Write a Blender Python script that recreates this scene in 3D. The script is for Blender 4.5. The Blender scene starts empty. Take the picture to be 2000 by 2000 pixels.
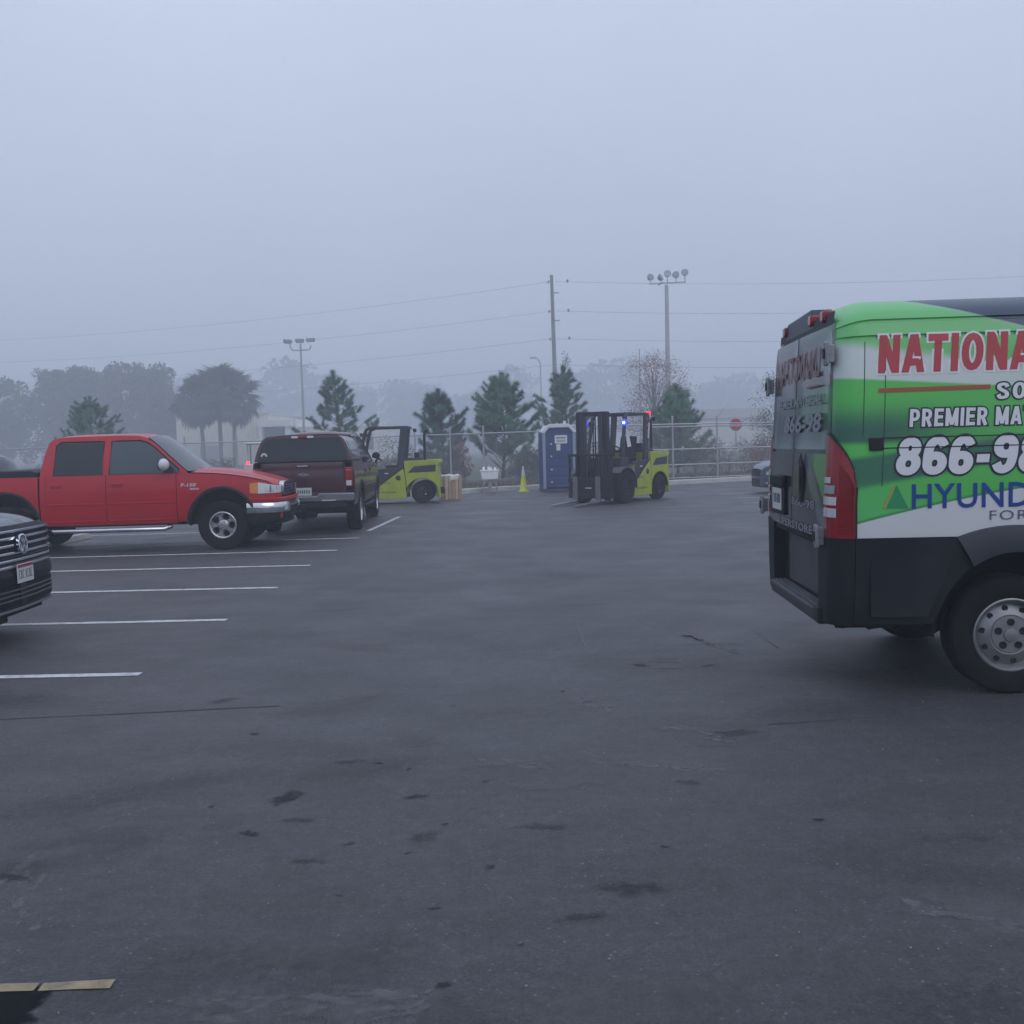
import bpy, bmesh, math, random
from mathutils import Vector, Matrix, noise
R = math.radians
scene = bpy.context.scene
COL = scene.collection

# ------------------------------------------------------------------ camera
cam_d = bpy.data.cameras.new('camera')
cam_d.sensor_width = 36.0
cam_d.lens = 36.0 * 1950 / 2000
cam_d.clip_start = 0.05
cam_d.clip_end = 4000
cam = bpy.data.objects.new('camera', cam_d)
COL.objects.link(cam)
_pitch = math.atan(128 / 1950)
_roll = math.atan(0.026)
_f = Vector((0, math.cos(_pitch), -math.sin(_pitch)))
_r0 = Vector((1, 0, 0)); _u0 = Vector((0, math.sin(_pitch), math.cos(_pitch)))
_r = _r0 * math.cos(_roll) - _u0 * math.sin(_roll)
_u = _u0 * math.cos(_roll) + _r0 * math.sin(_roll)
M_ = Matrix((( _r.x, _u.x, -_f.x, 0), (_r.y, _u.y, -_f.y, 0), (_r.z, _u.z, -_f.z, 1.6), (0, 0, 0, 1)))
cam.matrix_world = M_
scene.camera = cam

SKY_COL = (0.715, 0.805, 1.0)
SKY_LOW, SKY_HIGH = 6.9, 14.0
# ------------------------------------------------------------------ sky, sun, exposure
world = bpy.data.worlds.new('World')
scene.world = world
world.use_nodes = True
nt = world.node_tree
nt.nodes.clear()
w_out = nt.nodes.new('ShaderNodeOutputWorld')
w_bg = nt.nodes.new('ShaderNodeBackground')
w_sky = nt.nodes.new('ShaderNodeTexSky')
w_sky.sky_type = 'NISHITA'
w_sky.sun_disc = False
w_sky.sun_elevation = R(38)
w_sky.sun_rotation = R(150)
w_sky.air_density = 1.0
w_sky.dust_density = 1.0
# a closed cloud deck above the fog: blue-grey, brighter overhead as every overcast sky is
w_tc = nt.nodes.new('ShaderNodeTexCoord')
w_sep = nt.nodes.new('ShaderNodeSeparateXYZ')
w_rng = nt.nodes.new('ShaderNodeMapRange')
w_rng.inputs['From Min'].default_value = 0.0
w_rng.inputs['From Max'].default_value = 1.0
w_rng.inputs['To Min'].default_value = SKY_LOW
w_rng.inputs['To Max'].default_value = SKY_HIGH
w_col = nt.nodes.new('ShaderNodeVectorMath'); w_col.operation = 'SCALE'
w_col.inputs[0].default_value = SKY_COL
w_mix = nt.nodes.new('ShaderNodeMixRGB')
w_mix.inputs[0].default_value = 0.90
w_nis = nt.nodes.new('ShaderNodeVectorMath'); w_nis.operation = 'SCALE'
w_nis.inputs['Scale'].default_value = 1.0
nt.links.new(w_tc.outputs['Generated'], w_sep.inputs[0])
nt.links.new(w_sep.outputs['Z'], w_rng.inputs['Value'])
# faint unevenness of the cloud deck
w_nz = nt.nodes.new('ShaderNodeTexNoise'); w_nz.inputs['Scale'].default_value = 2.2; w_nz.inputs['Detail'].default_value = 5
nt.links.new(w_tc.outputs['Generated'], w_nz.inputs['Vector'])
w_nr = nt.nodes.new('ShaderNodeMapRange'); w_nr.inputs['From Min'].default_value = 0.3; w_nr.inputs['From Max'].default_value = 0.7
w_nr.inputs['To Min'].default_value = 0.95; w_nr.inputs['To Max'].default_value = 1.05
nt.links.new(w_nz.outputs['Fac'], w_nr.inputs['Value'])
w_mul = nt.nodes.new('ShaderNodeMath'); w_mul.operation = 'MULTIPLY'
nt.links.new(w_rng.outputs[0], w_mul.inputs[0]); nt.links.new(w_nr.outputs[0], w_mul.inputs[1])
nt.links.new(w_mul.outputs[0], w_col.inputs['Scale'])
nt.links.new(w_sky.outputs[0], w_nis.inputs[0])
nt.links.new(w_nis.outputs[0], w_mix.inputs[1])
nt.links.new(w_col.outputs[0], w_mix.inputs[2])
nt.links.new(w_mix.outputs[0], w_bg.inputs['Color'])
w_bg.inputs['Strength'].default_value = 0.10
nt.links.new(w_bg.outputs[0], w_out.inputs['Surface'])

sun_d = bpy.data.lights.new('sun', 'SUN')
sun_d.energy = 0.5
sun_d.angle = R(40)
sun_d.color = (1.0, 0.97, 0.93)
sun = bpy.data.objects.new('sun', sun_d)
COL.objects.link(sun)
sun.rotation_euler = (R(90 - 38), 0, R(-150 + 180))

scene.view_settings.view_transform = 'Standard'
scene.view_settings.look = 'None'
scene.view_settings.exposure = 0.0
scene.view_settings.gamma = 1.0
scene.render.engine = 'CYCLES'
scene.cycles.use_denoising = True
scene.cycles.volume_bounces = 3
scene.cycles.max_bounces = 8
scene.cycles.transparent_max_bounces = 16
scene.cycles.sample_clamp_indirect = 4.0
# ------------------------------------------------------------------ materials
MATS = {}
def mat(name, color=(0.5, 0.5, 0.5), rough=0.5, metal=0.0, coat=0.0, var=0.0, vscale=3.0, bump=0.0, bscale=40.0,
        emit=None, estr=0.0, trans=0.0, ior=1.45, alpha=1.0, rvar=0.0, spec=None, dirt=None, dscale=2.0, damt=0.5):
    if name in MATS: return MATS[name]
    m = bpy.data.materials.new(name); m.use_nodes = True
    t = m.node_tree; b = t.nodes['Principled BSDF']
    b.inputs['Base Color'].default_value = (*color, 1)
    b.inputs['Roughness'].default_value = rough
    b.inputs['Metallic'].default_value = metal
    b.inputs['Coat Weight'].default_value = coat
    b.inputs['Coat Roughness'].default_value = 0.06
    b.inputs['IOR'].default_value = ior
    if spec is not None: b.inputs['Specular IOR Level'].default_value = spec
    if trans: b.inputs['Transmission Weight'].default_value = trans
    if alpha < 1: b.inputs['Alpha'].default_value = alpha
    if emit:
        b.inputs['Emission Color'].default_value = (*emit, 1)
        b.inputs['Emission Strength'].default_value = estr
    if var or bump or rvar or dirt:
        tc = t.nodes.new('ShaderNodeTexCoord')
        src = None
        if var:
            n = t.nodes.new('ShaderNodeTexNoise'); n.inputs['Scale'].default_value = vscale; n.inputs['Detail'].default_value = 6
            n.inputs['Roughness'].default_value = 0.65
            t.links.new(tc.outputs['Object'], n.inputs['Vector'])
            r = t.nodes.new('ShaderNodeMapRange'); r.inputs['From Min'].default_value = 0.3; r.inputs['From Max'].default_value = 0.7
            r.inputs['To Min'].default_value = 1 - var; r.inputs['To Max'].default_value = 1 + var
            t.links.new(n.outputs['Fac'], r.inputs['Value'])
            s = t.nodes.new('ShaderNodeVectorMath'); s.operation = 'SCALE'; s.inputs[0].default_value = color
            t.links.new(r.outputs[0], s.inputs['Scale'])
            t.links.new(s.outputs[0], b.inputs['Base Color']); src = s.outputs[0]
        if dirt:
            n = t.nodes.new('ShaderNodeTexNoise'); n.inputs['Scale'].default_value = dscale; n.inputs['Detail'].default_value = 9
            n.inputs['Roughness'].default_value = 0.7
            t.links.new(tc.outputs['Object'], n.inputs['Vector'])
            r = t.nodes.new('ShaderNodeMapRange'); r.inputs['From Min'].default_value = 0.48; r.inputs['From Max'].default_value = 0.75
            r.inputs['To Max'].default_value = damt
            t.links.new(n.outputs['Fac'], r.inputs['Value'])
            x = t.nodes.new('ShaderNodeMixRGB'); x.inputs[1].default_value = (*color, 1); x.inputs[2].default_value = (*dirt, 1)
            if src: t.links.new(src, x.inputs[1])
            t.links.new(r.outputs[0], x.inputs[0]); t.links.new(x.outputs[0], b.inputs['Base Color'])
        if rvar:
            n = t.nodes.new('ShaderNodeTexNoise'); n.inputs['Scale'].default_value = vscale * 1.7; n.inputs['Detail'].default_value = 5
            t.links.new(tc.outputs['Object'], n.inputs['Vector'])
            r = t.nodes.new('ShaderNodeMapRange'); r.inputs['From Min'].default_value = 0.3; r.inputs['From Max'].default_value = 0.7
            r.inputs['To Min'].default_value = max(0, rough - rvar); r.inputs['To Max'].default_value = min(1, rough + rvar)
            t.links.new(n.outputs['Fac'], r.inputs['Value']); t.links.new(r.outputs[0], b.inputs['Roughness'])
        if bump:
            n = t.nodes.new('ShaderNodeTexNoise'); n.inputs['Scale'].default_value = bscale; n.inputs['Detail'].default_value = 4
            t.links.new(tc.outputs['Object'], n.inputs['Vector'])
            bp = t.nodes.new('ShaderNodeBump'); bp.inputs['Strength'].default_value = bump; bp.inputs['Distance'].default_value = 0.01
            t.links.new(n.outputs['Fac'], bp.inputs['Height']); t.links.new(bp.outputs[0], b.inputs['Normal'])
    MATS[name] = m
    return m

# ------------------------------------------------------------------ mesh building
class MB:
    """collects shapes and links them as one mesh object"""
    def __init__(s): s.v = []; s.f = []; s.mi = []; s.cur = 0
    def add(s, vs, fs):
        o = len(s.v); s.v += [tuple(p) for p in vs]
        for f in fs: s.f.append(tuple(i + o for i in f)); s.mi.append(s.cur)
        return s
    def box(s, c, d, rot=None, taper=1.0):
        x, y, z = d[0] / 2, d[1] / 2, d[2] / 2
        ps = [Vector((sx * x * (taper if sz > 0 else 1), sy * y * (taper if sz > 0 else 1), sz * z)) for sz in (-1, 1) for sy in (-1, 1) for sx in (-1, 1)]
        if rot is not None: ps = [rot @ p for p in ps]
        ps = [p + Vector(c) for p in ps]
        return s.add(ps, [(0, 2, 3, 1), (4, 5, 7, 6), (0, 1, 5, 4), (2, 6, 7, 3), (0, 4, 6, 2), (1, 3, 7, 5)])
    def b(s, x0, x1, y0, y1, z0, z1):
        return s.box(((x0 + x1) / 2, (y0 + y1) / 2, (z0 + z1) / 2), (x1 - x0, y1 - y0, z1 - z0))
    def bar(s, p0, p1, w, h, up=(0, 0, 1)):
        p0 = Vector(p0); p1 = Vector(p1); d = p1 - p0; L = d.length
        if L < 1e-6: return s
        d /= L; up = Vector(up)
        if abs(d.dot(up)) > 0.99: up = Vector((1, 0, 0))
        sd = d.cross(up).normalized(); u = sd.cross(d)
        m = Matrix((d, sd, u)).transposed()
        return s.box((p0 + p1) / 2, (L, w, h), m)
    def cyl(s, p0, p1, r0, r1=None, n=12, cap=True):
        return s.tube([p0, p1], [r0, r0 if r1 is None else r1], n, cap)
    def tube(s, path, rad, n=8, cap=True):
        path = [Vector(p) for p in path]
        if not isinstance(rad, (list, tuple)): rad = [rad] * len(path)
        o = len(s.v); prev = None
        for i, p in enumerate(path):
            d = (path[min(i + 1, len(path) - 1)] - path[max(i - 1, 0)])
            if d.length < 1e-9: d = Vector((0, 0, 1))
            d.normalize()
            if prev is None:
                a = Vector((0, 0, 1)) if abs(d.z) < 0.9 else Vector((1, 0, 0))
                e1 = d.cross(a).normalized()
            else:
                e1 = (prev - d * prev.dot(d))
                e1 = e1.normalized() if e1.length > 1e-6 else d.orthogonal().normalized()
            prev = e1; e2 = d.cross(e1)
            for k in range(n):
                a = 2 * math.pi * k / n
                s.v.append(tuple(p + (e1 * math.cos(a) + e2 * math.sin(a)) * rad[i]))
        for i in range(len(path) - 1):
            for k in range(n):
                s.f.append((o + i * n + k, o + i * n + (k + 1) % n, o + (i + 1) * n + (k + 1) % n, o + (i + 1) * n + k)); s.mi.append(s.cur)
        if cap:
            s.f.append(tuple(o + k for k in range(n))[::-1]); s.mi.append(s.cur)
            s.f.append(tuple(o + (len(path) - 1) * n + k for k in range(n))); s.mi.append(s.cur)
        return s
    def lathe(s, prof, axis='y', c=(0, 0, 0), n=32, closed=False):
        """prof: list of (radius, along)"""
        o = len(s.v); c = Vector(c)
        for (r, h) in prof:
            for k in range(n):
                a = 2 * math.pi * k / n; x, y = r * math.cos(a), r * math.sin(a)
                p = Vector((x, h, y)) if axis == 'y' else (Vector((x, y, h)) if axis == 'z' else Vector((h, x, y)))
                s.v.append(tuple(p + c))
        m = len(prof)
        for i in range(m if closed else m - 1):
            j = (i + 1) % m
            for k in range(n):
                s.f.append((o + i * n + k, o + i * n + (k + 1) % n, o + j * n + (k + 1) % n, o + j * n + k)); s.mi.append(s.cur)
        return s
    def prism(s, poly, y0, y1, plane='xz'):
        """polygon in a plane, extruded along the remaining axis"""
        n = len(poly)
        def P(a, b, t):
            return (a, t, b) if plane == 'xz' else ((t, a, b) if plane == 'yz' else (a, b, t))
        vs = [P(a, b, y0) for a, b in poly] + [P(a, b, y1) for a, b in poly]
        fs = [tuple(range(n))[::-1], tuple(range(n, 2 * n))] + [(i, (i + 1) % n, n + (i + 1) % n, n + i) for i in range(n)]
        return s.add(vs, fs)
    def grid(s, fn, nu, nv, closeu=False):
        vs = [fn(i / nu, j / nv) for i in range(nu + 1) for j in range(nv + 1)]
        fs = [(i * (nv + 1) + j, (i + 1) * (nv + 1) + j, (i + 1) * (nv + 1) + j + 1, i * (nv + 1) + j + 1) for i in range(nu) for j in range(nv)]
        return s.add(vs, fs)
    def rows(s, rows):
        """quads between consecutive rows of points"""
        n = len(rows[0]); vs = [p for r in rows for p in r]
        fs = [(i * n + j, (i + 1) * n + j, (i + 1) * n + j + 1, i * n + j + 1) for i in range(len(rows) - 1) for j in range(n - 1)]
        return s.add(vs, fs)
    def mirror(s):
        """copy mirrored in y"""
        o = len(s.v); nf = len(s.f)
        s.v += [(x, -y, z) for x, y, z in s.v]
        for i in range(nf): s.f.append(tuple(k + o for k in s.f[i])[::-1]); s.mi.append(s.mi[i])
        return s
    def mesh(s, name, mats, smooth=None, weld=True):
        me = bpy.data.meshes.new(name)
        me.from_pydata(s.v, [], s.f)
        for m in (mats if isinstance(mats, (list, tuple)) else [mats]): me.materials.append(m)
        if any(s.mi): me.polygons.foreach_set('material_index', s.mi)
        bm = bmesh.new(); bm.from_mesh(me)
        if weld: bmesh.ops.remove_doubles(bm, verts=bm.verts, dist=0.0004)
        bmesh.ops.recalc_face_normals(bm, faces=bm.faces)
        bm.to_mesh(me); bm.free()
        if smooth is not None:
            me.polygons.foreach_set('use_smooth', [True] * len(me.polygons))
            me.set_sharp_from_angle(angle=R(smooth))
        me.update()
        return me
    def build(s, name, mats, parent=None, smooth=35, bevel=0, seg=2, weld=True, loc=None, rot=None):
        me = s.mesh(name, mats, smooth, weld)
        o = bpy.data.objects.new(name, me); COL.objects.link(o)
        if parent is not None: o.parent = parent
        if loc is not None: o.location = loc
        if rot is not None: o.rotation_euler = rot
        if bevel:
            b = o.modifiers.new('bevel', 'BEVEL'); b.width = bevel; b.segments = seg; b.limit_method = 'ANGLE'; b.angle_limit = R(40)
        return o

def tag(o, label=None, cat=None, group=None, kind=None):
    if label: o['label'] = label
    if cat: o['category'] = cat
    if group: o['group'] = group
    if kind: o['kind'] = kind
    return o
def thing(name, label, cat, loc=(0, 0, 0), rotz=0, group=None):
    o = bpy.data.objects.new(name, None); COL.objects.link(o)
    o.location = loc; o.rotation_euler = (0, 0, rotz); o.empty_display_size = 0.2
    return tag(o, label, cat, group)
def copy_tree(o, parent=None):
    c = o.copy(); COL.objects.link(c); c.parent = parent
    for ch in list(o.children): copy_tree(ch, c)
    return c
def put(me, name, parent, loc=(0, 0, 0), rot=(0, 0, 0), scale=(1, 1, 1)):
    o = bpy.data.objects.new(name, me); COL.objects.link(o); o.parent = parent
    o.location = loc; o.rotation_euler = rot; o.scale = scale
    return o
def text_mesh(body, height, width=None, bold=0.0, shear=0.0, thick=0.0, space=1.0):
    """built-in typeface laid out in x (right) / z (up), base line at z = 0; scaled to the wanted cap height and width"""
    cu = bpy.data.curves.new('lettering', 'FONT'); cu.body = body; cu.size = 1.0; cu.offset = bold; cu.shear = shear
    cu.space_character = space; cu.resolution_u = 3; cu.fill_mode = 'BOTH' if thick else 'FRONT'
    cu.extrude = 0
    ob = bpy.data.objects.new('lettering', cu); COL.objects.link(ob)
    dg = bpy.context.evaluated_depsgraph_get(); dg.update()
    me = bpy.data.meshes.new_from_object(ob.evaluated_get(dg))
    bpy.data.objects.remove(ob); bpy.data.curves.remove(cu)
    xs = [v.co.x for v in me.vertices]; ys = [v.co.y for v in me.vertices]
    x0, x1, y0, y1 = min(xs), max(xs), min(ys), max(ys)
    sy = height / (y1 - y0); sx = (width / (x1 - x0)) if width else sy
    vs = [((v.co.x - x0) * sx, (v.co.y - y0) * sy) for v in me.vertices]
    fs = [tuple(p.vertices) for p in me.polygons]
    bpy.data.meshes.remove(me)
    return vs, fs
# ------------------------------------------------------------------ ground
def asphalt():
    m = bpy.data.materials.new('asphalt'); m.use_nodes = True
    t = m.node_tree; b = t.nodes['Principled BSDF']; L = t.links.new
    def N(k, **kw):
        n = t.nodes.new(k)
        for a, v in kw.items():
            if a in n.inputs: n.inputs[a].default_value = v
        return n
    tc = N('ShaderNodeTexCoord')
    def noise_(scale, detail=6, rough=0.6, vec=None):
        n = N('ShaderNodeTexNoise', Scale=scale, Detail=detail, Roughness=rough)
        L(vec if vec else tc.outputs['Object'], n.inputs['Vector']); return n.outputs['Fac']
    def rng(src, a, b_, lo, hi):
        r = N('ShaderNodeMapRange'); r.inputs['From Min'].default_value = a; r.inputs['From Max'].default_value = b_
        r.inputs['To Min'].default_value = lo; r.inputs['To Max'].default_value = hi
        L(src, r.inputs['Value']); return r.outputs[0]
    def mul(a, b_):
        n = N('ShaderNodeMath'); n.operation = 'MULTIPLY'; L(a, n.inputs[0]); L(b_, n.inputs[1]); return n.outputs[0]
    big = rng(noise_(0.22, 9, 0.7), 0.3, 0.7, 0.90, 1.10)
    mid = rng(noise_(3.0, 12, 0.85), 0.3, 0.7, 0.74, 1.26)
    fine = mul(rng(noise_(70, 5, 0.85), 0.3, 0.7, 0.30, 1.75), rng(noise_(17, 7, 0.8), 0.3, 0.7, 0.62, 1.40))
    # long streaks where cars drive and brake
    mp = N('ShaderNodeMapping'); mp.inputs['Scale'].default_value = (0.35, 2.6, 1); mp.inputs['Rotation'].default_value = (0, 0, R(-12))
    L(tc.outputs['Object'], mp.inputs['Vector'])
    streak = rng(noise_(1.6, 9, 0.75, mp.outputs[0]), 0.35, 0.7, 0.82, 1.14)
    # small oil spots
    mp2 = N('ShaderNodeMapping'); mp2.inputs['Scale'].default_value = (1.0, 1.5, 1)
    L(tc.outputs['Object'], mp2.inputs['Vector'])
    wob = N('ShaderNodeTexNoise', Scale=6.0, Detail=4.0); L(mp2.outputs[0], wob.inputs['Vector'])
    mixv = N('ShaderNodeMixRGB'); mixv.blend_type = 'ADD'; mixv.inputs[0].default_value = 0.16
    L(mp2.outputs[0], mixv.inputs[1]); L(wob.outputs['Color'], mixv.inputs[2])
    vo = N('ShaderNodeTexVoronoi', Scale=2.1); L(mixv.outputs[0], vo.inputs['Vector'])
    sz = N('ShaderNodeSeparateXYZ'); L(vo.outputs['Color'], sz.inputs[0])
    thr = rng(sz.outputs['X'], 0.45, 1.0, 0.0, 0.13)
    sub = N('ShaderNodeMath'); sub.operation = 'SUBTRACT'; L(thr, sub.inputs[0]); L(vo.outputs['Distance'], sub.inputs[1])
    spot = rng(sub.outputs[0], 0.0, 0.05, 1.0, 0.55)
    # larger clean grey scuffs
    scuff = rng(noise_(2.6, 10, 0.78, mp.outputs[0]), 0.66, 0.80, 1.0, 1.5)
    # pale grains of stone worn bare
    vg = N('ShaderNodeTexVoronoi', Scale=55.0); L(tc.outputs['Object'], vg.inputs['Vector'])
    sg = N('ShaderNodeSeparateXYZ'); L(vg.outputs['Color'], sg.inputs[0])
    gthr = rng(sg.outputs['Y'], 0.80, 1.0, 0.0, 0.38)
    gs = N('ShaderNodeMath'); gs.operation = 'SUBTRACT'; L(gthr, gs.inputs[0]); L(vg.outputs['Distance'], gs.inputs[1])
    grain = rng(gs.outputs[0], 0.0, 0.05, 1.0, 2.3)
    f = mul(mul(mul(mul(big, mid), mul(fine, streak)), mul(spot, scuff)), grain)
    s = N('ShaderNodeVectorMath'); s.operation = 'SCALE'; s.inputs[0].default_value = ASPHALT
    L(f, s.inputs['Scale']); L(s.outputs[0], b.inputs['Base Color'])
    L(rng(noise_(0.8, 6), 0.3, 0.7, 0.42, 0.66), b.inputs['Roughness'])
    b.inputs['Specular IOR Level'].default_value = 0.55
    bp = N('ShaderNodeBump', Strength=0.8, Distance=0.010); L(noise_(120, 4, 0.7), bp.inputs['Height'])
    bp2 = N('ShaderNodeBump', Strength=0.35, Distance=0.02); L(noise_(9, 5), bp2.inputs['Height']); L(bp.outputs[0], bp2.inputs['Normal'])
    L(bp2.outputs[0], b.inputs['Normal'])
    return m
ASPHALT = (0.054, 0.053, 0.061)
M_ASPH = asphalt()
M_LINE = mat('line_paint', (0.56, 0.57, 0.58), 0.8, var=0.14, vscale=3, dirt=(0.09, 0.09, 0.10), dscale=9, damt=0.9)
M_YEL = mat('old_yellow_paint', (0.29, 0.235, 0.15), 0.85, var=0.2, vscale=12, dirt=(0.10, 0.095, 0.09), dscale=22, damt=0.9)
M_SOIL = mat('soil_and_grass', (0.075, 0.082, 0.05), 0.95, var=0.35, vscale=0.5, bump=0.5, bscale=8)
KERB = [(-60, 34.2), (-2.6, 34.35), (-1.74, 34.55), (-0.6, 35.7), (1.05, 36.7), (5.66, 37.35), (9.57, 39.6), (60, 50)]
g = MB().add([(-900, -120, -0.06), (900, -120, -0.06), (900, 1500, -0.06), (-900, 1500, -0.06)], [(0, 1, 2, 3)]).build('ground', M_SOIL, smooth=None)
tag(g, 'dull green rough ground stretching into the fog', 'ground', kind='structure')
LOT = MB().add([(-60, -25, 0), (60, -25, 0)] + [(x, y, 0) for x, y in KERB[::-1]], [tuple(range(2 + len(KERB)))]).build('parking_lot', M_ASPH, smooth=None)
tag(LOT, 'worn dark asphalt parking lot', 'parking lot', kind='structure')
M_MULCH = mat('mulch', (0.085, 0.060, 0.045), 0.95, var=0.4, vscale=4, bump=0.8, bscale=12)
bd = MB().add([(x, y + 0.12, 0.11) for x, y in KERB] + [(x, y + 9, 0.11) for x, y in KERB[::-1]], [tuple(range(2 * len(KERB)))]).build('planting_bed', M_MULCH, smooth=None)
tag(bd, 'brown mulch bed behind the kerb', 'planting bed', kind='structure')
M_CONC = mat('concrete', (0.52, 0.51, 0.48), 0.85, var=0.12, vscale=2, dirt=(0.20, 0.19, 0.18), dscale=3, damt=0.6, bump=0.2)
mb = MB()
rows = []
for i, (x, y) in enumerate(KERB):
    rows.append([(x, y, -0.02), (x, y, 0.15), (x, y + 0.03, 0.17), (x, y + 0.26, 0.17), (x, y + 0.26, 0.0)])
mb.rows(rows)
kb = mb.build('kerb', M_CONC, None, smooth=30); tag(kb, 'pale concrete kerb along the planting bed', 'kerb', kind='structure')
rnd = random.Random(7)
def strip(name, x0, y0, x1, y1, w, m, z=0.004, wob=0.0):
    d = Vector((x1 - x0, y1 - y0)); L = d.length; d /= L; n = Vector((-d.y, d.x)); k = max(2, int(L / 0.25)); rows = []
    for i in range(k + 1):
        p = Vector((x0, y0)) + d * L * i / k
        a = w / 2 + rnd.uniform(-wob, wob); b = w / 2 + rnd.uniform(-wob, wob)
        rows.append([(p.x + n.x * a, p.y + n.y * a, z), (p.x - n.x * b, p.y - n.y * b, z)])
    return MB().rows(rows).build(name, m, LOT, smooth=None)
for y0, y1, x0 in ((7.33, 7.25, -2.76), (9.66, 9.55, -2.78), (11.93, 11.76, -2.80), (14.10, 14.00, -2.86), (16.0, 16.04, -2.84), (18.15, 18.2, -2.81), (20.4, 20.4, -6.2)):
    strip('parking_line', x0, y1, x0 - 5.2, y0, 0.105, M_LINE, 0.004, 0.006)
strip('parking_line', -2.86, 19.75, -2.68, 23.7, 0.10, M_LINE, 0.004, 0.005)
strip('parking_line', -8.1, 4.95, -6.0, 4.95, 0.105, M_LINE, 0.004, 0.005)
for x0, y0 in ((6.2, 27.78), (5.9, 25.45), (5.7, 23.1), (6.3, 30.3)): strip('parking_line', x0, y0, x0 + 5.2, y0 + 0.1, 0.10, M_LINE, 0.004, 0.006)
strip('yellow_line', -1.465, 2.925, -1.25, 2.935, 0.046, M_YEL, 0.004, 0.003); strip('yellow_line', -2.6, 2.93, -1.478, 2.93, 0.046, M_YEL, 0.004, 0.003)
def soft(name, c, rough, amt):
    m = bpy.data.materials.new(name); m.use_nodes = True; t = m.node_tree; b = t.nodes['Principled BSDF']
    b.inputs['Base Color'].default_value = (*c, 1); b.inputs['Roughness'].default_value = rough; b.inputs['Specular IOR Level'].default_value = 0.12 if c[0] < 0.02 else 0.45
    at = t.nodes.new('ShaderNodeAttribute'); at.attribute_name = 'soak'
    tc = t.nodes.new('ShaderNodeTexCoord'); n = t.nodes.new('ShaderNodeTexNoise'); n.inputs['Scale'].default_value = 22; n.inputs['Detail'].default_value = 6
    t.links.new(tc.outputs['Object'], n.inputs['Vector'])
    ad = t.nodes.new('ShaderNodeMath'); ad.operation = 'MULTIPLY_ADD'; ad.inputs[1].default_value = 1.7; t.links.new(n.outputs['Fac'], ad.inputs[0]); t.links.new(at.outputs['Fac'], ad.inputs[2])
    r = t.nodes.new('ShaderNodeMapRange'); r.interpolation_type = 'SMOOTHSTEP'; r.inputs['From Min'].default_value = 1.05; r.inputs['From Max'].default_value = 1.85; r.inputs['To Max'].default_value = amt
    t.links.new(ad.outputs[0], r.inputs['Value']); t.links.new(r.outputs[0], b.inputs['Alpha'])
    return m
M_OIL = soft('oil_stain', (0.012, 0.012, 0.014), 0.55, 0.55)
M_OIL2 = soft('old_oil_stain', (0.016, 0.016, 0.019), 0.6, 0.30)
M_DUST = soft('dust', (0.15, 0.15, 0.16), 0.9, 0.32)
M_DUST2 = soft('pale_dust', (0.20, 0.20, 0.21), 0.9, 0.36)
M_SCUF = mat('scuff', (0.20, 0.20, 0.21), 0.85, var=0.3, vscale=14)
M_SCUF2 = mat('faint_scuff', (0.13, 0.13, 0.138), 0.85, var=0.3, vscale=14)
def blot(name, x, y, r, m, asp=1.6, ang=0.0, z=0.003, deep=1.0):
    n = 16; ph = rnd.uniform(0, 6); c, s = math.cos(ang), math.sin(ang); vs = [(x, y, z)]
    for ring in (0.55, 1.25):
        for k in range(n):
            a = 2 * math.pi * k / n
            q = r * ring * (0.85 + 0.25 * math.sin(2 * a + ph) + 0.12 * math.sin(5 * a + 2 * ph))
            u, v = q * math.cos(a) * asp, q * math.sin(a)
            vs.append((x + u * c - v * s, y + u * s + v * c, z))
    fs = [(0, 1 + k, 1 + (k + 1) % n) for k in range(n)] + [(1 + k, 1 + n + k, 1 + n + (k + 1) % n, 1 + (k + 1) % n) for k in range(n)]
    o = MB().add(vs, fs).build(name, m, LOT, smooth=None, weld=False)
    at = o.data.attributes.new('soak', 'FLOAT', 'POINT')
    at.data.foreach_set('value', [deep] + [0.8 * deep] * n + [0.0] * n)
    return o
for x, y, r in [(-1.08, 4.54, 0.10), (-1.14, 4.11, 0.05), (-0.49, 4.5, 0.04), (-0.7, 3.97, 0.025), (-0.71, 5.01, 0.03), (0.15, 4.93, 0.02), (-0.16, 4.69, 0.024), (-0.32, 4.16, 0.018), (-0.12, 3.71, 0.024), (-0.66, 3.5, 0.018), (-0.31, 3.38, 0.02), (-0.01, 3.11, 0.02), (-0.24, 2.88, 0.03), (1.26, 4.1, 0.025), (0.57, 3.86, 0.02), (-1.4, 4.44, 0.018), (-0.55, 4.9, 0.02), (-0.45, 3.86, 0.016), (0.9, 7.11, 0.06), (1.38, 7.05, 0.05), (-0.4, 6.1, 0.02), (0.3, 6.4, 0.03), (-1.5, 5.6, 0.03)]:
    blot('oil_stain', x, y, r, M_OIL, rnd.uniform(1.0, 1.6), rnd.uniform(-0.2, 0.4))
for x, y, r in [(-0.96, 4.25, 0.05), (-0.84, 3.81, 0.045), (-0.87, 5.05, 0.05), (0.21, 3.29, 0.045), (1.2, 5.38, 0.10), (-1.95, 3.73, 0.06), (-0.4, 4.02, 0.07), (0.1, 4.1, 0.06), (0.4, 3.5, 0.08), (-1.9, 6.4, 0.09), (0.8, 4.6, 0.05)]:
    blot('oil_stain', x, y, r, M_OIL2, rnd.uniform(1.4, 2.2), rnd.uniform(-0.2, 0.4), 0.0026)
blot('oil_stain', -1.53, 2.775, 0.15, soft('wet_oil', (0.006, 0.007, 0.009), 0.8, 0.85), 1.15, 0.2, 0.0033, 2.2)
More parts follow.
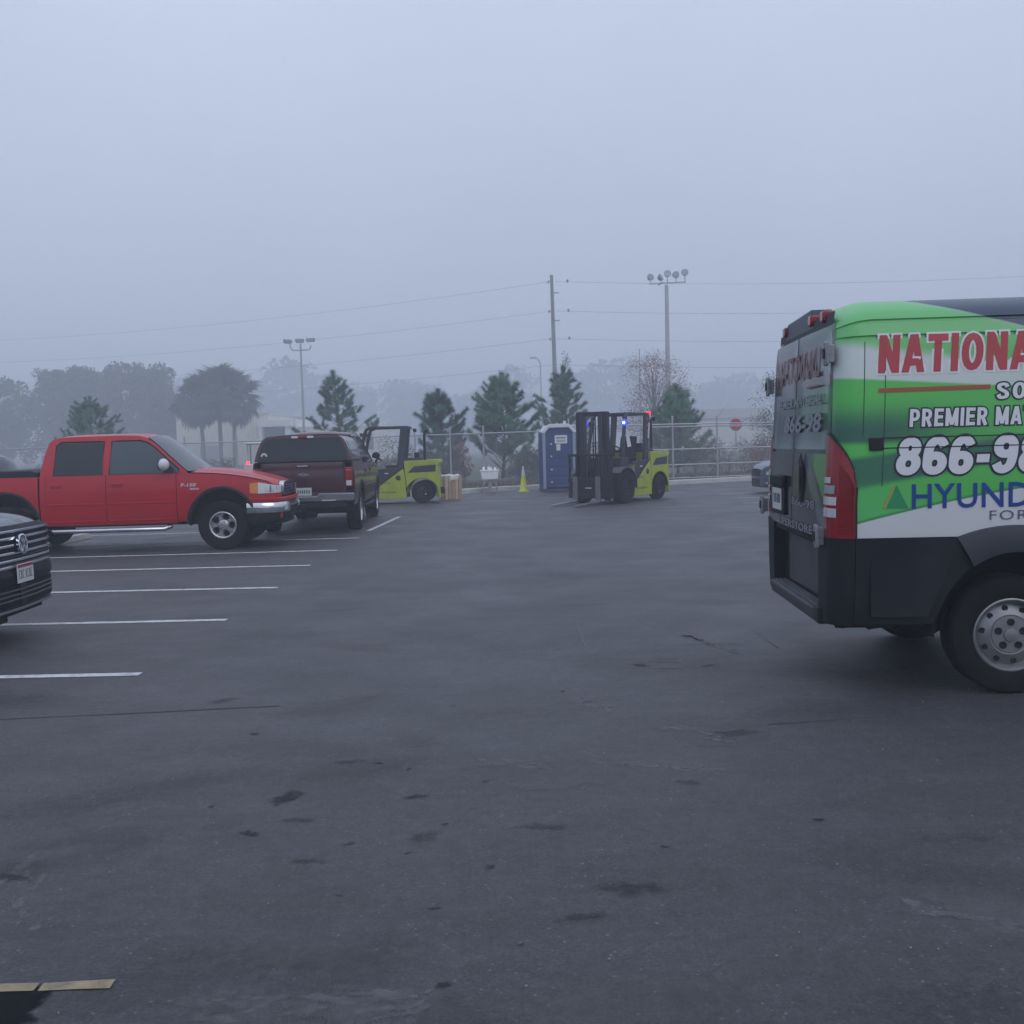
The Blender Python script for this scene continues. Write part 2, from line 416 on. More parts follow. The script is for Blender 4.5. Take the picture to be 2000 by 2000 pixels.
for k in range(26):      # broken white drag marks left by a fork or trailer
    t_ = rnd.random(); x = 1.40 + 0.27 * t_ + rnd.gauss(0, 0.02); y = 8.21 - 0.75 * t_ + rnd.gauss(0, 0.03)
    L = rnd.uniform(0.03, 0.14); strip('scuff_mark', x, y, x + 0.34 * L, y - 0.94 * L, rnd.uniform(0.008, 0.02), M_SCUF if rnd.random() < 0.6 else M_SCUF2, 0.0035, 0.003)
for a, b, c_, d in ((2.01, 8.36, 2.02, 7.57), (0.55, 8.95, 0.56, 7.5), (1.09, 7.70, 1.12, 7.50), (0.98, 7.02, 1.16, 6.98), (1.05, 7.2, 1.2, 7.18)):
    strip('scuff_mark', a, b, c_, d, 0.012, M_SCUF2, 0.0035, 0.003)
strip('scuff_mark', 1.41, 5.53, 2.13, 5.62, 0.010, mat('rubber_mark', (0.036, 0.036, 0.043), 0.7, var=0.3, vscale=8), 0.0034, 0.004)
strip('scuff_mark', -4.0, 6.0, -1.5, 6.22, 0.014, mat('rubber_mark'), 0.0024, 0.006)
for k in range(40):
    x = rnd.uniform(-1.0, -0.3); y = 2.72 + rnd.gauss(0.1, 0.05) - 0.1 * (x + 1)
    blot('scuff_mark', x, y, rnd.uniform(0.01, 0.03), M_DUST, 2.0, 0.15, 0.0029)
for x, y, r in ((-0.75, 2.78, 0.10), (-0.5, 2.76, 0.09), (-0.35, 2.80, 0.06), (0.94, 5.47, 0.10), (1.05, 5.2, 0.08), (0.42, 6.14, 0.09), (0.5, 6.0, 0.06), (-0.1, 4.95, 0.10), (0.15, 4.62, 0.12), (1.6, 3.2, 0.16), (1.9, 3.05, 0.14), (-1.9, 3.95, 0.12), (1.55, 7.8, 0.12), (1.12, 7.3, 0.10)):
    blot('dust_smear', x, y, r, M_DUST, 2.2, rnd.uniform(-0.3, 0.3), 0.0028)
for x0, y0, x1, y1, n in ((1.3, 3.3, 2.0, 2.95, 26), (0.35, 4.95, 1.0, 4.75, 18), (0.40, 6.25, 0.55, 5.9, 12), (0.85, 5.6, 1.15, 5.15, 18), (-0.95, 2.80, -0.30, 2.78, 30), (1.38, 8.3, 1.70, 7.4, 26), (-0.15, 5.0, 0.15, 4.9, 12), (-2.0, 3.9, -1.7, 3.3, 14)):
    for k in range(n):
        u = rnd.random()
        blot('dust_smear', x0 + (x1 - x0) * u + rnd.gauss(0, 0.03), y0 + (y1 - y0) * u + rnd.gauss(0, 0.03), rnd.uniform(0.010, 0.04), M_DUST2, rnd.uniform(1.2, 3.0), math.atan2(y1 - y0, x1 - x0) + rnd.gauss(0, 0.2), 0.0031)
M_WORN = soft('worn_patch', (0.026, 0.026, 0.031), 0.65, 0.13); M_PALE = soft('pale_patch', (0.12, 0.116, 0.114), 0.85, 0.20)
for k in range(46):
    y = 2.6 + 13 * rnd.random() ** 1.5; x = rnd.uniform(-0.6, 0.6) * y
    blot('worn_patch', x, y, rnd.uniform(0.10, 0.42) * (0.5 + y / 12), M_WORN if k % 2 else M_PALE, rnd.uniform(1.2, 2.8), rnd.uniform(-0.5, 0.5), 0.0012 + 0.00002 * k)
# grit and specks of litter
mb = MB()
for k in range(110):
    y = 2.4 + 9.5 * rnd.random() ** 1.6; x = rnd.uniform(-0.55, 0.55) * y; s = rnd.uniform(0.002, 0.0042)
    mb.box((x, y, s * 0.6 + 0.002), (s * 1.6, s * 1.3, s), Matrix.Rotation(rnd.uniform(0, 3), 3, 'Z'))
gr = mb.build('grit', mat('pale_grit', (0.26, 0.26, 0.27), 0.8), LOT, smooth=None, weld=False); tag(gr, kind='stuff')
ws_ = MB().prism([(-0.09, 0.0), (0.09, 0.0), (0.065, 0.11), (-0.065, 0.11)], -0.9, 0.9).build('wheel_stop', M_CONC, None, bevel=0.01, loc=(-8.45, 18.9, 0.0))
tag(ws_, 'low concrete wheel stop on the asphalt beneath the red pickup', 'wheel stop')
# ------------------------------------------------------------------ vehicle kit
M_RUB = mat('tyre_rubber', (0.008, 0.008, 0.009), 0.85, var=0.15, vscale=8, bump=0.25, bscale=55, dirt=(0.022, 0.021, 0.021), dscale=4, damt=0.35, spec=0.25)
M_BLK = mat('black_plastic', (0.012, 0.013, 0.015), 0.6, var=0.1, spec=0.35)
M_DARK = mat('underbody', (0.010, 0.010, 0.011), 0.9)
M_CHR = mat('chrome', (0.62, 0.63, 0.65), 0.16, 1.0, rvar=0.06, vscale=5)
M_STEEL = mat('painted_steel_rim', (0.24, 0.245, 0.26), 0.42, 0.55, rvar=0.1, dirt=(0.10, 0.09, 0.08), dscale=9, damt=0.35)
M_ALU = mat('alloy_rim', (0.48, 0.48, 0.49), 0.30, 0.9, rvar=0.1, vscale=9)
M_GLASS = mat('tinted_glass', (0.012, 0.016, 0.02), 0.06, 0, spec=0.6)
M_GLASS2 = mat('clear_dark_glass', (0.035, 0.05, 0.06), 0.05, 0, spec=0.8)
M_RED = mat('red_lens', (0.26, 0.006, 0.010), 0.2, coat=0.4, dirt=(0.12, 0.01, 0.012), dscale=6, damt=0.5)
M_AMB = mat('amber_lens', (0.65, 0.22, 0.03), 0.2, coat=0.5)
M_CLR = mat('clear_lens', (0.62, 0.64, 0.66), 0.12, 0.2, coat=0.8)
M_WHT = mat('white_plastic', (0.62, 0.63, 0.65), 0.45, var=0.06)
M_PLATE = mat('plate_white', (0.55, 0.56, 0.57), 0.4)
M_INK = mat('dark_ink', (0.02, 0.025, 0.035), 0.5)

class NX:
    """arithmetic on shader sockets"""
    T = None
    def __init__(s, k): s.k = k
    def _op(s, o, b, c=None):
        n = NX.T.nodes.new('ShaderNodeMath'); n.operation = o
        for i, q in enumerate((s, b, c)):
            if q is None: continue
            if isinstance(q, NX): NX.T.links.new(q.k, n.inputs[i])
            else: n.inputs[i].default_value = float(q)
        return NX(n.outputs[0])
    def __add__(s, b): return s._op('ADD', b)
    def __sub__(s, b): return s._op('SUBTRACT', b)
    def __mul__(s, b): return s._op('MULTIPLY', b)
    __radd__ = __add__; __rmul__ = __mul__
    def __rsub__(s, b): return (s * -1.0) + b
    def inv(s): return 1.0 - s
    def up(s, a, b):
        """0 below a, 1 above b"""
        n = NX.T.nodes.new('ShaderNodeMapRange'); n.interpolation_type = 'SMOOTHSTEP'
        n.inputs['From Min'].default_value = a; n.inputs['From Max'].default_value = b
        NX.T.links.new(s.k, n.inputs['Value']); return NX(n.outputs[0])
def mixc(a, b, f):
    n = NX.T.nodes.new('ShaderNodeMixRGB')
    for i, q in ((1, a), (2, b)):
        if isinstance(q, tuple): n.inputs[i].default_value = (*q, 1)
        else: NX.T.links.new(q, n.inputs[i])
    if isinstance(f, NX): NX.T.links.new(f.k, n.inputs[0])
    else: n.inputs[0].default_value = f
    return n.outputs[0]
def paint_mat(name, fn, rough=0.35, coat=0.35, spec=0.5):
    """fn(x, y, z, noise) -> colour socket, in the thing's own metres"""
    m = bpy.data.materials.new(name); m.use_nodes = True
    NX.T = m.node_tree; b = NX.T.nodes['Principled BSDF']
    tc = NX.T.nodes.new('ShaderNodeTexCoord'); sp = NX.T.nodes.new('ShaderNodeSeparateXYZ')
    NX.T.links.new(tc.outputs['Object'], sp.inputs[0])
    nz = NX.T.nodes.new('ShaderNodeTexNoise'); nz.inputs['Scale'].default_value = 2.5; nz.inputs['Detail'].default_value = 7
    NX.T.links.new(tc.outputs['Object'], nz.inputs['Vector'])
    c = fn(NX(sp.outputs['X']), NX(sp.outputs['Y']), NX(sp.outputs['Z']), NX(nz.outputs['Fac']))
    NX.T.links.new(c, b.inputs['Base Color'])
    b.inputs['Roughness'].default_value = rough; b.inputs['Specular IOR Level'].default_value = spec
    b.inputs['Coat Weight'].default_value = coat; b.inputs['Coat Roughness'].default_value = 0.12
    return m

def tyre_mesh(r, w, rr):
    h = w / 2
    p = [(rr * 0.97, -h * 0.55), (rr * 0.99, -h * 0.80), (rr + (r - rr) * 0.25, -h * 0.97), (rr + (r - rr) * 0.6, -h * 1.0), (r * 0.955, -h * 0.93), (r * 0.99, -h * 0.78),
         (r, -h * 0.60), (r, -h * 0.30), (r - 0.008, -h * 0.28), (r - 0.008, -h * 0.22), (r, -h * 0.20), (r, h * 0.20), (r - 0.008, h * 0.22), (r - 0.008, h * 0.28), (r, h * 0.30), (r, h * 0.60),
         (r * 0.99, h * 0.78), (r * 0.955, h * 0.93), (rr + (r - rr) * 0.6, h * 1.0), (rr + (r - rr) * 0.25, h * 0.97), (rr * 0.99, h * 0.80), (rr * 0.97, h * 0.55)]
    mb = MB().lathe(p, 'y', n=40, closed=True)
    return mb.mesh('tyre', M_RUB, 35, weld=False)
def rim_steel(rr, w):
    """outer face looks to +y"""
    h = w / 2
    mb = MB().lathe([(rr * 0.98, h * 0.50), (rr * 1.03, h * 0.86), (rr * 0.99, h * 0.90), (rr * 0.94, h * 0.80), (rr * 0.90, h * 0.50), (rr * 0.86, h * 0.42), (rr * 0.80, h * 0.52), (rr * 0.62, h * 0.66),
                     (rr * 0.56, h * 0.72), (rr * 0.52, h * 0.70), (rr * 0.50, h * 0.76), (rr * 0.20, h * 0.78), (rr * 0.18, h * 0.86), (rr * 0.06, h * 0.90), (0.0, h * 0.90)], 'y', n=40)
    return mb.mesh('rim', M_STEEL, 30)
def rim_holes(rr, w, n_out, r_out, s_out, n_in, r_in, s_in):
    h = w / 2; mb = MB()
    for n, rad, sz, y in ((n_out, r_out, s_out, h * 0.585), (n_in, r_in, s_in, h * 0.785)):
        for k in range(n):
            a = 2 * math.pi * (k + 0.25) / n
            mb.lathe([(sz * rr, -0.006), (sz * rr, 0.004), (sz * rr * 0.5, 0.001), (0, 0.001)], 'y', (rad * rr * math.cos(a), y, rad * rr * math.sin(a)), 12)
    return mb.mesh('hole', M_DARK, 30, weld=False)
def rim_spoked(rr, w, n=6, hub=0.30, mat_=None):
    h = w / 2
    mb = MB().lathe([(rr * 0.98, -h * 0.2), (rr * 0.98, h * 0.60), (rr * 1.02, h * 0.88), (rr * 0.97, h * 0.92), (rr * 0.88, h * 0.80), (rr * 0.85, h * 0.30), (rr * 0.85, -h * 0.2)], 'y', n=40)
    mb.lathe([(0, h * 0.70), (rr * hub * 0.6, h * 0.70), (rr * hub, h * 0.60), (rr * hub * 1.1, h * 0.30), (rr * hub, 0)], 'y', n=24)
    for k in range(n):
        a = 2 * math.pi * k / n
        rot = Matrix.Rotation(-a, 3, 'Y')
        L = rr * (0.90 - hub)
        c = rot @ Vector((rr * (0.90 + hub) / 2, h * 0.50, 0))
        mb.box(c, (L, 0.04, rr * 0.30), rot)
        c = rot @ Vector((rr * 0.80, h * 0.55, 0)); mb.box(c, (rr * 0.16, 0.03, rr * 0.62), rot)
        a2 = a + math.pi / n; 
        q = Vector((rr * hub * 0.68 * math.cos(a2), h * 0.66, rr * hub * 0.68 * math.sin(a2)))
        mb.cyl(q, q + Vector((0, 0.025, 0)), 0.014, n=8)
    return mb.mesh('rim', mat_ or M_ALU, 30, weld=False)
def rim_back(rr, w):
    return MB().lathe([(rr * 0.97, -w * 0.4), (rr * 0.97, 0.0), (0, -0.005)], 'y', n=24).mesh('brake', M_DARK, 30)
def put_wheel(parent, x, y, r, meshes, steer=0.0):
    """meshes: (tyre, [(name, mesh)...]); y < 0 is the right-hand side"""
    o = put(meshes[0], 'wheel', parent, (x, y, r), (0, 0, (math.pi if y < 0 else 0) + steer))
    for nm, me in meshes[1]: put(me, nm, o)
    return o
def seq(a, b, n): return [a + (b - a) * i / n for i in range(n + 1)]
def interp(tab, x):
    if x <= tab[0][0]: return tab[0][1]
    for (x0, y0), (x1, y1) in zip(tab, tab[1:]):
        if x <= x1:
            return y0 + (y1 - y0) * (x - x0) / (x1 - x0)
    return tab[-1][1]
def smooth_interp(tab, x):
    """monotone-ish cubic through the table"""
    n = len(tab)
    if x <= tab[0][0]: return tab[0][1]
    if x >= tab[-1][0]: return tab[-1][1]
    for i in range(n - 1):
        x0, y0 = tab[i]; x1, y1 = tab[i + 1]
        if x <= x1:
            d = (y1 - y0) / (x1 - x0)
            m0 = d if i == 0 else ((y1 - tab[i - 1][1]) / (x1 - tab[i - 1][0]))
            m1 = d if i == n - 2 else ((tab[i + 2][1] - y0) / (tab[i + 2][0] - x0))
            h = x1 - x0; t = (x - x0) / h
            return (2*t**3-3*t*t+1)*y0 + (t**3-2*t*t+t)*h*m0 + (-2*t**3+3*t*t)*y1 + (t**3-t*t)*h*m1
def arch_z(x, arches, zb):
    """lower edge of a side panel, lifted over the wheel openings: arches = (cx, cz, a, b)"""
    z = zb
    for cx, cz, a, b in arches:
        d = abs(x - cx) / a
        if d < 1: z = max(z, cz + b * math.sqrt(max(0, 1 - d * d)))
    return z
def arch_xs(x0, x1, step, arches):
    xs = set(seq(x0, x1, max(1, int((x1 - x0) / step))))
    for cx, cz, a, b in arches:
        for k in range(25):
            x = cx - a * 0.999 * math.cos(math.pi * k / 24)
            if x0 < x < x1: xs.add(x)
        for x in (cx - a * 1.001, cx + a * 1.001):
            if x0 < x < x1: xs.add(x)
    return sorted(xs)
def side_panel(mb, x0, x1, zb, zt, yf, arches=(), step=0.08, nz=10, side=-1, xs=None, lip=0.03):
    """a curved body panel: zb / zt numbers or functions of x, yf(x, z) half width; folded inwards by lip along its rim"""
    fb = zb if callable(zb) else (lambda x: zb); ft = zt if callable(zt) else (lambda x: zt)
    xs = xs or arch_xs(x0, x1, step, arches)
    rows = []
    for x in xs:
        b = arch_z(x, arches, fb(x)); t = ft(x)
        if b > t - 0.005: b = t - 0.005
        col = [(x, side * yf(x, b + (t - b) * j / nz), b + (t - b) * j / nz) for j in range(nz + 1)]
        if lip: col = [(col[0][0], col[0][1] - side * lip, col[0][2] + 0.004)] + col
        rows.append(col)
    if lip:
        rows = [[(p[0], p[1] - side * lip, p[2]) for p in rows[0]]] + rows + [[(p[0], p[1] - side * lip, p[2]) for p in rows[-1]]]
    mb.rows(rows)
    return mb
def letters(parent, name, body, x, z, h, yf, m, width=None, bold=0.0, shear=0.0, off=0.004, side=-1, space=1.0, axis='side', slope=0.0, label=None):
    """flat print on a side (axis side: runs along +x on the right-hand side) or on an end face (axis rear: yf(z, y) gives x)"""
    vs, fs = text_mesh(body, h, width, bold, shear, space=space)
    if axis == 'side':
        pts = [(x + a, side * (yf(x + a, z + b) + off), z + b + slope * a) for a, b in vs]
    else:
        pts = [(yf(z + b, x - a) - off, x - a, z + b + slope * a) for a, b in vs]
    mb = MB(); mb.add(pts, fs)
    return mb.build(name, m, parent, smooth=None, weld=False)

# ------------------------------------------------------------------ heavy block lettering made of strokes
def _ell(cx, cy, rx, ry, a0=0, a1=360, n=20, p=2.12):
    out = []
    for k in range(n + 1):
        a = R(a0 + (a1 - a0) * k / n); c, s = math.cos(a), math.sin(a)
        out.append((cx + rx * math.copysign(abs(c) ** (2 / p), c), cy + ry * math.copysign(abs(s) ** (2 / p), s)))
    return out
def _cat(pts, n=6):
    P = [pts[0]] + list(pts) + [pts[-1]]; out = []
    for i in range(1, len(P) - 2):
        for k in range(n):
            t = k / n
            out.append(tuple(0.5 * (2 * P[i][d] + (P[i + 1][d] - P[i - 1][d]) * t + (2 * P[i - 1][d] - 5 * P[i][d] + 4 * P[i + 1][d] - P[i + 2][d]) * t * t + (3 * P[i][d] - P[i - 1][d] - 3 * P[i + 1][d] + P[i + 2][d]) * t ** 3) for d in (0, 1)))
    return out + [pts[-1]]
_six = [_ell(.30, .30, .19, .20), _cat([(.50, .74), (.42, .87), (.29, .90), (.16, .80), (.11, .58), (.11, .32)])]
GLYPH = {
 'N': (.60, [[(.10, 0), (.10, 1)], [(.50, 0), (.50, 1)], [(.115, .97), (.485, .03)]]),
 'A': (.62, [[(.085, 0), (.30, 1)], [(.535, 0), (.32, 1)], [(.16, .27), (.46, .27)]]),
 'T': (.58, [[(0, .9), (.58, .9)], [(.29, 0), (.29, .9)]]),
 'I': (.20, [[(.10, 0), (.10, 1)]]),
 'O': (.62, [_ell(.31, .50, .21, .40)]),
 'L': (.50, [[(.10, 0), (.10, 1)], [(.10, .1), (.50, .1)]]),
 'S': (.58, [_cat([(.49, .72), (.42, .87), (.28, .90), (.13, .84), (.11, .70), (.20, .58), (.38, .46), (.48, .32), (.45, .16), (.30, .10), (.16, .13), (.09, .29)])]),
 'U': (.60, [[(.10, 1), (.10, .34)] + _ell(.30, .32, .20, .22, 180, 360)[1:-1] + [(.50, .34), (.50, 1)]]),
 'H': (.60, [[(.10, 0), (.10, 1)], [(.50, 0), (.50, 1)], [(.1, .52), (.5, .52)]]),
 'P': (.58, [[(.10, 0), (.10, 1)], [(.10, .9), (.30, .9)] + _ell(.30, .66, .17, .24, 90, -90, 12)[1:] + [(.10, .42)]]),
 'R': (.60, [[(.10, 0), (.10, 1)], [(.10, .9), (.30, .9)] + _ell(.30, .68, .17, .22, 90, -90, 12)[1:] + [(.10, .46)], [(.30, .46), (.50, 0)]]),
 'E': (.52, [[(.10, 0), (.10, 1)], [(.10, .9), (.52, .9)], [(.10, .52), (.48, .52)], [(.10, .1), (.52, .1)]]),
 'M': (.74, [[(.10, 0), (.10, 1)], [(.64, 0), (.64, 1)], [(.12, .96), (.37, .06)], [(.62, .96), (.37, .06)]]),
 '8': (.60, [_ell(.30, .71, .165, .18), _ell(.30, .30, .195, .20)]),
 '6': (.60, _six),
 '9': (.60, [[(.60 - x, 1 - y) for x, y in st] for st in _six]),
 '-': (.36, [[(.02, .40), (.34, .40)]]),
 ' ': (.22, []),
}
def stroke_text(parent, name, body, x, z, h, width, m, yf, sw=0.20, shear=0.12, off=0.004, gap=0.09, ext=0.0, side=-1):
    """each letter's strokes are ribbons lying a fraction of a millimetre apart on the panel"""
    tot = sum(GLYPH[c][0] + gap for c in body) - gap
    sx = width / tot; mb = MB(); cx = 0; lay = 0
    for ch in body:
        wd, strokes = GLYPH[ch]
        for st in strokes:
            pts = [Vector((p[0] * sx, p[1] * h)) for p in st]
            closed = (pts[0] - pts[-1]).length < 1e-4
            if not closed and ext:
                d0 = (pts[0] - pts[1]).normalized(); d1 = (pts[-1] - pts[-2]).normalized()
                pts[0] = pts[0] + d0 * ext; pts[-1] = pts[-1] + d1 * ext
            n = len(pts); L = []; Rr = []
            hw_ = sw * (sx + h) / 2 * 0.5 + ext
            for i in range(n):
                if closed: a = pts[i - 1] if i > 0 else pts[n - 2]; b = pts[i + 1] if i < n - 1 else pts[1]
                else: a = pts[max(0, i - 1)]; b = pts[min(n - 1, i + 1)]
                d = (b - a).normalized(); nn = Vector((-d.y, d.x))
                k = 1.0
                hw = (sw * 0.5 * math.hypot(nn.x * sx, nn.y * h * 0.9) + ext) * k
                # butt ends of straight strokes stay level with the base and cap line
                L.append(pts[i] + nn * hw); Rr.append(pts[i] - nn * hw)
            if not closed and n == 2 and abs(pts[0].y - pts[1].y) > 0.5 * h:
                y0 = pts[0].y; y1 = pts[1].y
                for arr in (L, Rr):
                    dd = (arr[1] - arr[0]); 
                    arr[0] = arr[0] + dd * ((y0 - arr[0].y) / dd.y); arr[1] = arr[1] + dd * ((y1 - arr[1].y) / dd.y)
            lay += 1
            rows = []
            for p, q in zip(L, Rr):
                rw = []
                for v in (p, q):
                    X = x + cx * sx + v.x + shear * v.y; Z = z + v.y
                    rw.append((X, side * (yf(X, Z) + off + 0.00012 * (lay % 5)), Z))
                rows.append(rw)
            mb.rows(rows)
        cx += wd + gap
    return mb.build(name, m, parent, smooth=None, weld=False)
# ------------------------------------------------------------------ fence
M_GALV = mat('galvanised', (0.42, 0.43, 0.45), 0.45, 0.6, var=0.1, vscale=4)
def fence(label, pts, h, posts, rails, arms=(), pitch=0.09):
    """pts: run as (x, y) pairs; posts as distances along it; rails as heights"""
    t = thing('chain_link_fence', label, 'fence', (pts[0][0], pts[0][1], 0.1))
    o = Vector((pts[0][0], pts[0][1])); P = [Vector(p) - o for p in pts]
    L = [0]
    for a, b in zip(P, P[1:]): L.append(L[-1] + (b - a).length)
    def at(d):
        d = min(max(d, 0), L[-1])
        for i in range(len(P) - 1):
            if d <= L[i + 1] + 1e-6: return P[i] + (P[i + 1] - P[i]) * ((d - L[i]) / (L[i + 1] - L[i]))
        return P[-1]
    pm = MB().cyl((0, 0, 0), (0, 0, h + 0.28), 0.035, n=10).lathe([(0.04, h + 0.28), (0.03, h + 0.31), (0, h + 0.32)], 'z', n=10).mesh('fence_post', M_GALV, 40)
    for d in posts:
        p = at(d); q = put(pm, 'post', t, (p.x, p.y, 0))
    for d in arms:
        p = at(d); MB().cyl((p.x, p.y, h + 0.25), (p.x + 0.30, p.y + 0.05, h + 0.62), 0.022, n=8).build('barb_arm', M_GALV, t)
    for z in rails:
        MB().tube([(at(d).x, at(d).y, z) for d in seq(0, L[-1], len(P) * 2)], 0.026, 8).build('rail', M_GALV, t, smooth=50)
    # woven wire: two families of slanting wires
    mb = MB(); k = -h
    while k < L[-1]:
        for s in (1, -1):
            a, b = (k, k + h) if s > 0 else (k + h, k)
            d0, d1 = max(0, min(a, L[-1])), max(0, min(b, L[-1]))
            if abs(d0 - d1) > 0.05:
                z0 = abs(d0 - a) if True else 0; z1 = h - abs(b - d1)
                p, q = at(d0), at(d1)
                mb.bar((p.x, p.y, 0.04 + z0), (q.x, q.y, 0.04 + z1 - 0.04), 0.0042, 0.0042)
        k += pitch
    ms = mb.build('wire_mesh', mat('fence_wire', (0.36, 0.37, 0.39), 0.5, 0.5), t, smooth=None, weld=False); tag(ms, kind='stuff')
    return t
fence('long chain link fence with a single top rail behind the pickups and the blue toilet', [(-30, 55.2), (1.9, 38.3)], 2.05, seq(0.2, 36.0, 11) + [31.2], [2.05])
fence('railed chain link fence right of the tall-masted forklift', [(2.2, 38.35), (6.4, 38.9), (8.2, 39.4), (11.0, 40.6)], 2.2, [0.05, 4.15, 6.05, 9.05], [0.10, 0.62, 1.22, 2.10, 2.2], arms=(6.05,))
fence('chain link gate frame standing between the railed fence and the green van', [(11.0, 40.6), (11.9, 41.1), (14.5, 42.6)], 2.3, [0.0, 0.55, 1.2, 4.0], [0.10, 1.25, 2.3])

# ------------------------------------------------------------------ small things by the fence
def toilet():
    t = thing('portable_toilet', 'blue portable toilet with white rounded roof and white door notices', 'portable toilet', (1.60, 34.75, 0), R(7))
    BL = mat('toilet_blue', (0.034, 0.062, 0.165), 0.5, var=0.08, vscale=2); WH = mat('toilet_white', (0.66, 0.68, 0.70), 0.5)
    MB().b(-0.56, 0.56, -0.56, 0.56, 0.0, 0.12).build('base', mat('toilet_base', (0.05, 0.06, 0.10), 0.7), t, bevel=0.02)
    for x0, x1, y0, y1 in ((-0.55, -0.49, -0.54, 0.54), (0.49, 0.55, -0.54, 0.54), (-0.49, 0.49, 0.49, 0.54)):
        w = MB().b(x0, x1, y0, y1, 0.12, 2.08).build('wall', BL, t, bevel=0.015)
        if x1 - x0 < 0.1:
            for k in range(5): MB().b(x0 - 0.012, x1 + 0.012, -0.42 + k * 0.2, -0.36 + k * 0.2, 0.25, 1.75).build('wall_rib', BL, w, bevel=0.01)
    for x in (-0.52, 0.52): MB().b(x - 0.05, x + 0.05, -0.58, -0.50, 0.12, 2.08).build('door_jamb', mat('jamb_grey', (0.26, 0.30, 0.42), 0.5), t, bevel=0.015)
    d = MB().b(-0.465, 0.465, -0.555, -0.51, 0.16, 1.98).build('door', BL, t, bevel=0.012)
    for k in range(4): MB().b(-0.40, 0.40, -0.566, -0.55, 0.28 + k * 0.30, 0.50 + k * 0.30).build('door_panel', BL, d, bevel=0.015)
    MB().b(-0.15, 0.28, -0.576, -0.568, 1.66, 1.94).build('notice', WH, d)
    for z in (1.83, 1.76, 1.72): MB().b(-0.11 + (0 if z > 1.8 else 0.03), 0.22, -0.579, -0.577, z, z + (0.04 if z > 1.8 else 0.018)).build('notice_print', mat('notice_ink', (0.16, 0.14, 0.24), 0.6), d)
    MB().b(-0.10, 0.04, -0.576, -0.568, 1.42, 1.64).build('small_notice', WH, d)
    for z in (1.62, 1.20, 0.75, 0.32): MB().b(-0.30, -0.25, -0.575, -0.55, z, z + 0.05).build('hinge', WH, d, bevel=0.006)
    MB().b(0.30, 0.42, -0.585, -0.55, 1.0, 1.10).build('latch', M_BLK, d, bevel=0.01)
    pr = [(-0.60, 2.02), (-0.60, 2.08), (-0.40, 2.29), (-0.30, 2.33), (0.30, 2.33), (0.40, 2.29), (0.60, 2.08), (0.60, 2.02), (0.50, 2.02), (0.34, 2.20), (-0.34, 2.20), (-0.50, 2.02)]
    r = MB().prism(pr, -0.60, -0.44).build('roof_hood', WH, t, bevel=0.015)
    MB().prism([(-0.56, 2.04), (-0.38, 2.26), (-0.28, 2.29), (0.28, 2.29), (0.38, 2.26), (0.56, 2.04)], -0.44, 0.58).build('roof', mat('roof_translucent', (0.55, 0.58, 0.62), 0.5), t, bevel=0.02)
    MB().prism([(-0.49, 1.98), (-0.49, 2.03), (-0.33, 2.20), (0.33, 2.20), (0.49, 2.03), (0.49, 1.98)], -0.53, -0.48).build('transom', BL, t)
    MB().cyl((0.38, 0.42, 2.1), (0.38, 0.42, 2.45), 0.05).build('vent_pipe', WH, t)
toilet()
def sink():
    t = thing('hand_wash_station', 'pale freestanding hand wash sink on four legs beside the traffic cone', 'sink', (-0.75, 35.0, 0), R(4))
    W = mat('sink_grey', (0.80, 0.80, 0.79), 0.55, var=0.08)
    mb = MB().prism([(-0.31, 0.78), (0.31, 0.78), (0.27, 0.46), (-0.27, 0.46)], -0.24, 0.20); b = mb.build('basin', W, t, bevel=0.03)
    MB().b(-0.33, 0.33, -0.26, 0.24, 0.76, 0.80).build('basin_rim', W, t, bevel=0.015)
    for x in (-0.23, 0.23):
        for y in (-0.18, 0.14): MB().bar((x, y, 0.0), (x * 0.95, y, 0.50), 0.045, 0.045).build('leg', mat('leg_grey', (0.30, 0.30, 0.31), 0.5), t)
    MB().b(-0.06, 0.06, -0.16, -0.06, 0.18, 0.48).build('foot_pump', mat('leg_grey'), t, bevel=0.02)
    for x in (-0.2, -0.02, 0.05, 0.2): MB().b(x - 0.045, x + 0.045, 0.10, 0.2, 0.80, 0.88 + 0.03 * (x < 0)).build('dispenser', W, t, bevel=0.015)
    MB().tube([(0.0, 0.16, 0.8), (0.0, 0.16, 0.96), (0.0, 0.05, 0.98), (0.0, 0.02, 0.93)], 0.014, 6).build('tap', M_CHR, t)
sink()
def cone():
    t = thing('traffic_cone', 'tall lime yellow traffic cone with white top collar by the kerb', 'traffic cone', (0.43, 35.0, 0))
    Y = mat('cone_lime', (0.58, 0.62, 0.06), 0.5, var=0.06)
    MB().b(-0.19, 0.19, -0.19, 0.19, 0, 0.04).build('base', Y, t, bevel=0.015)
    MB().lathe([(0.15, 0.04), (0.135, 0.06), (0.068, 0.56)], 'z', n=20).build('body', Y, t)
    MB().lathe([(0.0705, 0.56), (0.044, 0.76)], 'z', n=20).build('collar', M_WHT, t)
    MB().lathe([(0.043, 0.76), (0.025, 0.90), (0.0, 0.905)], 'z', n=20).build('tip', mat('tip_pale', (0.60, 0.62, 0.55), 0.5), t)
cone()
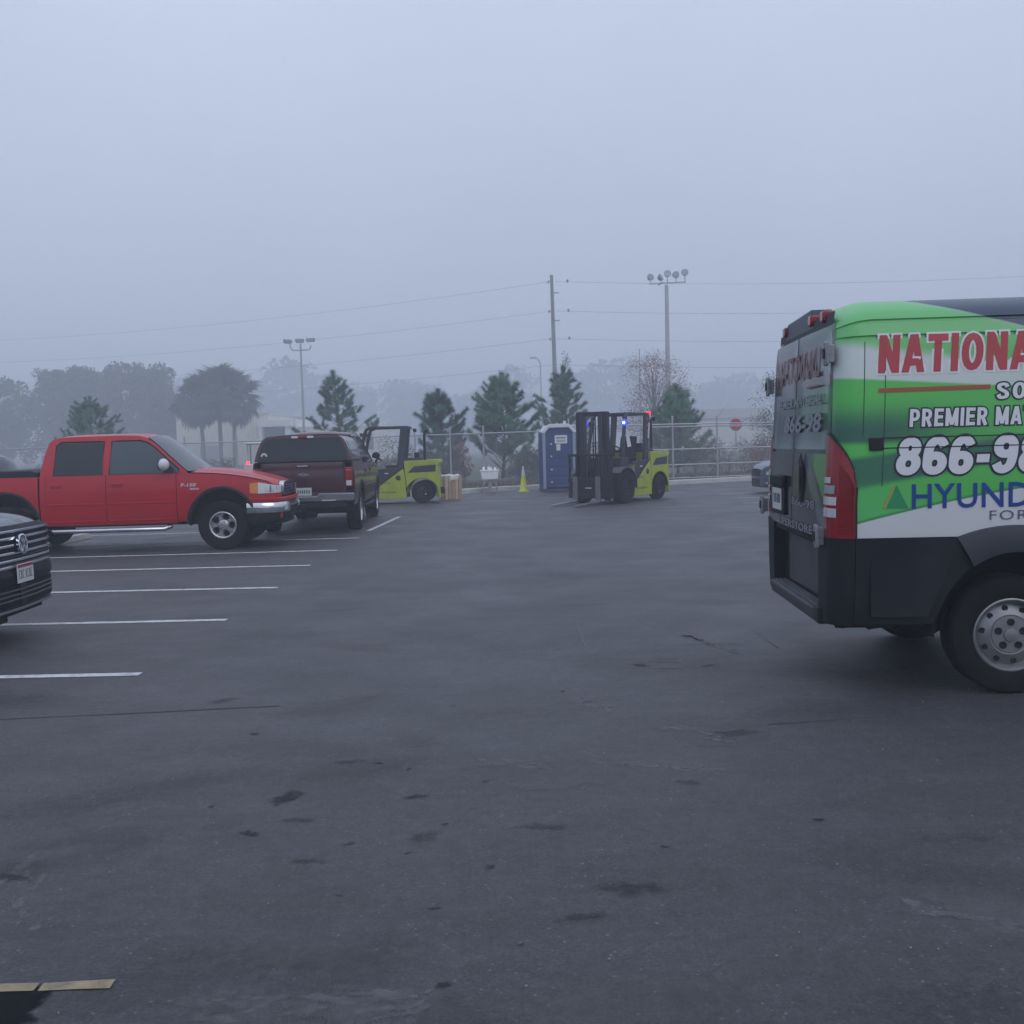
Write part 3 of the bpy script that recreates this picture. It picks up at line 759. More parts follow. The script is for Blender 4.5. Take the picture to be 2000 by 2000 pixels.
def crate():
    t = thing('waste_bin', 'tan slatted waste bin lined with white bag behind the parked forklift', 'bin', (-1.90, 31.2, 0), R(22))
    T1 = mat('tan_slat', (0.40, 0.29, 0.20), 0.8, var=0.15, vscale=5); T2 = mat('tan_slat_pale', (0.50, 0.40, 0.28), 0.8, var=0.15, vscale=5)
    MB().b(-0.25, 0.25, -0.25, 0.25, 0.05, 0.70).build('liner', mat('liner_brown', (0.30, 0.22, 0.15), 0.8), t)
    k = 0
    for s in range(4):
        for i in range(5):
            o = MB().b(-0.048, 0.048, -0.015, 0.015, 0.0, 0.74).build('slat', T1 if (i + s) % 3 else T2, t, bevel=0.004)
            a = s * math.pi / 2; p = Matrix.Rotation(a, 3, 'Z') @ Vector((-0.22 + i * 0.11, -0.265, 0)); o.location = p; o.rotation_euler = (0, 0, a)
    mb = MB(); r2 = random.Random(3)
    mb.lathe([(0.30, 0.60), (0.315, 0.66), (0.31, 0.74), (0.27, 0.77), (0.22, 0.74), (0.0, 0.72)], 'z', n=24)
    mb.v = [(x * (1 + 0.05 * math.sin(9 * i)) * (1.0), y * (1 + 0.05 * math.cos(7 * i)), z + 0.02 * math.sin(5 * i)) for i, (x, y, z) in enumerate(mb.v)]
    mb.build('bag_rim', mat('bag_white', (0.62, 0.62, 0.60), 0.6), t)
crate()
def cart():
    """low service cart whose lamp glows beside the maroon truck"""
    t = thing('utility_cart', 'white utility cart with a glowing red lamp left of the maroon pickup canopy', 'cart', (-7.95, 32.3, 0), R(100))
    W = mat('cart_white', (0.55, 0.55, 0.54), 0.5, var=0.1)
    MB().b(-1.1, 1.0, -0.52, 0.52, 0.45, 0.85).build('body', W, t, bevel=0.06)
    MB().b(-1.1, -0.35, -0.55, 0.55, 0.85, 1.25).build('cargo_box', W, t, bevel=0.03)
    MB().b(-0.25, 0.3, -0.48, 0.48, 0.85, 1.05).build('seat', M_BLK, t, bevel=0.04)
    for x in (-0.4, 0.75):
        for y in (-0.48, 0.48): MB().bar((x, y, 0.85), (x * 0.9, y, 1.88), 0.04, 0.04).build('roof_post', M_GALV, t)
    MB().b(-0.6, 0.8, -0.55, 0.55, 1.88, 1.95).build('roof', W, t, bevel=0.03)
    MB().lathe([(0.16 + 0.02 * math.cos(a), 0.02 * math.sin(a)) for a in [2 * math.pi * k / 8 for k in range(8)]], 'x', n=20, closed=True).build('steering_wheel', M_WHT, t, loc=(0.42, -0.25, 1.55))
    MB().b(-0.05, 0.0, -0.05, 0.05, -0.05, 0.05).build('tail_lamp', mat('lamp_red_small', (0.6, 0.03, 0.03), 0.3, emit=(1.0, 0.06, 0.08), estr=2.2), t, loc=(-1.12, 0.42, 1.30), bevel=0.012)
    ws = (tyre_mesh(0.25, 0.18, 0.12), [('rim', rim_spoked(0.12, 0.18, 5, 0.4))])
    for x in (-0.75, 0.75):
        for s in (-1, 1): put_wheel(t, x, s * 0.46, 0.25, ws)
cart()
def stop_sign(loc, lab, s=0.30):
    t = thing('stop_sign', lab, 'sign', loc, R(-4))
    MB().b(-0.025, 0.025, 0.0, 0.05, 0, 2.75).build('post', M_GALV, t)
    oc = lambda r: [(r * math.cos(R(22.5 + 45 * k)), 2.35 + r * math.sin(R(22.5 + 45 * k))) for k in range(8)]
    MB().prism(oc(s * 1.08), -0.012, -0.002).build('border', M_WHT, t)
    p = MB().prism(oc(s), -0.020, -0.0125).build('panel', mat('sign_red', (0.42, 0.02, 0.03), 0.4), t)
    vs, fs = text_mesh('STOP', 0.19, 0.46, 0.02)
    MB().add([(a - 0.23, -0.0225, b + 2.255) for a, b in vs], fs).build('sign_word', M_WHT, t, smooth=None, weld=False)
    return t
stop_sign((10.6, 47.0, 0), 'red octagonal stop sign behind the railed fence')
t = thing('site_sign', 'small blank white board on a post behind the railed fence', 'sign', (10.6, 45.5, 0))
MB().b(-0.03, 0.03, 0, 0.05, 0, 1.3).build('post', M_GALV, t); MB().b(-0.20, 0.20, -0.02, 0.0, 1.25, 1.75).build('board', M_WHT, t)

# ------------------------------------------------------------------ poles and wires
M_POLE = mat('weathered_pole', (0.13, 0.12, 0.11), 0.9, var=0.2, vscale=1.5)
def utility_pole(loc, label, lean=0.0):
    t = thing('utility_pole', label, 'utility pole', loc, 0); t.rotation_euler = (0, lean, 0)
    MB().cyl((0, 0, -0.5), (0, 0, 22.6), 0.34, 0.20, 14).build('shaft', M_POLE, t, smooth=50)
    for z in (20.4, 17.0): MB().bar((0.15, 0, z), (0.85, 0, z), 0.10, 0.12).build('step_bracket', M_POLE, t)
    for z in (21.8, 18.2, 14.8):
        MB().bar((-0.15, 0, z), (-0.40, 0, z), 0.10, 0.10).build('insulator_bracket', M_POLE, t)
        MB().lathe([(0.05, -0.22), (0.13, -0.15), (0.06, -0.1), (0.13, -0.02), (0.06, 0.04), (0.1, 0.12), (0, 0.16)], 'z', n=10).build('insulator', mat('insulator_grey', (0.10, 0.10, 0.11), 0.4), t, loc=(-0.44, 0, z))
        MB().lathe([(0.05, -0.2), (0.14, -0.1), (0.14, 0.1), (0.05, 0.2)], 'z', n=10).build('spacer', mat('insulator_grey'), t, loc=(1.95, 0, z))
    return t
PX, PY = 5.9, 125.0
utility_pole((PX, PY, 0), 'tall dark utility pole with vine near its base, carrying four power lines', -0.012)
utility_pole((-96, 172, 0), 'distant utility pole at the far end of the left-hand power lines')
utility_pole((92, 122, 0), 'distant utility pole at the far end of the right-hand power lines')
for z, dl in ((21.8, 0), (18.2, 0), (14.8, 0), (11.6, 0)):
    for (x1, y1, side) in ((-96, 172, 'left'), (92, 122, 'right')):
        pts = []
        for k in range(41):
            u = k / 40; sag = 1.3 * 4 * u * (1 - u)
            pts.append((PX + (-0.44 if side == 'left' else 0.2) + (x1 - PX) * u, PY + (y1 - PY) * u, z + (0.0) * u - sag))
        w = MB().tube(pts, 0.017, 5).build('power_line', mat('cable', (0.10, 0.10, 0.11), 0.7), None, smooth=50)
        nm = {21.8: 'topmost', 18.2: 'second highest', 14.8: 'third highest', 11.6: 'lowest'}[z]
        tag(w, '%s thin power line running %s from the utility pole' % (nm, side), 'power line', 'power lines strung from the utility pole')
M_LP = mat('lamp_pole_grey', (0.30, 0.31, 0.33), 0.6, 0.2)
def flood_head(parent, loc, rz, tilt):
    h = MB().prism([(-0.42, -0.10), (0.42, -0.10), (0.48, 0.30), (-0.48, 0.30)], -0.16, 0.22).build('lamp_head', mat('lamp_housing', (0.13, 0.14, 0.16), 0.6), parent, loc=loc, rot=(tilt, 0, rz), bevel=0.05)
    MB().b(-0.36, 0.36, -0.175, -0.155, -0.02, 0.24).build('lamp_glass', mat('lamp_pane', (0.30, 0.32, 0.36), 0.3), h)
def parking_lamp(loc):
    t = thing('light_pole', 'slim light pole carrying three shoebox lamps behind the maroon pickup', 'light pole', loc)
    MB().cyl((0, 0, 0), (0, 0, 13.4), 0.16, 0.10, 12).build('shaft', M_LP, t, smooth=50)
    MB().tube([(-1.15, 0, 13.55), (-1.10, 0, 12.95), (-0.95, 0, 12.75), (-0.7, 0, 12.68), (0.7, 0, 12.68), (0.95, 0, 12.75), (1.08, 0, 12.95), (1.1, 0, 13.2)], 0.07, 8).build('bracket', M_LP, t, smooth=50)
    for x, z, rz, ti in ((-1.42, 13.55, 0.7, 0.5), (-0.10, 13.6, 0.3, 0.35), (1.10, 13.65, -0.1, 0.2)): flood_head(t, (x, 0, z), rz, ti)
parking_lamp((-22.6, 110, 0))
def sports_light(loc):
    t = thing('light_pole', 'thick tall light pole with a crossbar of five round floodlights', 'light pole', loc)
    MB().cyl((0, 0, 0), (0, 0, 19.7), 0.32, 0.20, 14).build('shaft', mat('concrete_pole', (0.34, 0.33, 0.33), 0.8, var=0.1, vscale=0.6), t, smooth=50)
    MB().bar((-1.9, 0, 19.85), (2.1, 0, 19.95), 0.16, 0.12).bar((-0.8, 0.6, 19.8), (-0.5, -0.6, 19.9), 0.12, 0.1).build('crossbar', M_LP, t)
    for i, (x, y, z, rz) in enumerate(((-1.75, 0, 20.55, 0.5), (-0.55, 0.5, 20.6, 1.1), (0.05, -0.4, 20.8, 0.1), (1.05, 0.1, 20.75, -0.5), (2.0, 0, 20.95, -0.2))):
        h = MB().lathe([(0.40, -0.12), (0.38, 0.02), (0.22, 0.30), (0.10, 0.36), (0, 0.37)], 'y', n=18).build('floodlight', mat('flood_housing', (0.12, 0.125, 0.14), 0.5, 0.3), t, loc=(x, y, z), rot=(R(-25), 0, rz))
        MB().lathe([(0.37, -0.09), (0.2, -0.10), (0, -0.10)], 'y', n=18).build('flood_glass', mat('flood_pane', (0.20, 0.21, 0.24), 0.2, 0.2), h)
        MB().bar((x, y, z - 0.3), (x, y * 0.6, 19.95), 0.09, 0.09).build('flood_bracket', M_LP, t)
sports_light((17.45, 110, -1.0))
t = thing('street_lamp', 'faint curved-neck street lamp seen far behind the utility pole', 'street lamp', (5.3, 165, 0))
MB().tube([(0, 0, 0), (0, 0, 14.5), (-0.1, 0, 15.3), (-0.5, 0, 15.9), (-0.9, 0, 16.0)], 0.11, 8).build('shaft', M_LP, t, smooth=50); MB().b(-1.75, -0.7, -0.22, 0.22, 15.85, 16.15).build('lamp_head', M_LP, t, bevel=0.06)
t = thing('flag_pole', 'thin bare pole rising beside the reddish tree', 'pole', (11.75, 90, 0))
MB().cyl((0, 0, 0), (0, 0, 9.9), 0.06, 0.045, 8).lathe([(0, 9.9), (0.08, 9.96), (0, 10.05)], 'z', n=8).build('shaft', M_LP, t)

# ------------------------------------------------------------------ buildings
def warehouse():
    t = thing('warehouse', 'cream ribbed metal warehouse wall behind the palms', 'building', (-60.5 * 0.77, 182 * 0.77, 0), R(-3)); t.scale = (0.77, 0.77, 0.77)
    CR = mat('cream_cladding', (0.72, 0.69, 0.60), 0.7, var=0.06, vscale=0.4, dirt=(0.55, 0.52, 0.46), dscale=0.5, damt=0.5)
    W, H, D = 17.0, 8.9, 24.0
    mb = MB(); rows = [[], []]
    x = 0.0
    MB().b(0, W, 0.1, D, 0, H).build('shell', CR, t)
    for k in range(29):
        MB().b(k * 0.6, k * 0.6 + 0.28, -0.10, 0.10, 0, H - 0.02).build('wall_rib', CR, t)
    MB().b(-0.2, W + 0.2, -0.25, D + 0.2, H, H + 0.35).build('eave_trim', mat('eave_grey', (0.45, 0.44, 0.42), 0.7), t)
    MB().b(4.2, 7.6, -0.14, 0.0, 0, 3.6).build('shutter', mat('shutter_grey', (0.33, 0.33, 0.34), 0.6), t)
    MB().prism([(-0.2, H + 0.35), (W + 0.2, H + 0.35), (W / 2, H + 1.2)], 0, D).build('roof', mat('roof_grey', (0.40, 0.41, 0.42), 0.6), t)
warehouse()
def depot():
    t = thing('depot_building', 'pale low building with a white canopy band over a dark loading bay', 'building', (-44.6 * 0.77, 180 * 0.77, 0), R(-2)); t.scale = (0.77, 0.77, 0.77)
    WH = mat('depot_white', (0.74, 0.73, 0.71), 0.7, var=0.05, vscale=0.5); CR = mat('depot_cream', (0.66, 0.64, 0.58), 0.75, var=0.06, vscale=0.5)
    MB().b(0.2, 4.4, 0.6, 1.0, 0, 6.6).build('bay_opening', mat('bay_dark', (0.035, 0.038, 0.045), 0.8), t)
    MB().b(-0.4, 6.0, 0.9, 18, 0, 8.0).build('bay_block', CR, t)
    MB().b(-0.4, 5.6, -1.2, 1.2, 6.7, 7.9).build('canopy', WH, t)
    for x in (0.0, 4.75): MB().b(x - 0.25, x + 0.35, -0.9, 0.9, 0, 6.7).build('column', WH, t)
    MB().b(6.0, 21.0, 2, 18, 0, 6.4).build('office_block', CR, t)
    for k in range(5): MB().b(7.2 + k * 2.8, 8.6 + k * 2.8, 1.9, 2.05, 2.2, 4.6).build('window', mat('far_window', (0.08, 0.09, 0.11), 0.2), t)
    MB().b(5.9, 21.2, 1.8, 18.2, 6.4, 6.7).build('roof_edge', WH, t)
depot()
t = thing('far_shed', 'low pale shed roof faint in the fog right of the stop sign', 'building', (26, 150, 0))
MB().b(-1, 13, 0, 10, 0, 5.0).build('wall', mat('depot_cream'), t); MB().prism([(-1.5, 5.0), (13.5, 5.0), (12.5, 6.4), (-0.5, 6.4)], -0.5, 10.5).build('roof', mat('shed_roof', (0.42, 0.42, 0.42), 0.7), t)
# ------------------------------------------------------------------ plants
M_BARK = mat('bark', (0.075, 0.060, 0.050), 0.95, var=0.3, vscale=6)
def leafmat(name, c, v=0.3, sc=1.2):
    m = mat(name, c, 0.75, var=v, vscale=sc, spec=0.25)
    return m
M_PINE = [leafmat('pine_needles_a', (0.074, 0.165, 0.105)), leafmat('pine_needles_b', (0.092, 0.195, 0.110)), leafmat('pine_needles_c', (0.064, 0.150, 0.100))]
def shoot(mb, base, d, L, nl, cnt, rg, wd=0.0085):
    """a foxtail of needles round the end of a twig"""
    d = d.normalized(); e1 = d.orthogonal().normalized(); e2 = d.cross(e1)
    for k in range(cnt):
        u = rg.random() ** 0.8; p = base + d * (L * u)
        a = rg.uniform(0, 2 * math.pi); rad = (e1 * math.cos(a) + e2 * math.sin(a))
        n = (rad * rg.uniform(0.7, 1.0) + d * rg.uniform(0.1, 0.9)).normalized() * nl * rg.uniform(0.7, 1.15)
        s = n.cross(d).normalized() * wd if n.cross(d).length > 1e-4 else e1 * wd
        i = len(mb.v); mb.v += [tuple(p - s), tuple(p + s), tuple(p + n)]; mb.f.append((i, i + 1, i + 2)); mb.mi.append(0)
def pine(label, loc, H, Wd, seed, clear=0.8, m=0, dens=1.0, n=90):
    """tufts of needles carried on up-curving twigs, spread unevenly through the crown"""
    rg = random.Random(seed)
    t = thing('pine_tree', label, 'pine tree', loc, rg.uniform(0, 6), 'young pines behind the fence')
    wood = MB(); fol = MB(); ph = [rg.uniform(0, 6) for _ in range(4)]
    tr = lambda z: Vector((0.07 * math.sin(z * 1.1 + ph[0]), 0.07 * math.sin(z * 0.9 + ph[1]), z))
    wood.tube([tr(H * 0.95 * k / 10) for k in range(11)], [0.085 * (1 - 0.9 * k / 10) * H / 5 for k in range(11)], 8)
    for k in range(n):
        f = (k + rg.random()) / n; a = k * 2.39996 + rg.uniform(-0.5, 0.5)
        z = clear + (H * 0.90 - clear) * f
        # lobed outline: some sides of the tree reach out further than others
        lobe = 0.80 + 0.36 * math.sin(2 * a + ph[2] + 4 * f) + 0.24 * math.sin(3 * a + ph[3] - 7 * f)
        w = Wd * 0.64 * (1 - f ** 1.6) ** 0.75 * (0.70 + 0.30 * min(1, f / 0.2)) * lobe
        r = max(0.10, w * (rg.random() ** 0.38))
        p = tr(z) + Vector((math.cos(a) * r, math.sin(a) * r, 0))
        b0 = tr(max(0.3, z - r * rg.uniform(0.35, 0.75))); mid = b0 + (p - b0) * 0.6 - Vector((0, 0, 0.05 * r))
        wood.tube([b0, mid, p], [0.020, 0.013, 0.007], 5)
        up = Vector((math.cos(a) * 0.75, math.sin(a) * 0.75, rg.uniform(0.3, 1.2)))
        L = rg.uniform(0.40, 0.75)
        shoot(fol, p - up.normalized() * 0.15, up, L, rg.uniform(0.20, 0.29), int(330 * dens), rg)
        for j in range(2):
            sd = Vector((math.cos(a + rg.uniform(-1.6, 1.6)), math.sin(a + rg.uniform(-1.6, 1.6)), rg.uniform(0.1, 0.9)))
            shoot(fol, mid + (p - mid) * rg.random(), sd, rg.uniform(0.25, 0.5), 0.20, int(170 * dens), rg)
    for k in range(3):
        shoot(fol, tr(H * 0.86), Vector((rg.uniform(-0.2, 0.2), rg.uniform(-0.2, 0.2), 1)), 0.14 * H, 0.25, int(330 * dens), rg)
    wood.build('trunk', M_BARK, t, smooth=50, weld=False)
    fol.build('crown', M_PINE[m], t, smooth=None, weld=False)
    return t
pine('bushy green pine top rising behind the red pickup cab', (-23.6, 56.5, 0.1), 4.9, 4.6, 11, 0.4, 1, 1.0, 110)
pine('open pine with separate tufts behind the maroon pickup canopy', (-9.2, 53.5, 0.1), 5.75, 3.6, 23, 1.9, 0, 0.9, 58)
pine('narrow pine standing behind the forklift exhaust stack', (-3.2, 46.5, 0.1), 4.2, 2.7, 31, 0.6, 2, 1.0, 75)
pine('broad pine with forked lower branches behind the sink', (-0.35, 47.5, 0.1), 4.95, 3.5, 47, 1.25, 1, 1.0, 120)
pine('pine with a thin leader rising over the blue toilet', (2.85, 53.0, 0.1), 5.65, 3.2, 54, 0.8, 0, 1.0, 85)
pine('rounded pine under the thick floodlight pole', (8.0, 48.0, 0.1), 4.2, 3.6, 61, 0.4, 1, 1.0, 110)

def leaf_cloud(mb, c, r, n, size, rg, flat=0.8, shell=0.45):
    for k in range(n):
        d = Vector((rg.gauss(0, 1), rg.gauss(0, 1), rg.gauss(0, 1))).normalized()
        q = r * (shell + (1 - shell) * rg.random() ** 0.5)
        p = Vector(c) + Vector((d.x * q, d.y * q, d.z * q * flat))
        a = Vector((rg.gauss(0, 1), rg.gauss(0, 1), rg.gauss(0, 1))).normalized(); b = a.orthogonal().normalized(); s = size * rg.uniform(0.6, 1.3)
        i = len(mb.v); mb.v += [tuple(p - a * s * 0.5), tuple(p + b * s * 0.32), tuple(p + a * s * 0.55), tuple(p - b * s * 0.32)]; mb.f.append((i, i + 1, i + 2, i + 3)); mb.mi.append(0)
def broadleaf(name, label, loc, H, Wd, seed, m, leaf=0.45, clumps=46, per=85, cb=0.25, cat='tree', group=None, sparse=False, trunk=0.3, flat=0.8, skew=0.0):
    rg = random.Random(seed)
    t = thing(name, label, cat, loc, 0, group)
    wood = MB(); fol = MB(); tips = []
    wood.tube([(0, 0, 0), (0.02 * H, 0.01 * H, H * 0.2), (0.0, -0.01 * H, H * 0.42), (0.0, 0.0, H * 0.66)], [trunk, trunk * 0.8, trunk * 0.55, trunk * 0.25], 9)
    for k in range(clumps):
        a = rg.uniform(0, 2 * math.pi); f = rg.random(); z = H * (cb + (0.97 - cb) * f ** 0.8)
        wz = math.sqrt(max(0.05, 1 - ((z / H - (cb + 0.42 * (1 - cb))) / (0.62 * (1 - cb) + 0.05)) ** 2))
        r = Wd * 0.5 * wz * rg.uniform(0.35, 1.0)
        p = Vector((r * math.cos(a) + skew * z, r * math.sin(a), z))
        st = Vector((0, 0, H * rg.uniform(0.22, 0.5))) if not sparse else Vector((0, 0, min(0.60 * H, z * rg.uniform(0.35, 0.75))))
        mid = st + (p - st) * 0.5 + Vector((0, 0, 0.06 * H))
        wood.tube([st, mid, p], [trunk * 0.30, trunk * 0.16, trunk * 0.05], 5)
        cr = Wd * (rg.uniform(0.05, 0.15) if not sparse else rg.uniform(0.09, 0.17))
        leaf_cloud(fol, p, cr * (1.5 if sparse else 1.0), per, leaf, rg, flat, 0.05 if sparse else 0.25)
        if sparse:
            for j in range(4):
                e = p + Vector((rg.gauss(0, 1), rg.gauss(0, 1), rg.uniform(0.2, 1.5))).normalized() * cr * rg.uniform(1.0, 2.2)
                wood.tube([p, e], [trunk * 0.06, trunk * 0.03], 4)
    wood.build('trunk', M_BARK, t, smooth=50, weld=False); fol.build('crown', m, t, smooth=None, weld=False)
    return t
OAK = leafmat('oak_leaves', (0.050, 0.060, 0.040), 0.35, 0.25); OAK2 = leafmat('oak_leaves_brown', (0.070, 0.062, 0.045), 0.35, 0.25)
G = 'big broadleaf trees on the left'
broadleaf('oak_tree', 'dark tree cut off behind the silver SUV', (-89.0, 172, 0), 15.8, 13.4, 1, leafmat('oak_leaves_green', (0.045, 0.070, 0.040), 0.35, 0.25), 0.50, 150, 110, 0.06, group=G)
broadleaf('oak_tree', 'tall grey-green tree, leftmost of the rounded clump over the red pickup', (-76.8, 176, 0), 17.4, 14.0, 2, OAK, 0.50, 170, 110, 0.05, group=G)
broadleaf('oak_tree', 'tall grey-green tree in the middle of the rounded clump over the red pickup', (-67.9, 178, 0), 17.8, 13.0, 3, OAK2, 0.50, 160, 110, 0.05, group=G)
broadleaf('oak_tree', 'brownish rounded tree at the cream warehouse end of the clump', (-61.7, 171.6, 0), 16.9, 10.6, 4, OAK, 0.50, 130, 110, 0.05, group=G)
broadleaf('oak_tree', 'lower shoulder tree against the cream warehouse corner', (-56.3, 164, 0), 12.0, 7.0, 5, OAK2, 0.45, 90, 100, 0.03, group=G)
RED = leafmat('autumn_leaves', (0.20, 0.080, 0.060), 0.35, 0.8)
broadleaf('autumn_tree', 'sparse reddish tree at the foot of the thick floodlight pole', (12.4, 86, 0), 9.2, 6.0, 8, RED, 0.15, 95, 60, 0.10, sparse=True, trunk=0.14)
broadleaf('small_tree', 'thin grey-green tree partly hidden by the green van', (13.25, 49.5, 0), 4.9, 2.6, 9, leafmat('grey_leaves', (0.070, 0.088, 0.065), 0.3), 0.10, 60, 50, 0.05, sparse=True, trunk=0.05)
# shrubs along the fence
SH = leafmat('shrub_leaves', (0.050, 0.070, 0.042), 0.4, 2.0); SHR = leafmat('shrub_leaves_red', (0.14, 0.07, 0.055), 0.4, 2.0); SHB = leafmat('dry_shrub', (0.11, 0.095, 0.07), 0.4, 2.0)
def shrub(label, x, y, H, Wd, seed, m, n=34, per=60, leaf=0.08):
    return broadleaf('shrub', label, (x, y, 0.08), H, Wd, seed, m, leaf, n, per, 0.02, 'shrub', 'shrubs along the fence', True, 0.03)
shrub('pinkish dry shrub between two pines behind the bin', -2.0, 42.5, 1.9, 0.9, 101, leafmat('pink_shrub', (0.24, 0.12, 0.095), 0.3, 2), 26, 26)
shrub('low green shrub below the broad pine', 1.0, 43.5, 1.3, 2.0, 102, SH)
shrub('low green shrub behind the waste bin', -2.6, 42.0, 1.0, 1.8, 103, SH)
shrub('dark shrub at the blue toilet corner', 0.55, 42.6, 1.25, 1.4, 104, SH)
shrub('reddish dry shrub below the stop sign', 9.6, 44.0, 1.5, 2.2, 105, SHB, 26)
shrub('green shrub below the rounded pine', 8.0, 43.5, 1.6, 2.6, 106, SH, 28)
shrub('rust coloured shrub left of the blue-grey sedan', 10.9, 43.6, 1.35, 1.8, 107, SHR)
shrub('green shrub behind the chain link gate', 12.4, 45.5, 1.9, 2.4, 108, SH, 28)
shrub('small green shrub behind the forklift counterweight', 5.6, 43.0, 1.5, 2.2, 109, SH, 26)
shrub('grey-green shrub behind the mast of the lit forklift', 3.4, 44.0, 1.7, 2.2, 110, SH, 26)
shrub('dark shrub behind the cab of the parked forklift', -5.2, 45.5, 1.9, 2.6, 111, SH, 28)
shrub('low shrub far left along the fence behind the silver SUV', -24.5, 54.8, 1.3, 2.8, 112, SH, 24)
shrub('scrubby shrub in front of the palm trunks', -15.5, 52.5, 1.2, 2.4, 113, SHB, 24)
# palms
def frond_mesh(seed, L):
    rg = random.Random(seed); mb = MB()
    n = 12; pts = [Vector((L * 0.55 * u, 0, 0.10 * L * math.sin(u * 2.2))) for u in seq(0, 1, 5)]
    mb.tube(pts, [0.035, 0.03, 0.028, 0.025, 0.02, 0.015], 4)
    tip = pts[-1]
    for k in range(26):
        a = R(-105 + 210 * k / 25 + rg.uniform(-3, 3)); l = L * 0.50 * rg.uniform(0.8, 1.05) * (0.72 + 0.28 * math.cos(a * 0.7))
        d = Vector((math.cos(a), math.sin(a), rg.uniform(-0.15, 0.05))); s = Vector((-math.sin(a), math.cos(a), 0)) * 0.10
        m = tip + d * l * 0.55; e = tip + d * l + Vector((0, 0, -0.28 * l))
        i = len(mb.v); mb.v += [tuple(tip - s * 0.4), tuple(tip + s * 0.4), tuple(m + s), tuple(m - s), tuple(e)]
        mb.f += [(i, i + 1, i + 2, i + 3), (i + 3, i + 2, i + 4)]; mb.mi += [0, 0]
    return mb.mesh('frond', leafmat('palm_leaves', (0.052, 0.066, 0.048), 0.3, 0.6), None, weld=False)
FR = [frond_mesh(k, 3.3) for k in range(4)]
def palm(label, loc, H, seed, nf=44, sc=1.0, lean=0.0):
    rg = random.Random(seed); t = thing('palm_tree', label, 'palm tree', loc, 0, 'palms behind the fence')
    MB().tube([(lean * (u ** 2), 0, H * u) for u in seq(-0.05, 1, 8)], [0.26 - 0.05 * u for u in seq(0, 1, 8)], 10).build('trunk', mat('palm_bark', (0.13, 0.115, 0.10), 0.95, var=0.25, vscale=2), t, smooth=50)
    for k in range(nf):
        f = k / (nf - 1); el = R(80 - 150 * f ** 0.9 + rg.uniform(-10, 10)); az = k * 2.39996 + rg.uniform(-0.3, 0.3)
        o = put(FR[k % 4], 'frond', t, (lean, 0, H + 0.1), (rg.uniform(-0.5, 0.5), -el, az), (sc * rg.uniform(0.85, 1.1),) * 3)
    return t
palm('leftmost of three palms whose crowns merge beside the warehouse', (-38.3, 125, 0), 8.1, 1, 74, 1.12, -0.3)
palm('middle one of three palms whose crowns merge beside the warehouse', (-36.4, 126, 0), 9.1, 2, 78, 1.16, 0.0)
palm('palm nearest the pale depot, of three whose crowns merge', (-34.3, 124.5, 0), 8.3, 3, 74, 1.12, 0.3)
# vine on the utility pole
rg = random.Random(77); vn = MB()
for k in range(20):
    z = rg.uniform(8.5, 13.2); leaf_cloud(vn, (PX + 0.75 + (z - 8.5) * 0.14 + rg.uniform(-0.3, 0.4), PY, z), 0.42, 16, 0.22, rg)
vt = thing('vine', 'ragged vine clinging to the side of the tall utility pole', 'vine', (0, 0, 0)); vn.build('leaves', leafmat('vine_leaves', (0.05, 0.06, 0.04)), vt, smooth=None, weld=False)
MB().tube([(PX + 0.4, PY, 0), (PX + 0.45, PY, 7), (PX + 0.9, PY, 10), (PX + 1.5, PY, 13)], [0.12, 0.10, 0.06, 0.03], 6).build('stem', M_BARK, vt)
# the wood that closes the view, too far off to count
rg = random.Random(5); fw = MB()
for k in range(420):
    x = -300 + 600 * rg.random(); y = 410 + 50 * rg.random(); h = 30 + 5 * math.sin(x * 0.05) + 4 * math.sin(x * 0.13 + 1) + rg.uniform(-3, 3)
    for j in range(3): leaf_cloud(fw, (x + rg.uniform(-2, 2), y, h * (0.30 + 0.28 * j)), 6.5, 34, 2.8, rg)
w_ = fw.build('far_wood', leafmat('far_leaves', (0.045, 0.052, 0.040), 0.2, 0.05), None, smooth=None, weld=False); tag(w_, 'dim line of far woodland almost lost in the fog', 'woodland', kind='stuff')
# grass tufts and ground cover along the bed
rg = random.Random(9); gb = MB()
for k in range(9000):
    x = rg.uniform(-22, 16); yk = interp(KERB, x); y = yk + 0.4 + 6.5 * rg.random() ** 1.3; h = rg.uniform(0.05, 0.22); a = rg.uniform(0, 6.3); w = 0.012
    i = len(gb.v); gb.v += [(x - w * math.cos(a), y - w * math.sin(a), 0.10), (x + w * math.cos(a), y + w * math.sin(a), 0.10), (x + rg.uniform(-.08, .08), y + rg.uniform(-.08, .08), 0.10 + h)]; gb.f.append((i, i + 1, i + 2)); gb.mi.append(0)
gs_ = gb.build('grass', leafmat('dry_grass', (0.10, 0.095, 0.055), 0.4, 1.0), None, smooth=None, weld=False); tag(gs_, 'thin dry grass growing through the mulch behind the kerb', 'grass', kind='stuff')
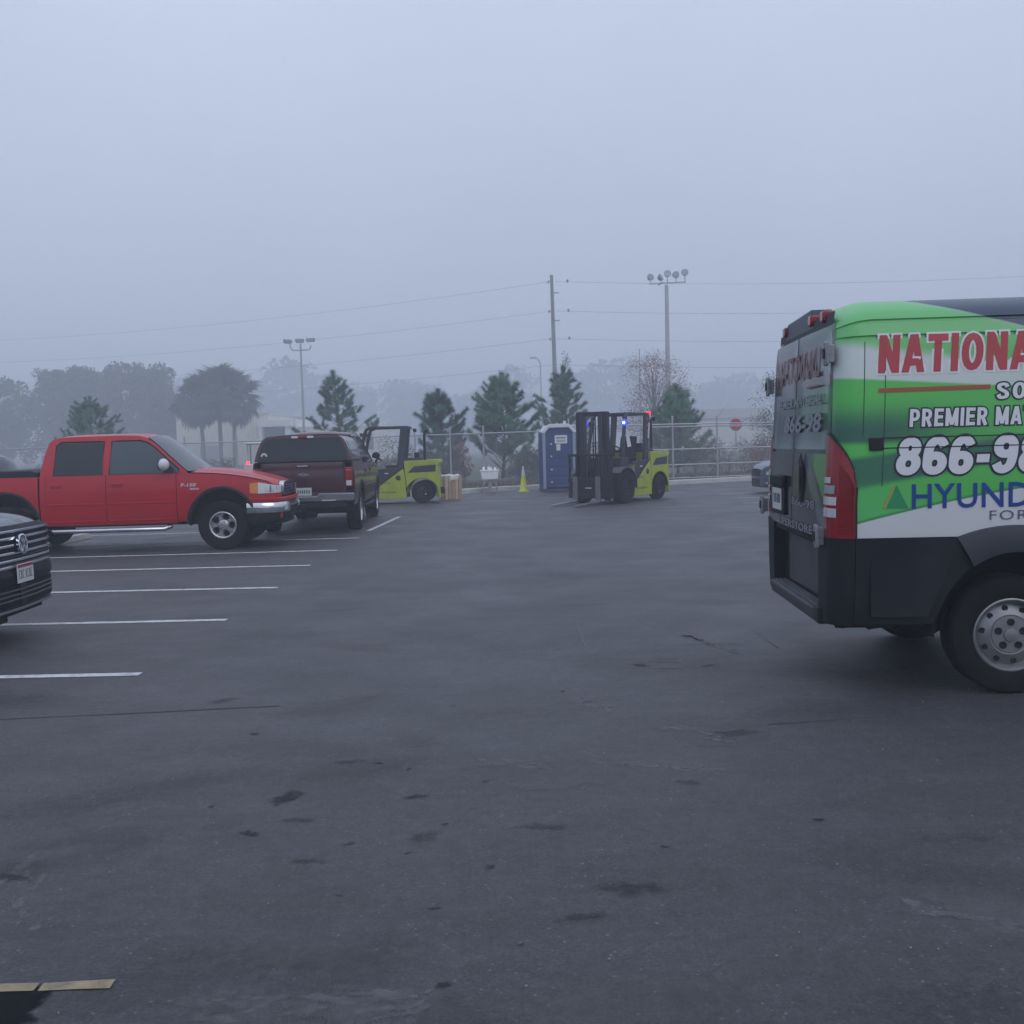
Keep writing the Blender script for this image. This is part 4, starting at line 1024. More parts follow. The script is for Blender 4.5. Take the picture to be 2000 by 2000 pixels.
# ------------------------------------------------------------------ delivery van
def make_van():
    t = thing('delivery_van', 'green and white wrapped cargo van with lettering and dark lower cladding', 'van', (3.10, 7.02, 0), R(-3.5))
    XR = -1.08; RC = 0.12
    ST = [(0.44, 0.985), (0.7, 1.005), (0.98, 1.015), (1.15, 1.02), (1.35, 1.02), (1.55, 1.012), (1.75, 0.997), (1.95, 0.976), (2.10, 0.955), (2.19, 0.940), (2.31, 0.905), (2.36, 0.875), (2.415, 0.80), (2.45, 0.70), (2.475, 0.5), (2.49, 0.0)]
    def ys(z): return smooth_interp(ST[:11], z) if z <= 2.31 else interp(ST, z)
    def xr(z): return XR + 0.055 * max(0, z - 1.2)
    ztop = lambda x: interp([(-2, 2.49), (2.75, 2.47), (3.05, 2.36), (3.95, 1.48), (4.35, 1.16), (4.45, 0.9)], x)
    def frontin(x): return interp([(3.0, 0), (3.6, 0.03), (4.2, 0.16), (4.45, 0.42)], x)
    # wrap print
    G = (0.075, 0.46, 0.075); GL = (0.13, 0.47, 0.15); DK = (0.012, 0.085, 0.060); W = (0.60, 0.62, 0.64); NB = (0.022, 0.045, 0.085)
    def wrap(x, y, z, n):
        c = mixc(G, GL, z.up(1.9, 2.3))
        lo = 1.885 - (x * 0.075); hi = 2.03 - (x * 0.155)
        band = (z - lo).up(-0.008, 0.012) * (z - hi).up(-0.05, 0.03).inv() * x.up(-0.2, 0.9).inv()
        c = mixc(c, W, band * 0.9)
        d1 = z.up(1.64, 1.86).inv() * z.up(1.54, 1.585) * x.up(-0.80, 0.0).inv()
        c = mixc(c, DK, d1 * 0.95)
        t2 = 1.60 + x * 0.125; b2 = 1.44 + x * 0.175
        d2 = (z - t2).up(-0.03, 0.015).inv() * (z - b2).up(-0.012, 0.03)
        c = mixc(c, (0.018, 0.11, 0.075), d2 * 0.92)
        lg = (z - 1.20 - x * 0.05).up(0.0, 0.22).inv() * x.up(-0.75, -0.3).inv()
        c = mixc(c, (0.10, 0.50, 0.16), lg * 0.6)
        wb = 1.268 + x * 0.155 - x * x * 0.055
        c = mixc(c, (0.02, 0.20, 0.05), (z - wb).up(-0.012, 0.0) * (z - wb).up(0.004, 0.022).inv() * 0.8)
        c = mixc(c, W, (z - wb).up(-0.006, 0.002).inv())
        cu = 2.268 - x * 0.31
        c = mixc(c, (0.20, 0.42, 0.24), (z - cu).up(-0.03, 0.0) * x.up(-0.62, -0.5))
        c = mixc(c, NB, (z - cu).up(0.0, 0.012) * x.up(-0.64, -0.58))
        return mixc(c, (0.12, 0.12, 0.12), n.up(0.52, 0.85) * 0.22)
    mw = paint_mat('van_wrap', wrap, 0.42, 0.25)
    def cladc(x, y, z, n):
        c = mixc((0.010, 0.012, 0.016), (0.020, 0.022, 0.026), n.up(0.35, 0.7))
        return mixc(c, (0.05, 0.048, 0.046), z.up(0.45, 0.75).inv() * n.up(0.45, 0.75) * 0.35)
    mc = paint_mat('van_cladding', cladc, 0.72, 0.0, 0.22)
    # upper body: one skin from the cladding line over the roof, rounded at the rear corners
    zs = [0.985, 1.06, 1.15, 1.25, 1.35, 1.45, 1.55, 1.65, 1.75, 1.85, 1.95, 2.03, 2.10, 2.16, 2.195, 2.20, 2.215, 2.22, 2.26, 2.295, 2.30, 2.315, 2.32, 2.36, 2.395, 2.425, 2.45, 2.468, 2.482, 2.49]
    ygr = {2.20: -0.014, 2.215: -0.014, 2.30: -0.014, 2.315: -0.014}
    def half(z): return ys(z) + ygr.get(z, 0)
    xs = [0, 0.004, 0.012, 0.028, 0.05, 0.075, 0.10, 0.14] + [0.2 + 0.1 * k for k in range(38)] + [3.95 + 0.08 * k for k in range(7)] + [4.46, 4.49]
    rows = []
    for s in (-1, 1):
        blk = []
        for d in xs:
            cin = RC - math.sqrt(max(0, RC * RC - (RC - d) ** 2)) if d < RC else 0
            row = []
            for z in zs:
                x = xr(z) + d
                zz = min(z, ztop(x) - (0.03 if z < 2.4 else 0) * max(0, (z - ztop(x)) * 0))
                yy = half(z) - cin - frontin(x)
                if z > ztop(x): yy = half(z) * (1 - 0.0) - frontin(x)
                drop = 0.11 * max(0, 1 - d / 0.22) ** 2 * max(0, (z - 2.2) / 0.29)
                row.append((x, s * max(0, yy), zz - drop))
            row.append((row[-1][0], 0, row[-1][2] + 0.0005))
            blk.append(row)
        rows.append(blk)
    mb = MB()
    for blk in rows: mb.rows(blk)
    body = mb.build('body', mw, t, smooth=30)
    # rear frame round the doors and a closed tail
    mb = MB()
    loop = [(xr(z) + 0.002, -(half(z) - RC + 0.002), z) for z in zs[:23]]
    mb.rows([loop, [(p[0] + 0.0, -p[1], p[2]) for p in loop]])
    mb.rows([[(xr(2.32) + 0.002, y, 2.32) for y in seq(-0.80, 0.80, 8)], [(xr(2.4) + 0.004, y, 2.39) for y in seq(-0.80, 0.80, 8)]])
    mb.build('tail_frame', mat('door_seal', (0.03, 0.04, 0.045), 0.7), t)
    # lower cladding with the wheel openings
    arch = [(0, 0.367, 0.46, 0.52), (3.45, 0.367, 0.46, 0.50)]
    yc = lambda x, z: interp([(0.44, 0.965), (0.62, 1.005), (0.9, 1.022), (0.99, 1.028)], z) - frontin(x) + 0.006
    for s in (-1, 1):
        mb = MB(); side_panel(mb, -0.95, 4.42, 0.445, 0.985, yc, arch, 0.1, 10, s)
        # pressed panel behind the wheel
        mb.prism([(-0.86, 0.50), (-0.52, 0.50), (-0.34, 0.93), (-0.86, 0.93)], s * (yc(0, 0.7) - 0.01), s * (yc(0, 0.7) + 0.010))
        mb.build('side_cladding', mc, t, smooth=25)
        # corner piece round the tail
        mb = MB(); rr = []
        for k in range(9):
            a = math.pi / 2 * k / 8
            col = []
            for z in seq(0.44, 0.985, 8):
                Y = yc(0, z); col.append((XR + 0.114 - 0.12 * math.sin(a) - 0.012, s * (Y - 0.12 + 0.12 * math.cos(a)), z))
            rr.append(col)
        st = [[(-0.955, s * yc(0, z), z) for z in seq(0.44, 0.985, 8)]]
        en = [[(XR - 0.018, s * 0.70, z) for z in seq(0.44, 0.985, 8)], [(XR + 0.08, s * 0.70, z) for z in seq(0.44, 0.985, 8)]]
        mb.rows(st + rr + en)
        mb.rows([[(q[0][0], q[0][1], 0.44), (q[0][0] + 0.15, q[0][1] * 0.8, 0.44)] for q in st + rr + en])
        mb.build('bumper_corner', mat('bumper_black', (0.009, 0.010, 0.013), 0.62, var=0.2, vscale=4, spec=0.3), t, smooth=40)
        # arch flare
        for cx in (0, 3.45):
            mb = MB(); rws = []
            for k in range(27):
                a = math.pi * (0.315 + 0.37 * k / 26); a2 = math.pi * (0.355 + 0.29 * k / 26)
                p0 = (cx + 0.46 * math.cos(a), 0.367 + 0.52 * math.sin(a)); p1 = (cx + 0.80 * math.cos(a2), 0.367 + 0.685 * math.sin(a2))
                r_ = []
                for j, o in ((0, -0.07), (0.0, 0.034), (0.3, 0.045), (0.75, 0.040), (0.97, 0.026), (1.0, -0.02)):
                    x = p0[0] + (p1[0] - p0[0]) * j; z = p0[1] + (p1[1] - p0[1]) * j
                    r_.append((x, s * (ys(max(z, .6)) - frontin(x) + o), z))
                rws.append(r_)
            mb.rows(rws); mb.build('arch_flare', mat('flare_grey', (0.034, 0.040, 0.052), 0.6, var=0.08), t, smooth=40)
    # inner wheel houses and floor pan
    for cx in (0, 3.45):
        for s in (-1, 1):
            mb = MB(); mb.rows([[(cx + 0.52 * math.cos(math.pi * k / 16), s * 0.60, 0.36 + 0.56 * math.sin(math.pi * k / 16)), (cx + 0.47 * math.cos(math.pi * k / 16), s * 0.985, 0.36 + 0.53 * math.sin(math.pi * k / 16))] for k in range(17)])
            mb.add([(cx + 0.53 * math.cos(math.pi * k / 16), s * 0.61, 0.36 + 0.57 * math.sin(math.pi * k / 16)) for k in range(17)], [tuple(range(17))])
            mb.build('wheel_house', M_DARK, t, smooth=30)
    mb = MB().b(-0.98, -0.5, -0.92, 0.92, 0.42, 0.62).b(-0.52, 0.52, -0.60, 0.60, 0.45, 0.62).b(0.5, 2.95, -0.93, 0.93, 0.38, 0.62).b(2.9, 3.95, -0.6, 0.6, 0.45, 0.62).b(3.95, 4.35, -0.8, 0.8, 0.34, 0.6)
    mb.cyl((0, -0.8, 0.36), (0, 0.8, 0.36), 0.06)
    mb.b(-0.95, 0.2, -0.55, -0.47, 0.36, 0.46).b(-0.95, 0.2, 0.47, 0.55, 0.36, 0.46).cyl((-0.9, -0.35, 0.36), (0.9, -0.35, 0.36), 0.05)
    mb.b(-1.0, -0.86, -0.80, -0.30, 0.395, 0.47)
    mb.build('underbody', M_DARK, t)
    mb = MB().tube([(-1.0, -0.72, 0.43), (-0.99, -0.70, 0.39), (-0.94, -0.68, 0.375), (-0.90, -0.68, 0.40), (-0.88, -0.69, 0.44)], 0.008, 6)
    mb.tube([(-0.86, -0.75, 0.44), (-0.80, -0.76, 0.385), (-0.70, -0.76, 0.40), (-0.64, -0.77, 0.37), (-0.56, -0.76, 0.43)], 0.012, 6)
    mb.build('loose_cable', M_BLK, t)
    # rear doors
    def rear(x, y, z, n):
        c = mixc((0.045, 0.065, 0.075), (0.050, 0.12, 0.08), (y * -1.0).up(0.0, 0.7))  # print on a grey-blue base with the tail's shade and window reflections painted in
        c = mixc(c, (0.15, 0.085, 0.095), z.up(1.93, 1.97) * z.up(2.18, 2.22).inv() * 0.75)
        c = mixc(c, (0.15, 0.18, 0.19), z.up(1.985, 2.0) * z.up(2.2, 2.25).inv() * (y * -1.0).up(0.3, 0.8))
        c = mixc(c, (0.06, 0.24, 0.09), z.up(1.68, 1.76) * z.up(1.90, 1.94).inv() * (y * -1.0).up(-0.3, 0.75) * 0.8)
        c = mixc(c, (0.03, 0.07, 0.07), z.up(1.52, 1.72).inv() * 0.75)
        c = mixc(c, (0.10, 0.36, 0.09), z.up(1.53, 1.50) * 0.0)
        sw = z - 1.36 - (y + 0.42) * 0.9
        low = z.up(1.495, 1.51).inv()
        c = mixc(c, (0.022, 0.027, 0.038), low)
        c = mixc(c, (0.11, 0.13, 0.15), low * sw.up(-0.05, 0.02) * sw.up(0.10, 0.20).inv() * (y * -1.0).up(0.0, 0.3))
        c = mixc(c, (0.12, 0.34, 0.10), low * (z - 1.30 - (y + 0.70) * 0.7).up(-0.02, 0.03) * (y * -1.0).up(0.40, 0.62) * 0.8)
        return mixc(c, (0.09, 0.09, 0.09), n.up(0.5, 0.8) * 0.3)
    mr = paint_mat('rear_wrap_shaded', rear, 0.2, 0.3)
    xd = lambda z, y: xr(z) - 0.012 - 0.02 * (1 - (y / 0.9) ** 2)
    drs = []
    for y0, y1 in ((-0.855, -0.006), (0.006, 0.855)):
        mb = MB()
        zz = [0.955, 0.97] + seq(1.02, 1.48, 6) + [1.505, 1.512, 1.522, 1.53] + seq(1.6, 2.26, 8) + [2.30, 2.315]
        yy = [y0, y0 + 0.012] + seq(y0 + 0.06, y1 - 0.06, 6) + [y1 - 0.012, y1]
        rws = []
        for i, z in enumerate(zz):
            row = []
            for j, y in enumerate(yy):
                ed = 0.022 if (i in (0, len(zz) - 1) or j in (0, len(yy) - 1)) else 0
                if z in (1.512, 1.522): ed += 0.012
                win = 0.010 if (1.6 <= z <= 2.2 and 1 < j < len(yy) - 2) else 0
                lim = min(abs(y), half(z) - RC + 0.03) if y else y
                row.append((xd(z, y) + ed + win, math.copysign(lim, y), z))
            rws.append(row)
        mb.rows(rws); drs.append(mb.build('rear_door', mr, t, smooth=30))
    dr = drs[0]
    # lower door skirt, grab handle, plate, hinges
    mb = MB().b(XR + 0.07, XR + 0.12, -0.72, 0.72, 0.45, 0.955).b(XR + 0.0, XR + 0.12, -0.72, 0.72, 0.915, 0.955); mb.build('door_skirt', mat('bumper_black'), t, bevel=0.01)
    MB().b(XR + 0.045, XR + 0.072, -0.66, 0.45, 0.55, 0.90).build('tail_panel', mat('tail_grey', (0.050, 0.055, 0.063), 0.5, var=0.2, vscale=3, dirt=(0.02, 0.02, 0.02), damt=0.7), t, bevel=0.008)
    mb = MB().lathe([(0.0, 0.0), (0.05, 0.0), (0.062, 0.006), (0.055, 0.016), (0, 0.010)], 'x', n=24)
    mb.v = [(-x, y * 0.78, z * 2.9) for x, y, z in mb.v]
    h_ = mb.build('door_handle', M_BLK, dr, loc=(xd(1.34, -0.30) - 0.002, -0.30, 1.33))
    mb = MB().box((0, 0, 0), (0.012, 0.025, 0.17)); mb.build('grip', mat('grip_black', (0.006, 0.006, 0.007), 0.4), h_, loc=(-0.014, 0.008, 0), bevel=0.004)
    mb = MB().b(-0.035, 0.0, -0.22, 0.22, -0.03, 0.05).b(-0.02, 0.0, -0.22, 0.22, -0.24, -0.03)
    pl = mb.build('plate_recess', mat('bumper_black'), t, loc=(xd(1.2, 0.28), 0.40, 1.285), bevel=0.01)
    MB().b(-0.004, 0, -0.155, 0.155, -0.085, 0.075).build('license_plate', M_PLATE, pl, loc=(-0.022, 0.0, -0.12))
    mb = MB()
    for k, wd in enumerate((0.025, 0.03, 0.02, 0.028, 0.03, 0.022)):
        mb.b(-0.027, -0.0265, 0.11 - k * 0.042 - wd, 0.11 - k * 0.042, -0.155, -0.085)
    mb.build('plate_characters', M_INK, pl)
    hz = [(0.935, 2.02), (0.985, 1.08), (-0.872, 2.12), (-0.80, 0.985)]
    for y, z in hz:
        mb = MB().b(-0.045, 0.0, -0.045, 0.045, -0.055, 0.055).b(-0.055, -0.035, -0.06, -0.025, -0.07, 0.07).cyl((-0.045, 0.0, -0.075), (-0.045, 0.0, 0.075), 0.014)
        mb.b(-0.05, -0.035, -0.02, 0.05, -0.05, -0.02).b(-0.05, -0.035, -0.02, 0.05, 0.02, 0.05)
        hg = mb.build('door_hinge', mat('hinge_grey', (0.26, 0.27, 0.29), 0.5, 0.2, dirt=(0.06, 0.06, 0.06), dscale=14, damt=0.7), t, loc=(xr(z) - 0.012, y, z), bevel=0.006)
        MB().b(-0.062, -0.056, -0.02, 0.022, -0.03, 0.03).build('hinge_plug', M_BLK, hg)
    # step bumper
    mb = MB()
    mb.prism([(XR + 0.08, 0.43), (XR - 0.02, 0.41), (XR - 0.045, 0.43), (XR - 0.05, 0.50), (XR - 0.035, 0.515), (XR + 0.08, 0.515)], -0.69, 0.68)
    bmp = mb.build('rear_bumper', mat('bumper_dark_blue', (0.030, 0.034, 0.042), 0.55, var=0.25, vscale=5), t, bevel=0.008)
    mb = MB()
    for k in range(3): mb.b(XR - 0.02 + k * 0.03, XR - 0.005 + k * 0.03, -0.67, 0.66, 0.515, 0.522)
    mb.b(XR - 0.053, XR - 0.04, -0.67, 0.66, 0.500, 0.512)
    mb.build('step_tread', mat('tread_grey', (0.11, 0.12, 0.135), 0.55, var=0.35, vscale=7), bmp)
    mb = MB().b(XR - 0.045, XR + 0.03, -0.80, -0.692, 0.42, 0.53); mb.build('bumper_end', mat('bumper_black'), bmp, bevel=0.015)
    # tail lamps wrapped round the corners
    def corner(s, z, off):
        """s 0 inner edge on the rear face .. 1 on the flank"""
        Y = ys(z); X = xr(z)
        L1 = 0.06; L2 = RC * math.pi / 2; L3 = 0.005; q = s * (L1 + L2 + L3)
        if q < L1: return (X - off, -(Y - RC - L1 + q), z)
        if q < L1 + L2:
            a = (q - L1) / RC
            return (X + RC - (RC + off) * math.cos(a), -(Y - RC + (RC + off) * math.sin(a)), z)
        return (X + RC + (q - L1 - L2), -(Y + off), z)
    for s in (-1, 1):
        def pt(u, v, off=0.012, z0=0.985):
            zt = interp([(0, 1.62), (0.25, 1.615), (0.45, 1.585), (0.65, 1.535), (0.82, 1.47), (0.93, 1.40), (1.0, 1.30)], u)
            x, y, z = corner(u, z0 + (zt - z0) * v, off)
            return (x, y * (1 if s < 0 else -1), z)
        mb = MB(); rws = []
        for i in range(17):
            u = i / 16
            rws.append([pt(u, 0, -0.02)] + [pt(u, j / 14, 0.014) for j in range(15)] + [pt(u, 1, -0.02)])
        rws = [[(p[0], p[1], p[2]) for p in [pt(0, 0, -0.02)] + [pt(0, j / 14, -0.02) for j in range(15)] + [pt(0, 1, -0.02)]]] + rws
        mb.rows(rws); tl = mb.build('tail_lamp', M_RED, t, smooth=40)
        mb = MB()
        for k in range(26):
            v0 = 0.05 + k * 0.030
            mb.rows([[pt(u, v0, 0.016), pt(u, v0 + 0.013, 0.0185), pt(u, v0 + 0.016, 0.015)] for u in seq(0.64, 0.96, 6)])
        mb.build('lens_rib', M_RED, tl, smooth=None)
        def rl(u0, u1, z0, z1, m, nm):
            mb = MB(); rws = []
            for u in seq(u0, u1, 5):
                rws.append([(lambda c_: (c_[0], c_[1] * (1 if s < 0 else -1), c_[2]))(corner(u, z, o)) for z, o in ((z0, 0.010), (z0 + 0.004, 0.020), (z1 - 0.004, 0.020), (z1, 0.010))])
            mb.rows(rws); mb.build(nm, m, tl, smooth=40)
        rl(0.04, 0.60, 1.11, 1.17, M_CLR, 'reverse_lamp'); rl(0.04, 0.60, 1.185, 1.24, M_CLR, 'reverse_lamp'); rl(0.04, 0.55, 1.255, 1.31, mat('lens_grey', (0.30, 0.31, 0.33), 0.2), 'reflector'); rl(0.04, 0.42, 1.32, 1.36, M_CLR, 'reverse_lamp')
        # black edge between lamp and flank
        mb = MB(); mb.rows([[pt(1.0, v, 0.016), (pt(1.0, v, 0.016)[0] + 0.014, pt(1.0, v, 0.010)[1], pt(1.0, v)[2])] for v in seq(0, 1, 8)])
        mb.rows([[pt(u, 1.0, 0.016), (pt(u, 1.0, 0.013)[0] + 0.004, pt(u, 1.0, 0.013)[1], pt(u, 1.0)[2] + 0.016)] for u in seq(0, 1, 14)])
        mb.build('lamp_gasket', M_BLK, tl, smooth=None)
    # roof light bar over the doors
    zb = 2.335; xb = xr(2.4) + 0.03
    mb = MB().prism([(-0.30, zb), (0.62, zb), (0.55, zb + 0.13), (-0.18, zb + 0.145)], xb - 0.03, xb + 0.12, 'yz')
    lb = mb.build('roof_light_bar', mat('housing_navy', (0.020, 0.030, 0.055), 0.4), t, bevel=0.012)
    MB().b(xb - 0.02, xb + 0.10, -0.66, 0.74, zb - 0.045, zb - 0.002).build('mount_rail', M_WHT, lb, bevel=0.01)
    MB().b(xb + 0.0, xb + 0.09, -0.52, -0.32, zb, zb + 0.085).build('lamp_block', mat('lamp_grey', (0.34, 0.35, 0.38), 0.4), lb, bevel=0.01)
    for y, z in ((-0.55, 0.05), (-0.22, 0.062), (0.60, 0.075), (0.66, -0.045)):
        MB().b(-0.04, 0.045, -0.042, 0.042, -0.036, 0.036).build('marker_lamp', M_RED, lb, loc=(xb - 0.01, y, zb + z), bevel=0.012)
    # sliding-door rail
    yf = lambda x, z: ys(z) - frontin(x)
    mb = MB(); mb.rows([[(x, -(yf(x, z) + 0.0065), z), (x, -(yf(x, z) + 0.0065), z + 0.006)] for x in seq(-0.78, 1.6, 12) for z in (1.590,)])
    rail = mb.build('door_rail', mat('rail_dark', (0.012, 0.02, 0.02), 0.6), t, smooth=None)
    mb = MB(); mb.rows([[(x, -(yf(x, 1.53) + 0.0065), 1.528), (x, -(yf(x, 1.53) + 0.0065), 1.534)] for x in seq(-0.78, 1.6, 12)]); mb.build('rail_gap', M_DARK, rail, smooth=None)
    MB().b(-0.865, -0.785, -1.032, -1.0, 1.518, 1.595).build('rail_end_cap', M_BLK, rail, bevel=0.006)
    # upright panel seams
    for x in (-0.925, -0.80):
        mb = MB(); mb.rows([[(x + xr(z) - XR + dx, -(ys(z) + 0.0012), z) for dx in (0, 0.005)] for z in seq(1.62 if x < -0.9 else 1.30, 2.18, 10)]); mb.build('panel_seam', mat('seam_dark', (0.02, 0.05, 0.03), 0.6), t, smooth=None)
    # lettering on the flank
    mred = mat('letter_red', (0.40, 0.035, 0.045), 0.4); mwh = mat('letter_white', (0.66, 0.67, 0.70), 0.4); mnv = mat('letter_navy', (0.012, 0.020, 0.035), 0.4); mbl = mat('letter_blue', (0.010, 0.045, 0.26), 0.4)
    mor = mat('bar_orange', (0.34, 0.075, 0.03), 0.4); mgy = mat('letter_grey', (0.10, 0.11, 0.14), 0.4)
    # (text, x, z, cap height, width, outline, fill)
    def print2(name, s, x, z, h, w, mo, mf, e, sw=0.2, sh=0.12, gap=0.09):
        stroke_text(t, name + '_outline', s, x, z, h, w, mo, yf, sw, sh, 0.0020, gap, e)
        stroke_text(t, name, s, x, z, h, w, mf, yf, sw, sh, 0.0040, gap)
    print2('company_name', 'NATIONAL', -0.80, 1.985, 0.232, 1.03, mwh, mred, 0.012, 0.21, 0.10, 0.10)
    print2('region_name', 'SOUTH', -0.11, 1.808, 0.100, 0.46, mnv, mwh, 0.010, 0.20, 0.10, 0.16)
    print2('slogan', 'PREMIER MATERIAL', -0.625, 1.655, 0.108, 1.04, mnv, mwh, 0.009, 0.20, 0.08, 0.12)
    print2('phone_number', '866-98', -0.715, 1.365, 0.228, 0.86, mnv, mwh, 0.013, 0.24, 0.14, 0.07)
    letters(t, 'maker_name', 'HYUNDAI', -0.615, 1.158, 0.152, yf, mbl, 0.88, 0.012, 0.0, 0.004, space=1.05)
    letters(t, 'maker_line', 'FORKLIFT', -0.155, 1.082, 0.058, yf, mgy, 0.55, -0.004, 0.0, 0.004, space=1.15)
    mb = MB(); mb.rows([[(x, -(yf(x, 1.87) + 0.004), 1.868 + 0.008 * (x + 0.8)), (x, -(yf(x, 1.89) + 0.004), 1.893 + 0.008 * (x + 0.8))] for x in seq(-0.80, -0.14, 8)]); mb.build('orange_bar', mor, t, smooth=None)
    mb = MB(); mb.add([(-0.79, -(yf(0, 1.2) + 0.004), 1.165), (-0.775, -(yf(0, 1.2) + 0.004), 1.165), (-0.71, -(yf(0, 1.3) + 0.004), 1.305), (-0.722, -(yf(0, 1.3) + 0.004), 1.305)], [(0, 1, 2, 3)]); mb.build('emblem_stroke', mat('emblem_gold', (0.42, 0.30, 0.05), 0.4), t, smooth=None)
    mb = MB(); mb.add([(-0.765, -(yf(0, 1.2) + 0.003), 1.165), (-0.635, -(yf(0, 1.2) + 0.003), 1.165), (-0.705, -(yf(0, 1.3) + 0.003), 1.305)], [(0, 1, 2)]); mb.build('emblem', mat('emblem_green', (0.02, 0.26, 0.10), 0.4), t, smooth=None)
    # lettering on the rear doors
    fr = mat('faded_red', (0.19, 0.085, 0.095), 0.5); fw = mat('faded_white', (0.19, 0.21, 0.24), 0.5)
    xdl = lambda z, y: xd(z, y) - 0.001
    letters(t, 'rear_company_name', 'NATIONAL', 0.74, 2.00, 0.19, xdl, fr, 1.35, 0.02, 0.1, 0.003, axis='rear')
    letters(t, 'rear_slogan', 'PREMIER MATERIAL', 0.70, 1.82, 0.07, xdl, fw, 1.4, 0.015, 0.1, 0.003, axis='rear')
    letters(t, 'rear_phone_number', '866-98', 0.35, 1.64, 0.13, xdl, fw, 1.05, 0.03, 0.1, 0.003, axis='rear')
    letters(t, 'rear_phone_number', '866-98', -0.02, 1.14, 0.055, xdl, fw, 0.62, 0.02, 0.0, 0.003, axis='rear')
    letters(t, 'rear_web_name', 'SUPERSTORE', 0.52, 0.975, 0.055, xdl, fw, 1.12, 0.02, 0.0, 0.006, axis='rear')
    mb = MB().b(-0.004, 0.0, -0.62, -0.30, 0, 0.012); mb.build('rear_red_bar', fr, t, loc=(xd(1.95, -0.5) - 0.002, 0, 1.935))
    # cab: windscreen, side windows, nose
    mb = MB(); mb.rows([[(x, y, ztop(x) + 0.012) for y in seq(-0.78, 0.78, 8)] for x in seq(3.12, 3.90, 6)]); mb.build('windscreen', M_GLASS, t)
    for s in (-1, 1):
        mb = MB(); side_panel(mb, 2.55, 3.75, 1.42, lambda x: min(2.12, ztop(x) - 0.07), lambda x, z: yf(x, z) + 0.004, (), 0.1, 6, s, lip=0); mb.build('side_window', M_GLASS, t)
    MB().b(4.30, 4.47, -0.60, 0.60, 0.45, 0.98).build('grille', M_BLK, t, bevel=0.03)
    for s in (-1, 1):
        MB().b(-0.14, 0.06, -0.11, 0.11, -0.13, 0.13).build('headlamp', M_CLR, t, loc=(4.26, s * 0.70, 1.02), bevel=0.03)
        MB().b(-0.06, 0.06, -0.1, 0.1, -0.18, 0.18).build('mirror', M_BLK, t, loc=(3.55, s * 1.12, 1.55), bevel=0.03)
    # wheels
    r, w, rr = 0.367, 0.225, 0.222
    rimm = rim_steel(rr, w); ws = (tyre_mesh(r, w, rr), [('rim', rimm), ('brake', rim_back(rr, w))])
    hm = {z: MB().lathe([(z, -0.006), (z, 0.004), (z * 0.5, 0.001), (0, 0.001)], 'y', n=14).mesh('hole', M_DARK, 30) for z in (0.0175, 0.0225)}
    for x in (0, 3.45):
        for s in (-1, 1):
            o = put_wheel(t, x, s * 0.872, r, ws)
            for n, rad, z, y, nm in ((10, 0.745, 0.0175, 0.585, 'vent_hole'), (5, 0.35, 0.0225, 0.785, 'lug_hole')):
                for k in range(n):
                    a = 2 * math.pi * (k + 0.25) / n
                    put(hm[z], nm, o, (rad * rr * math.cos(a), w / 2 * y, rad * rr * math.sin(a)))
    return t
make_van()
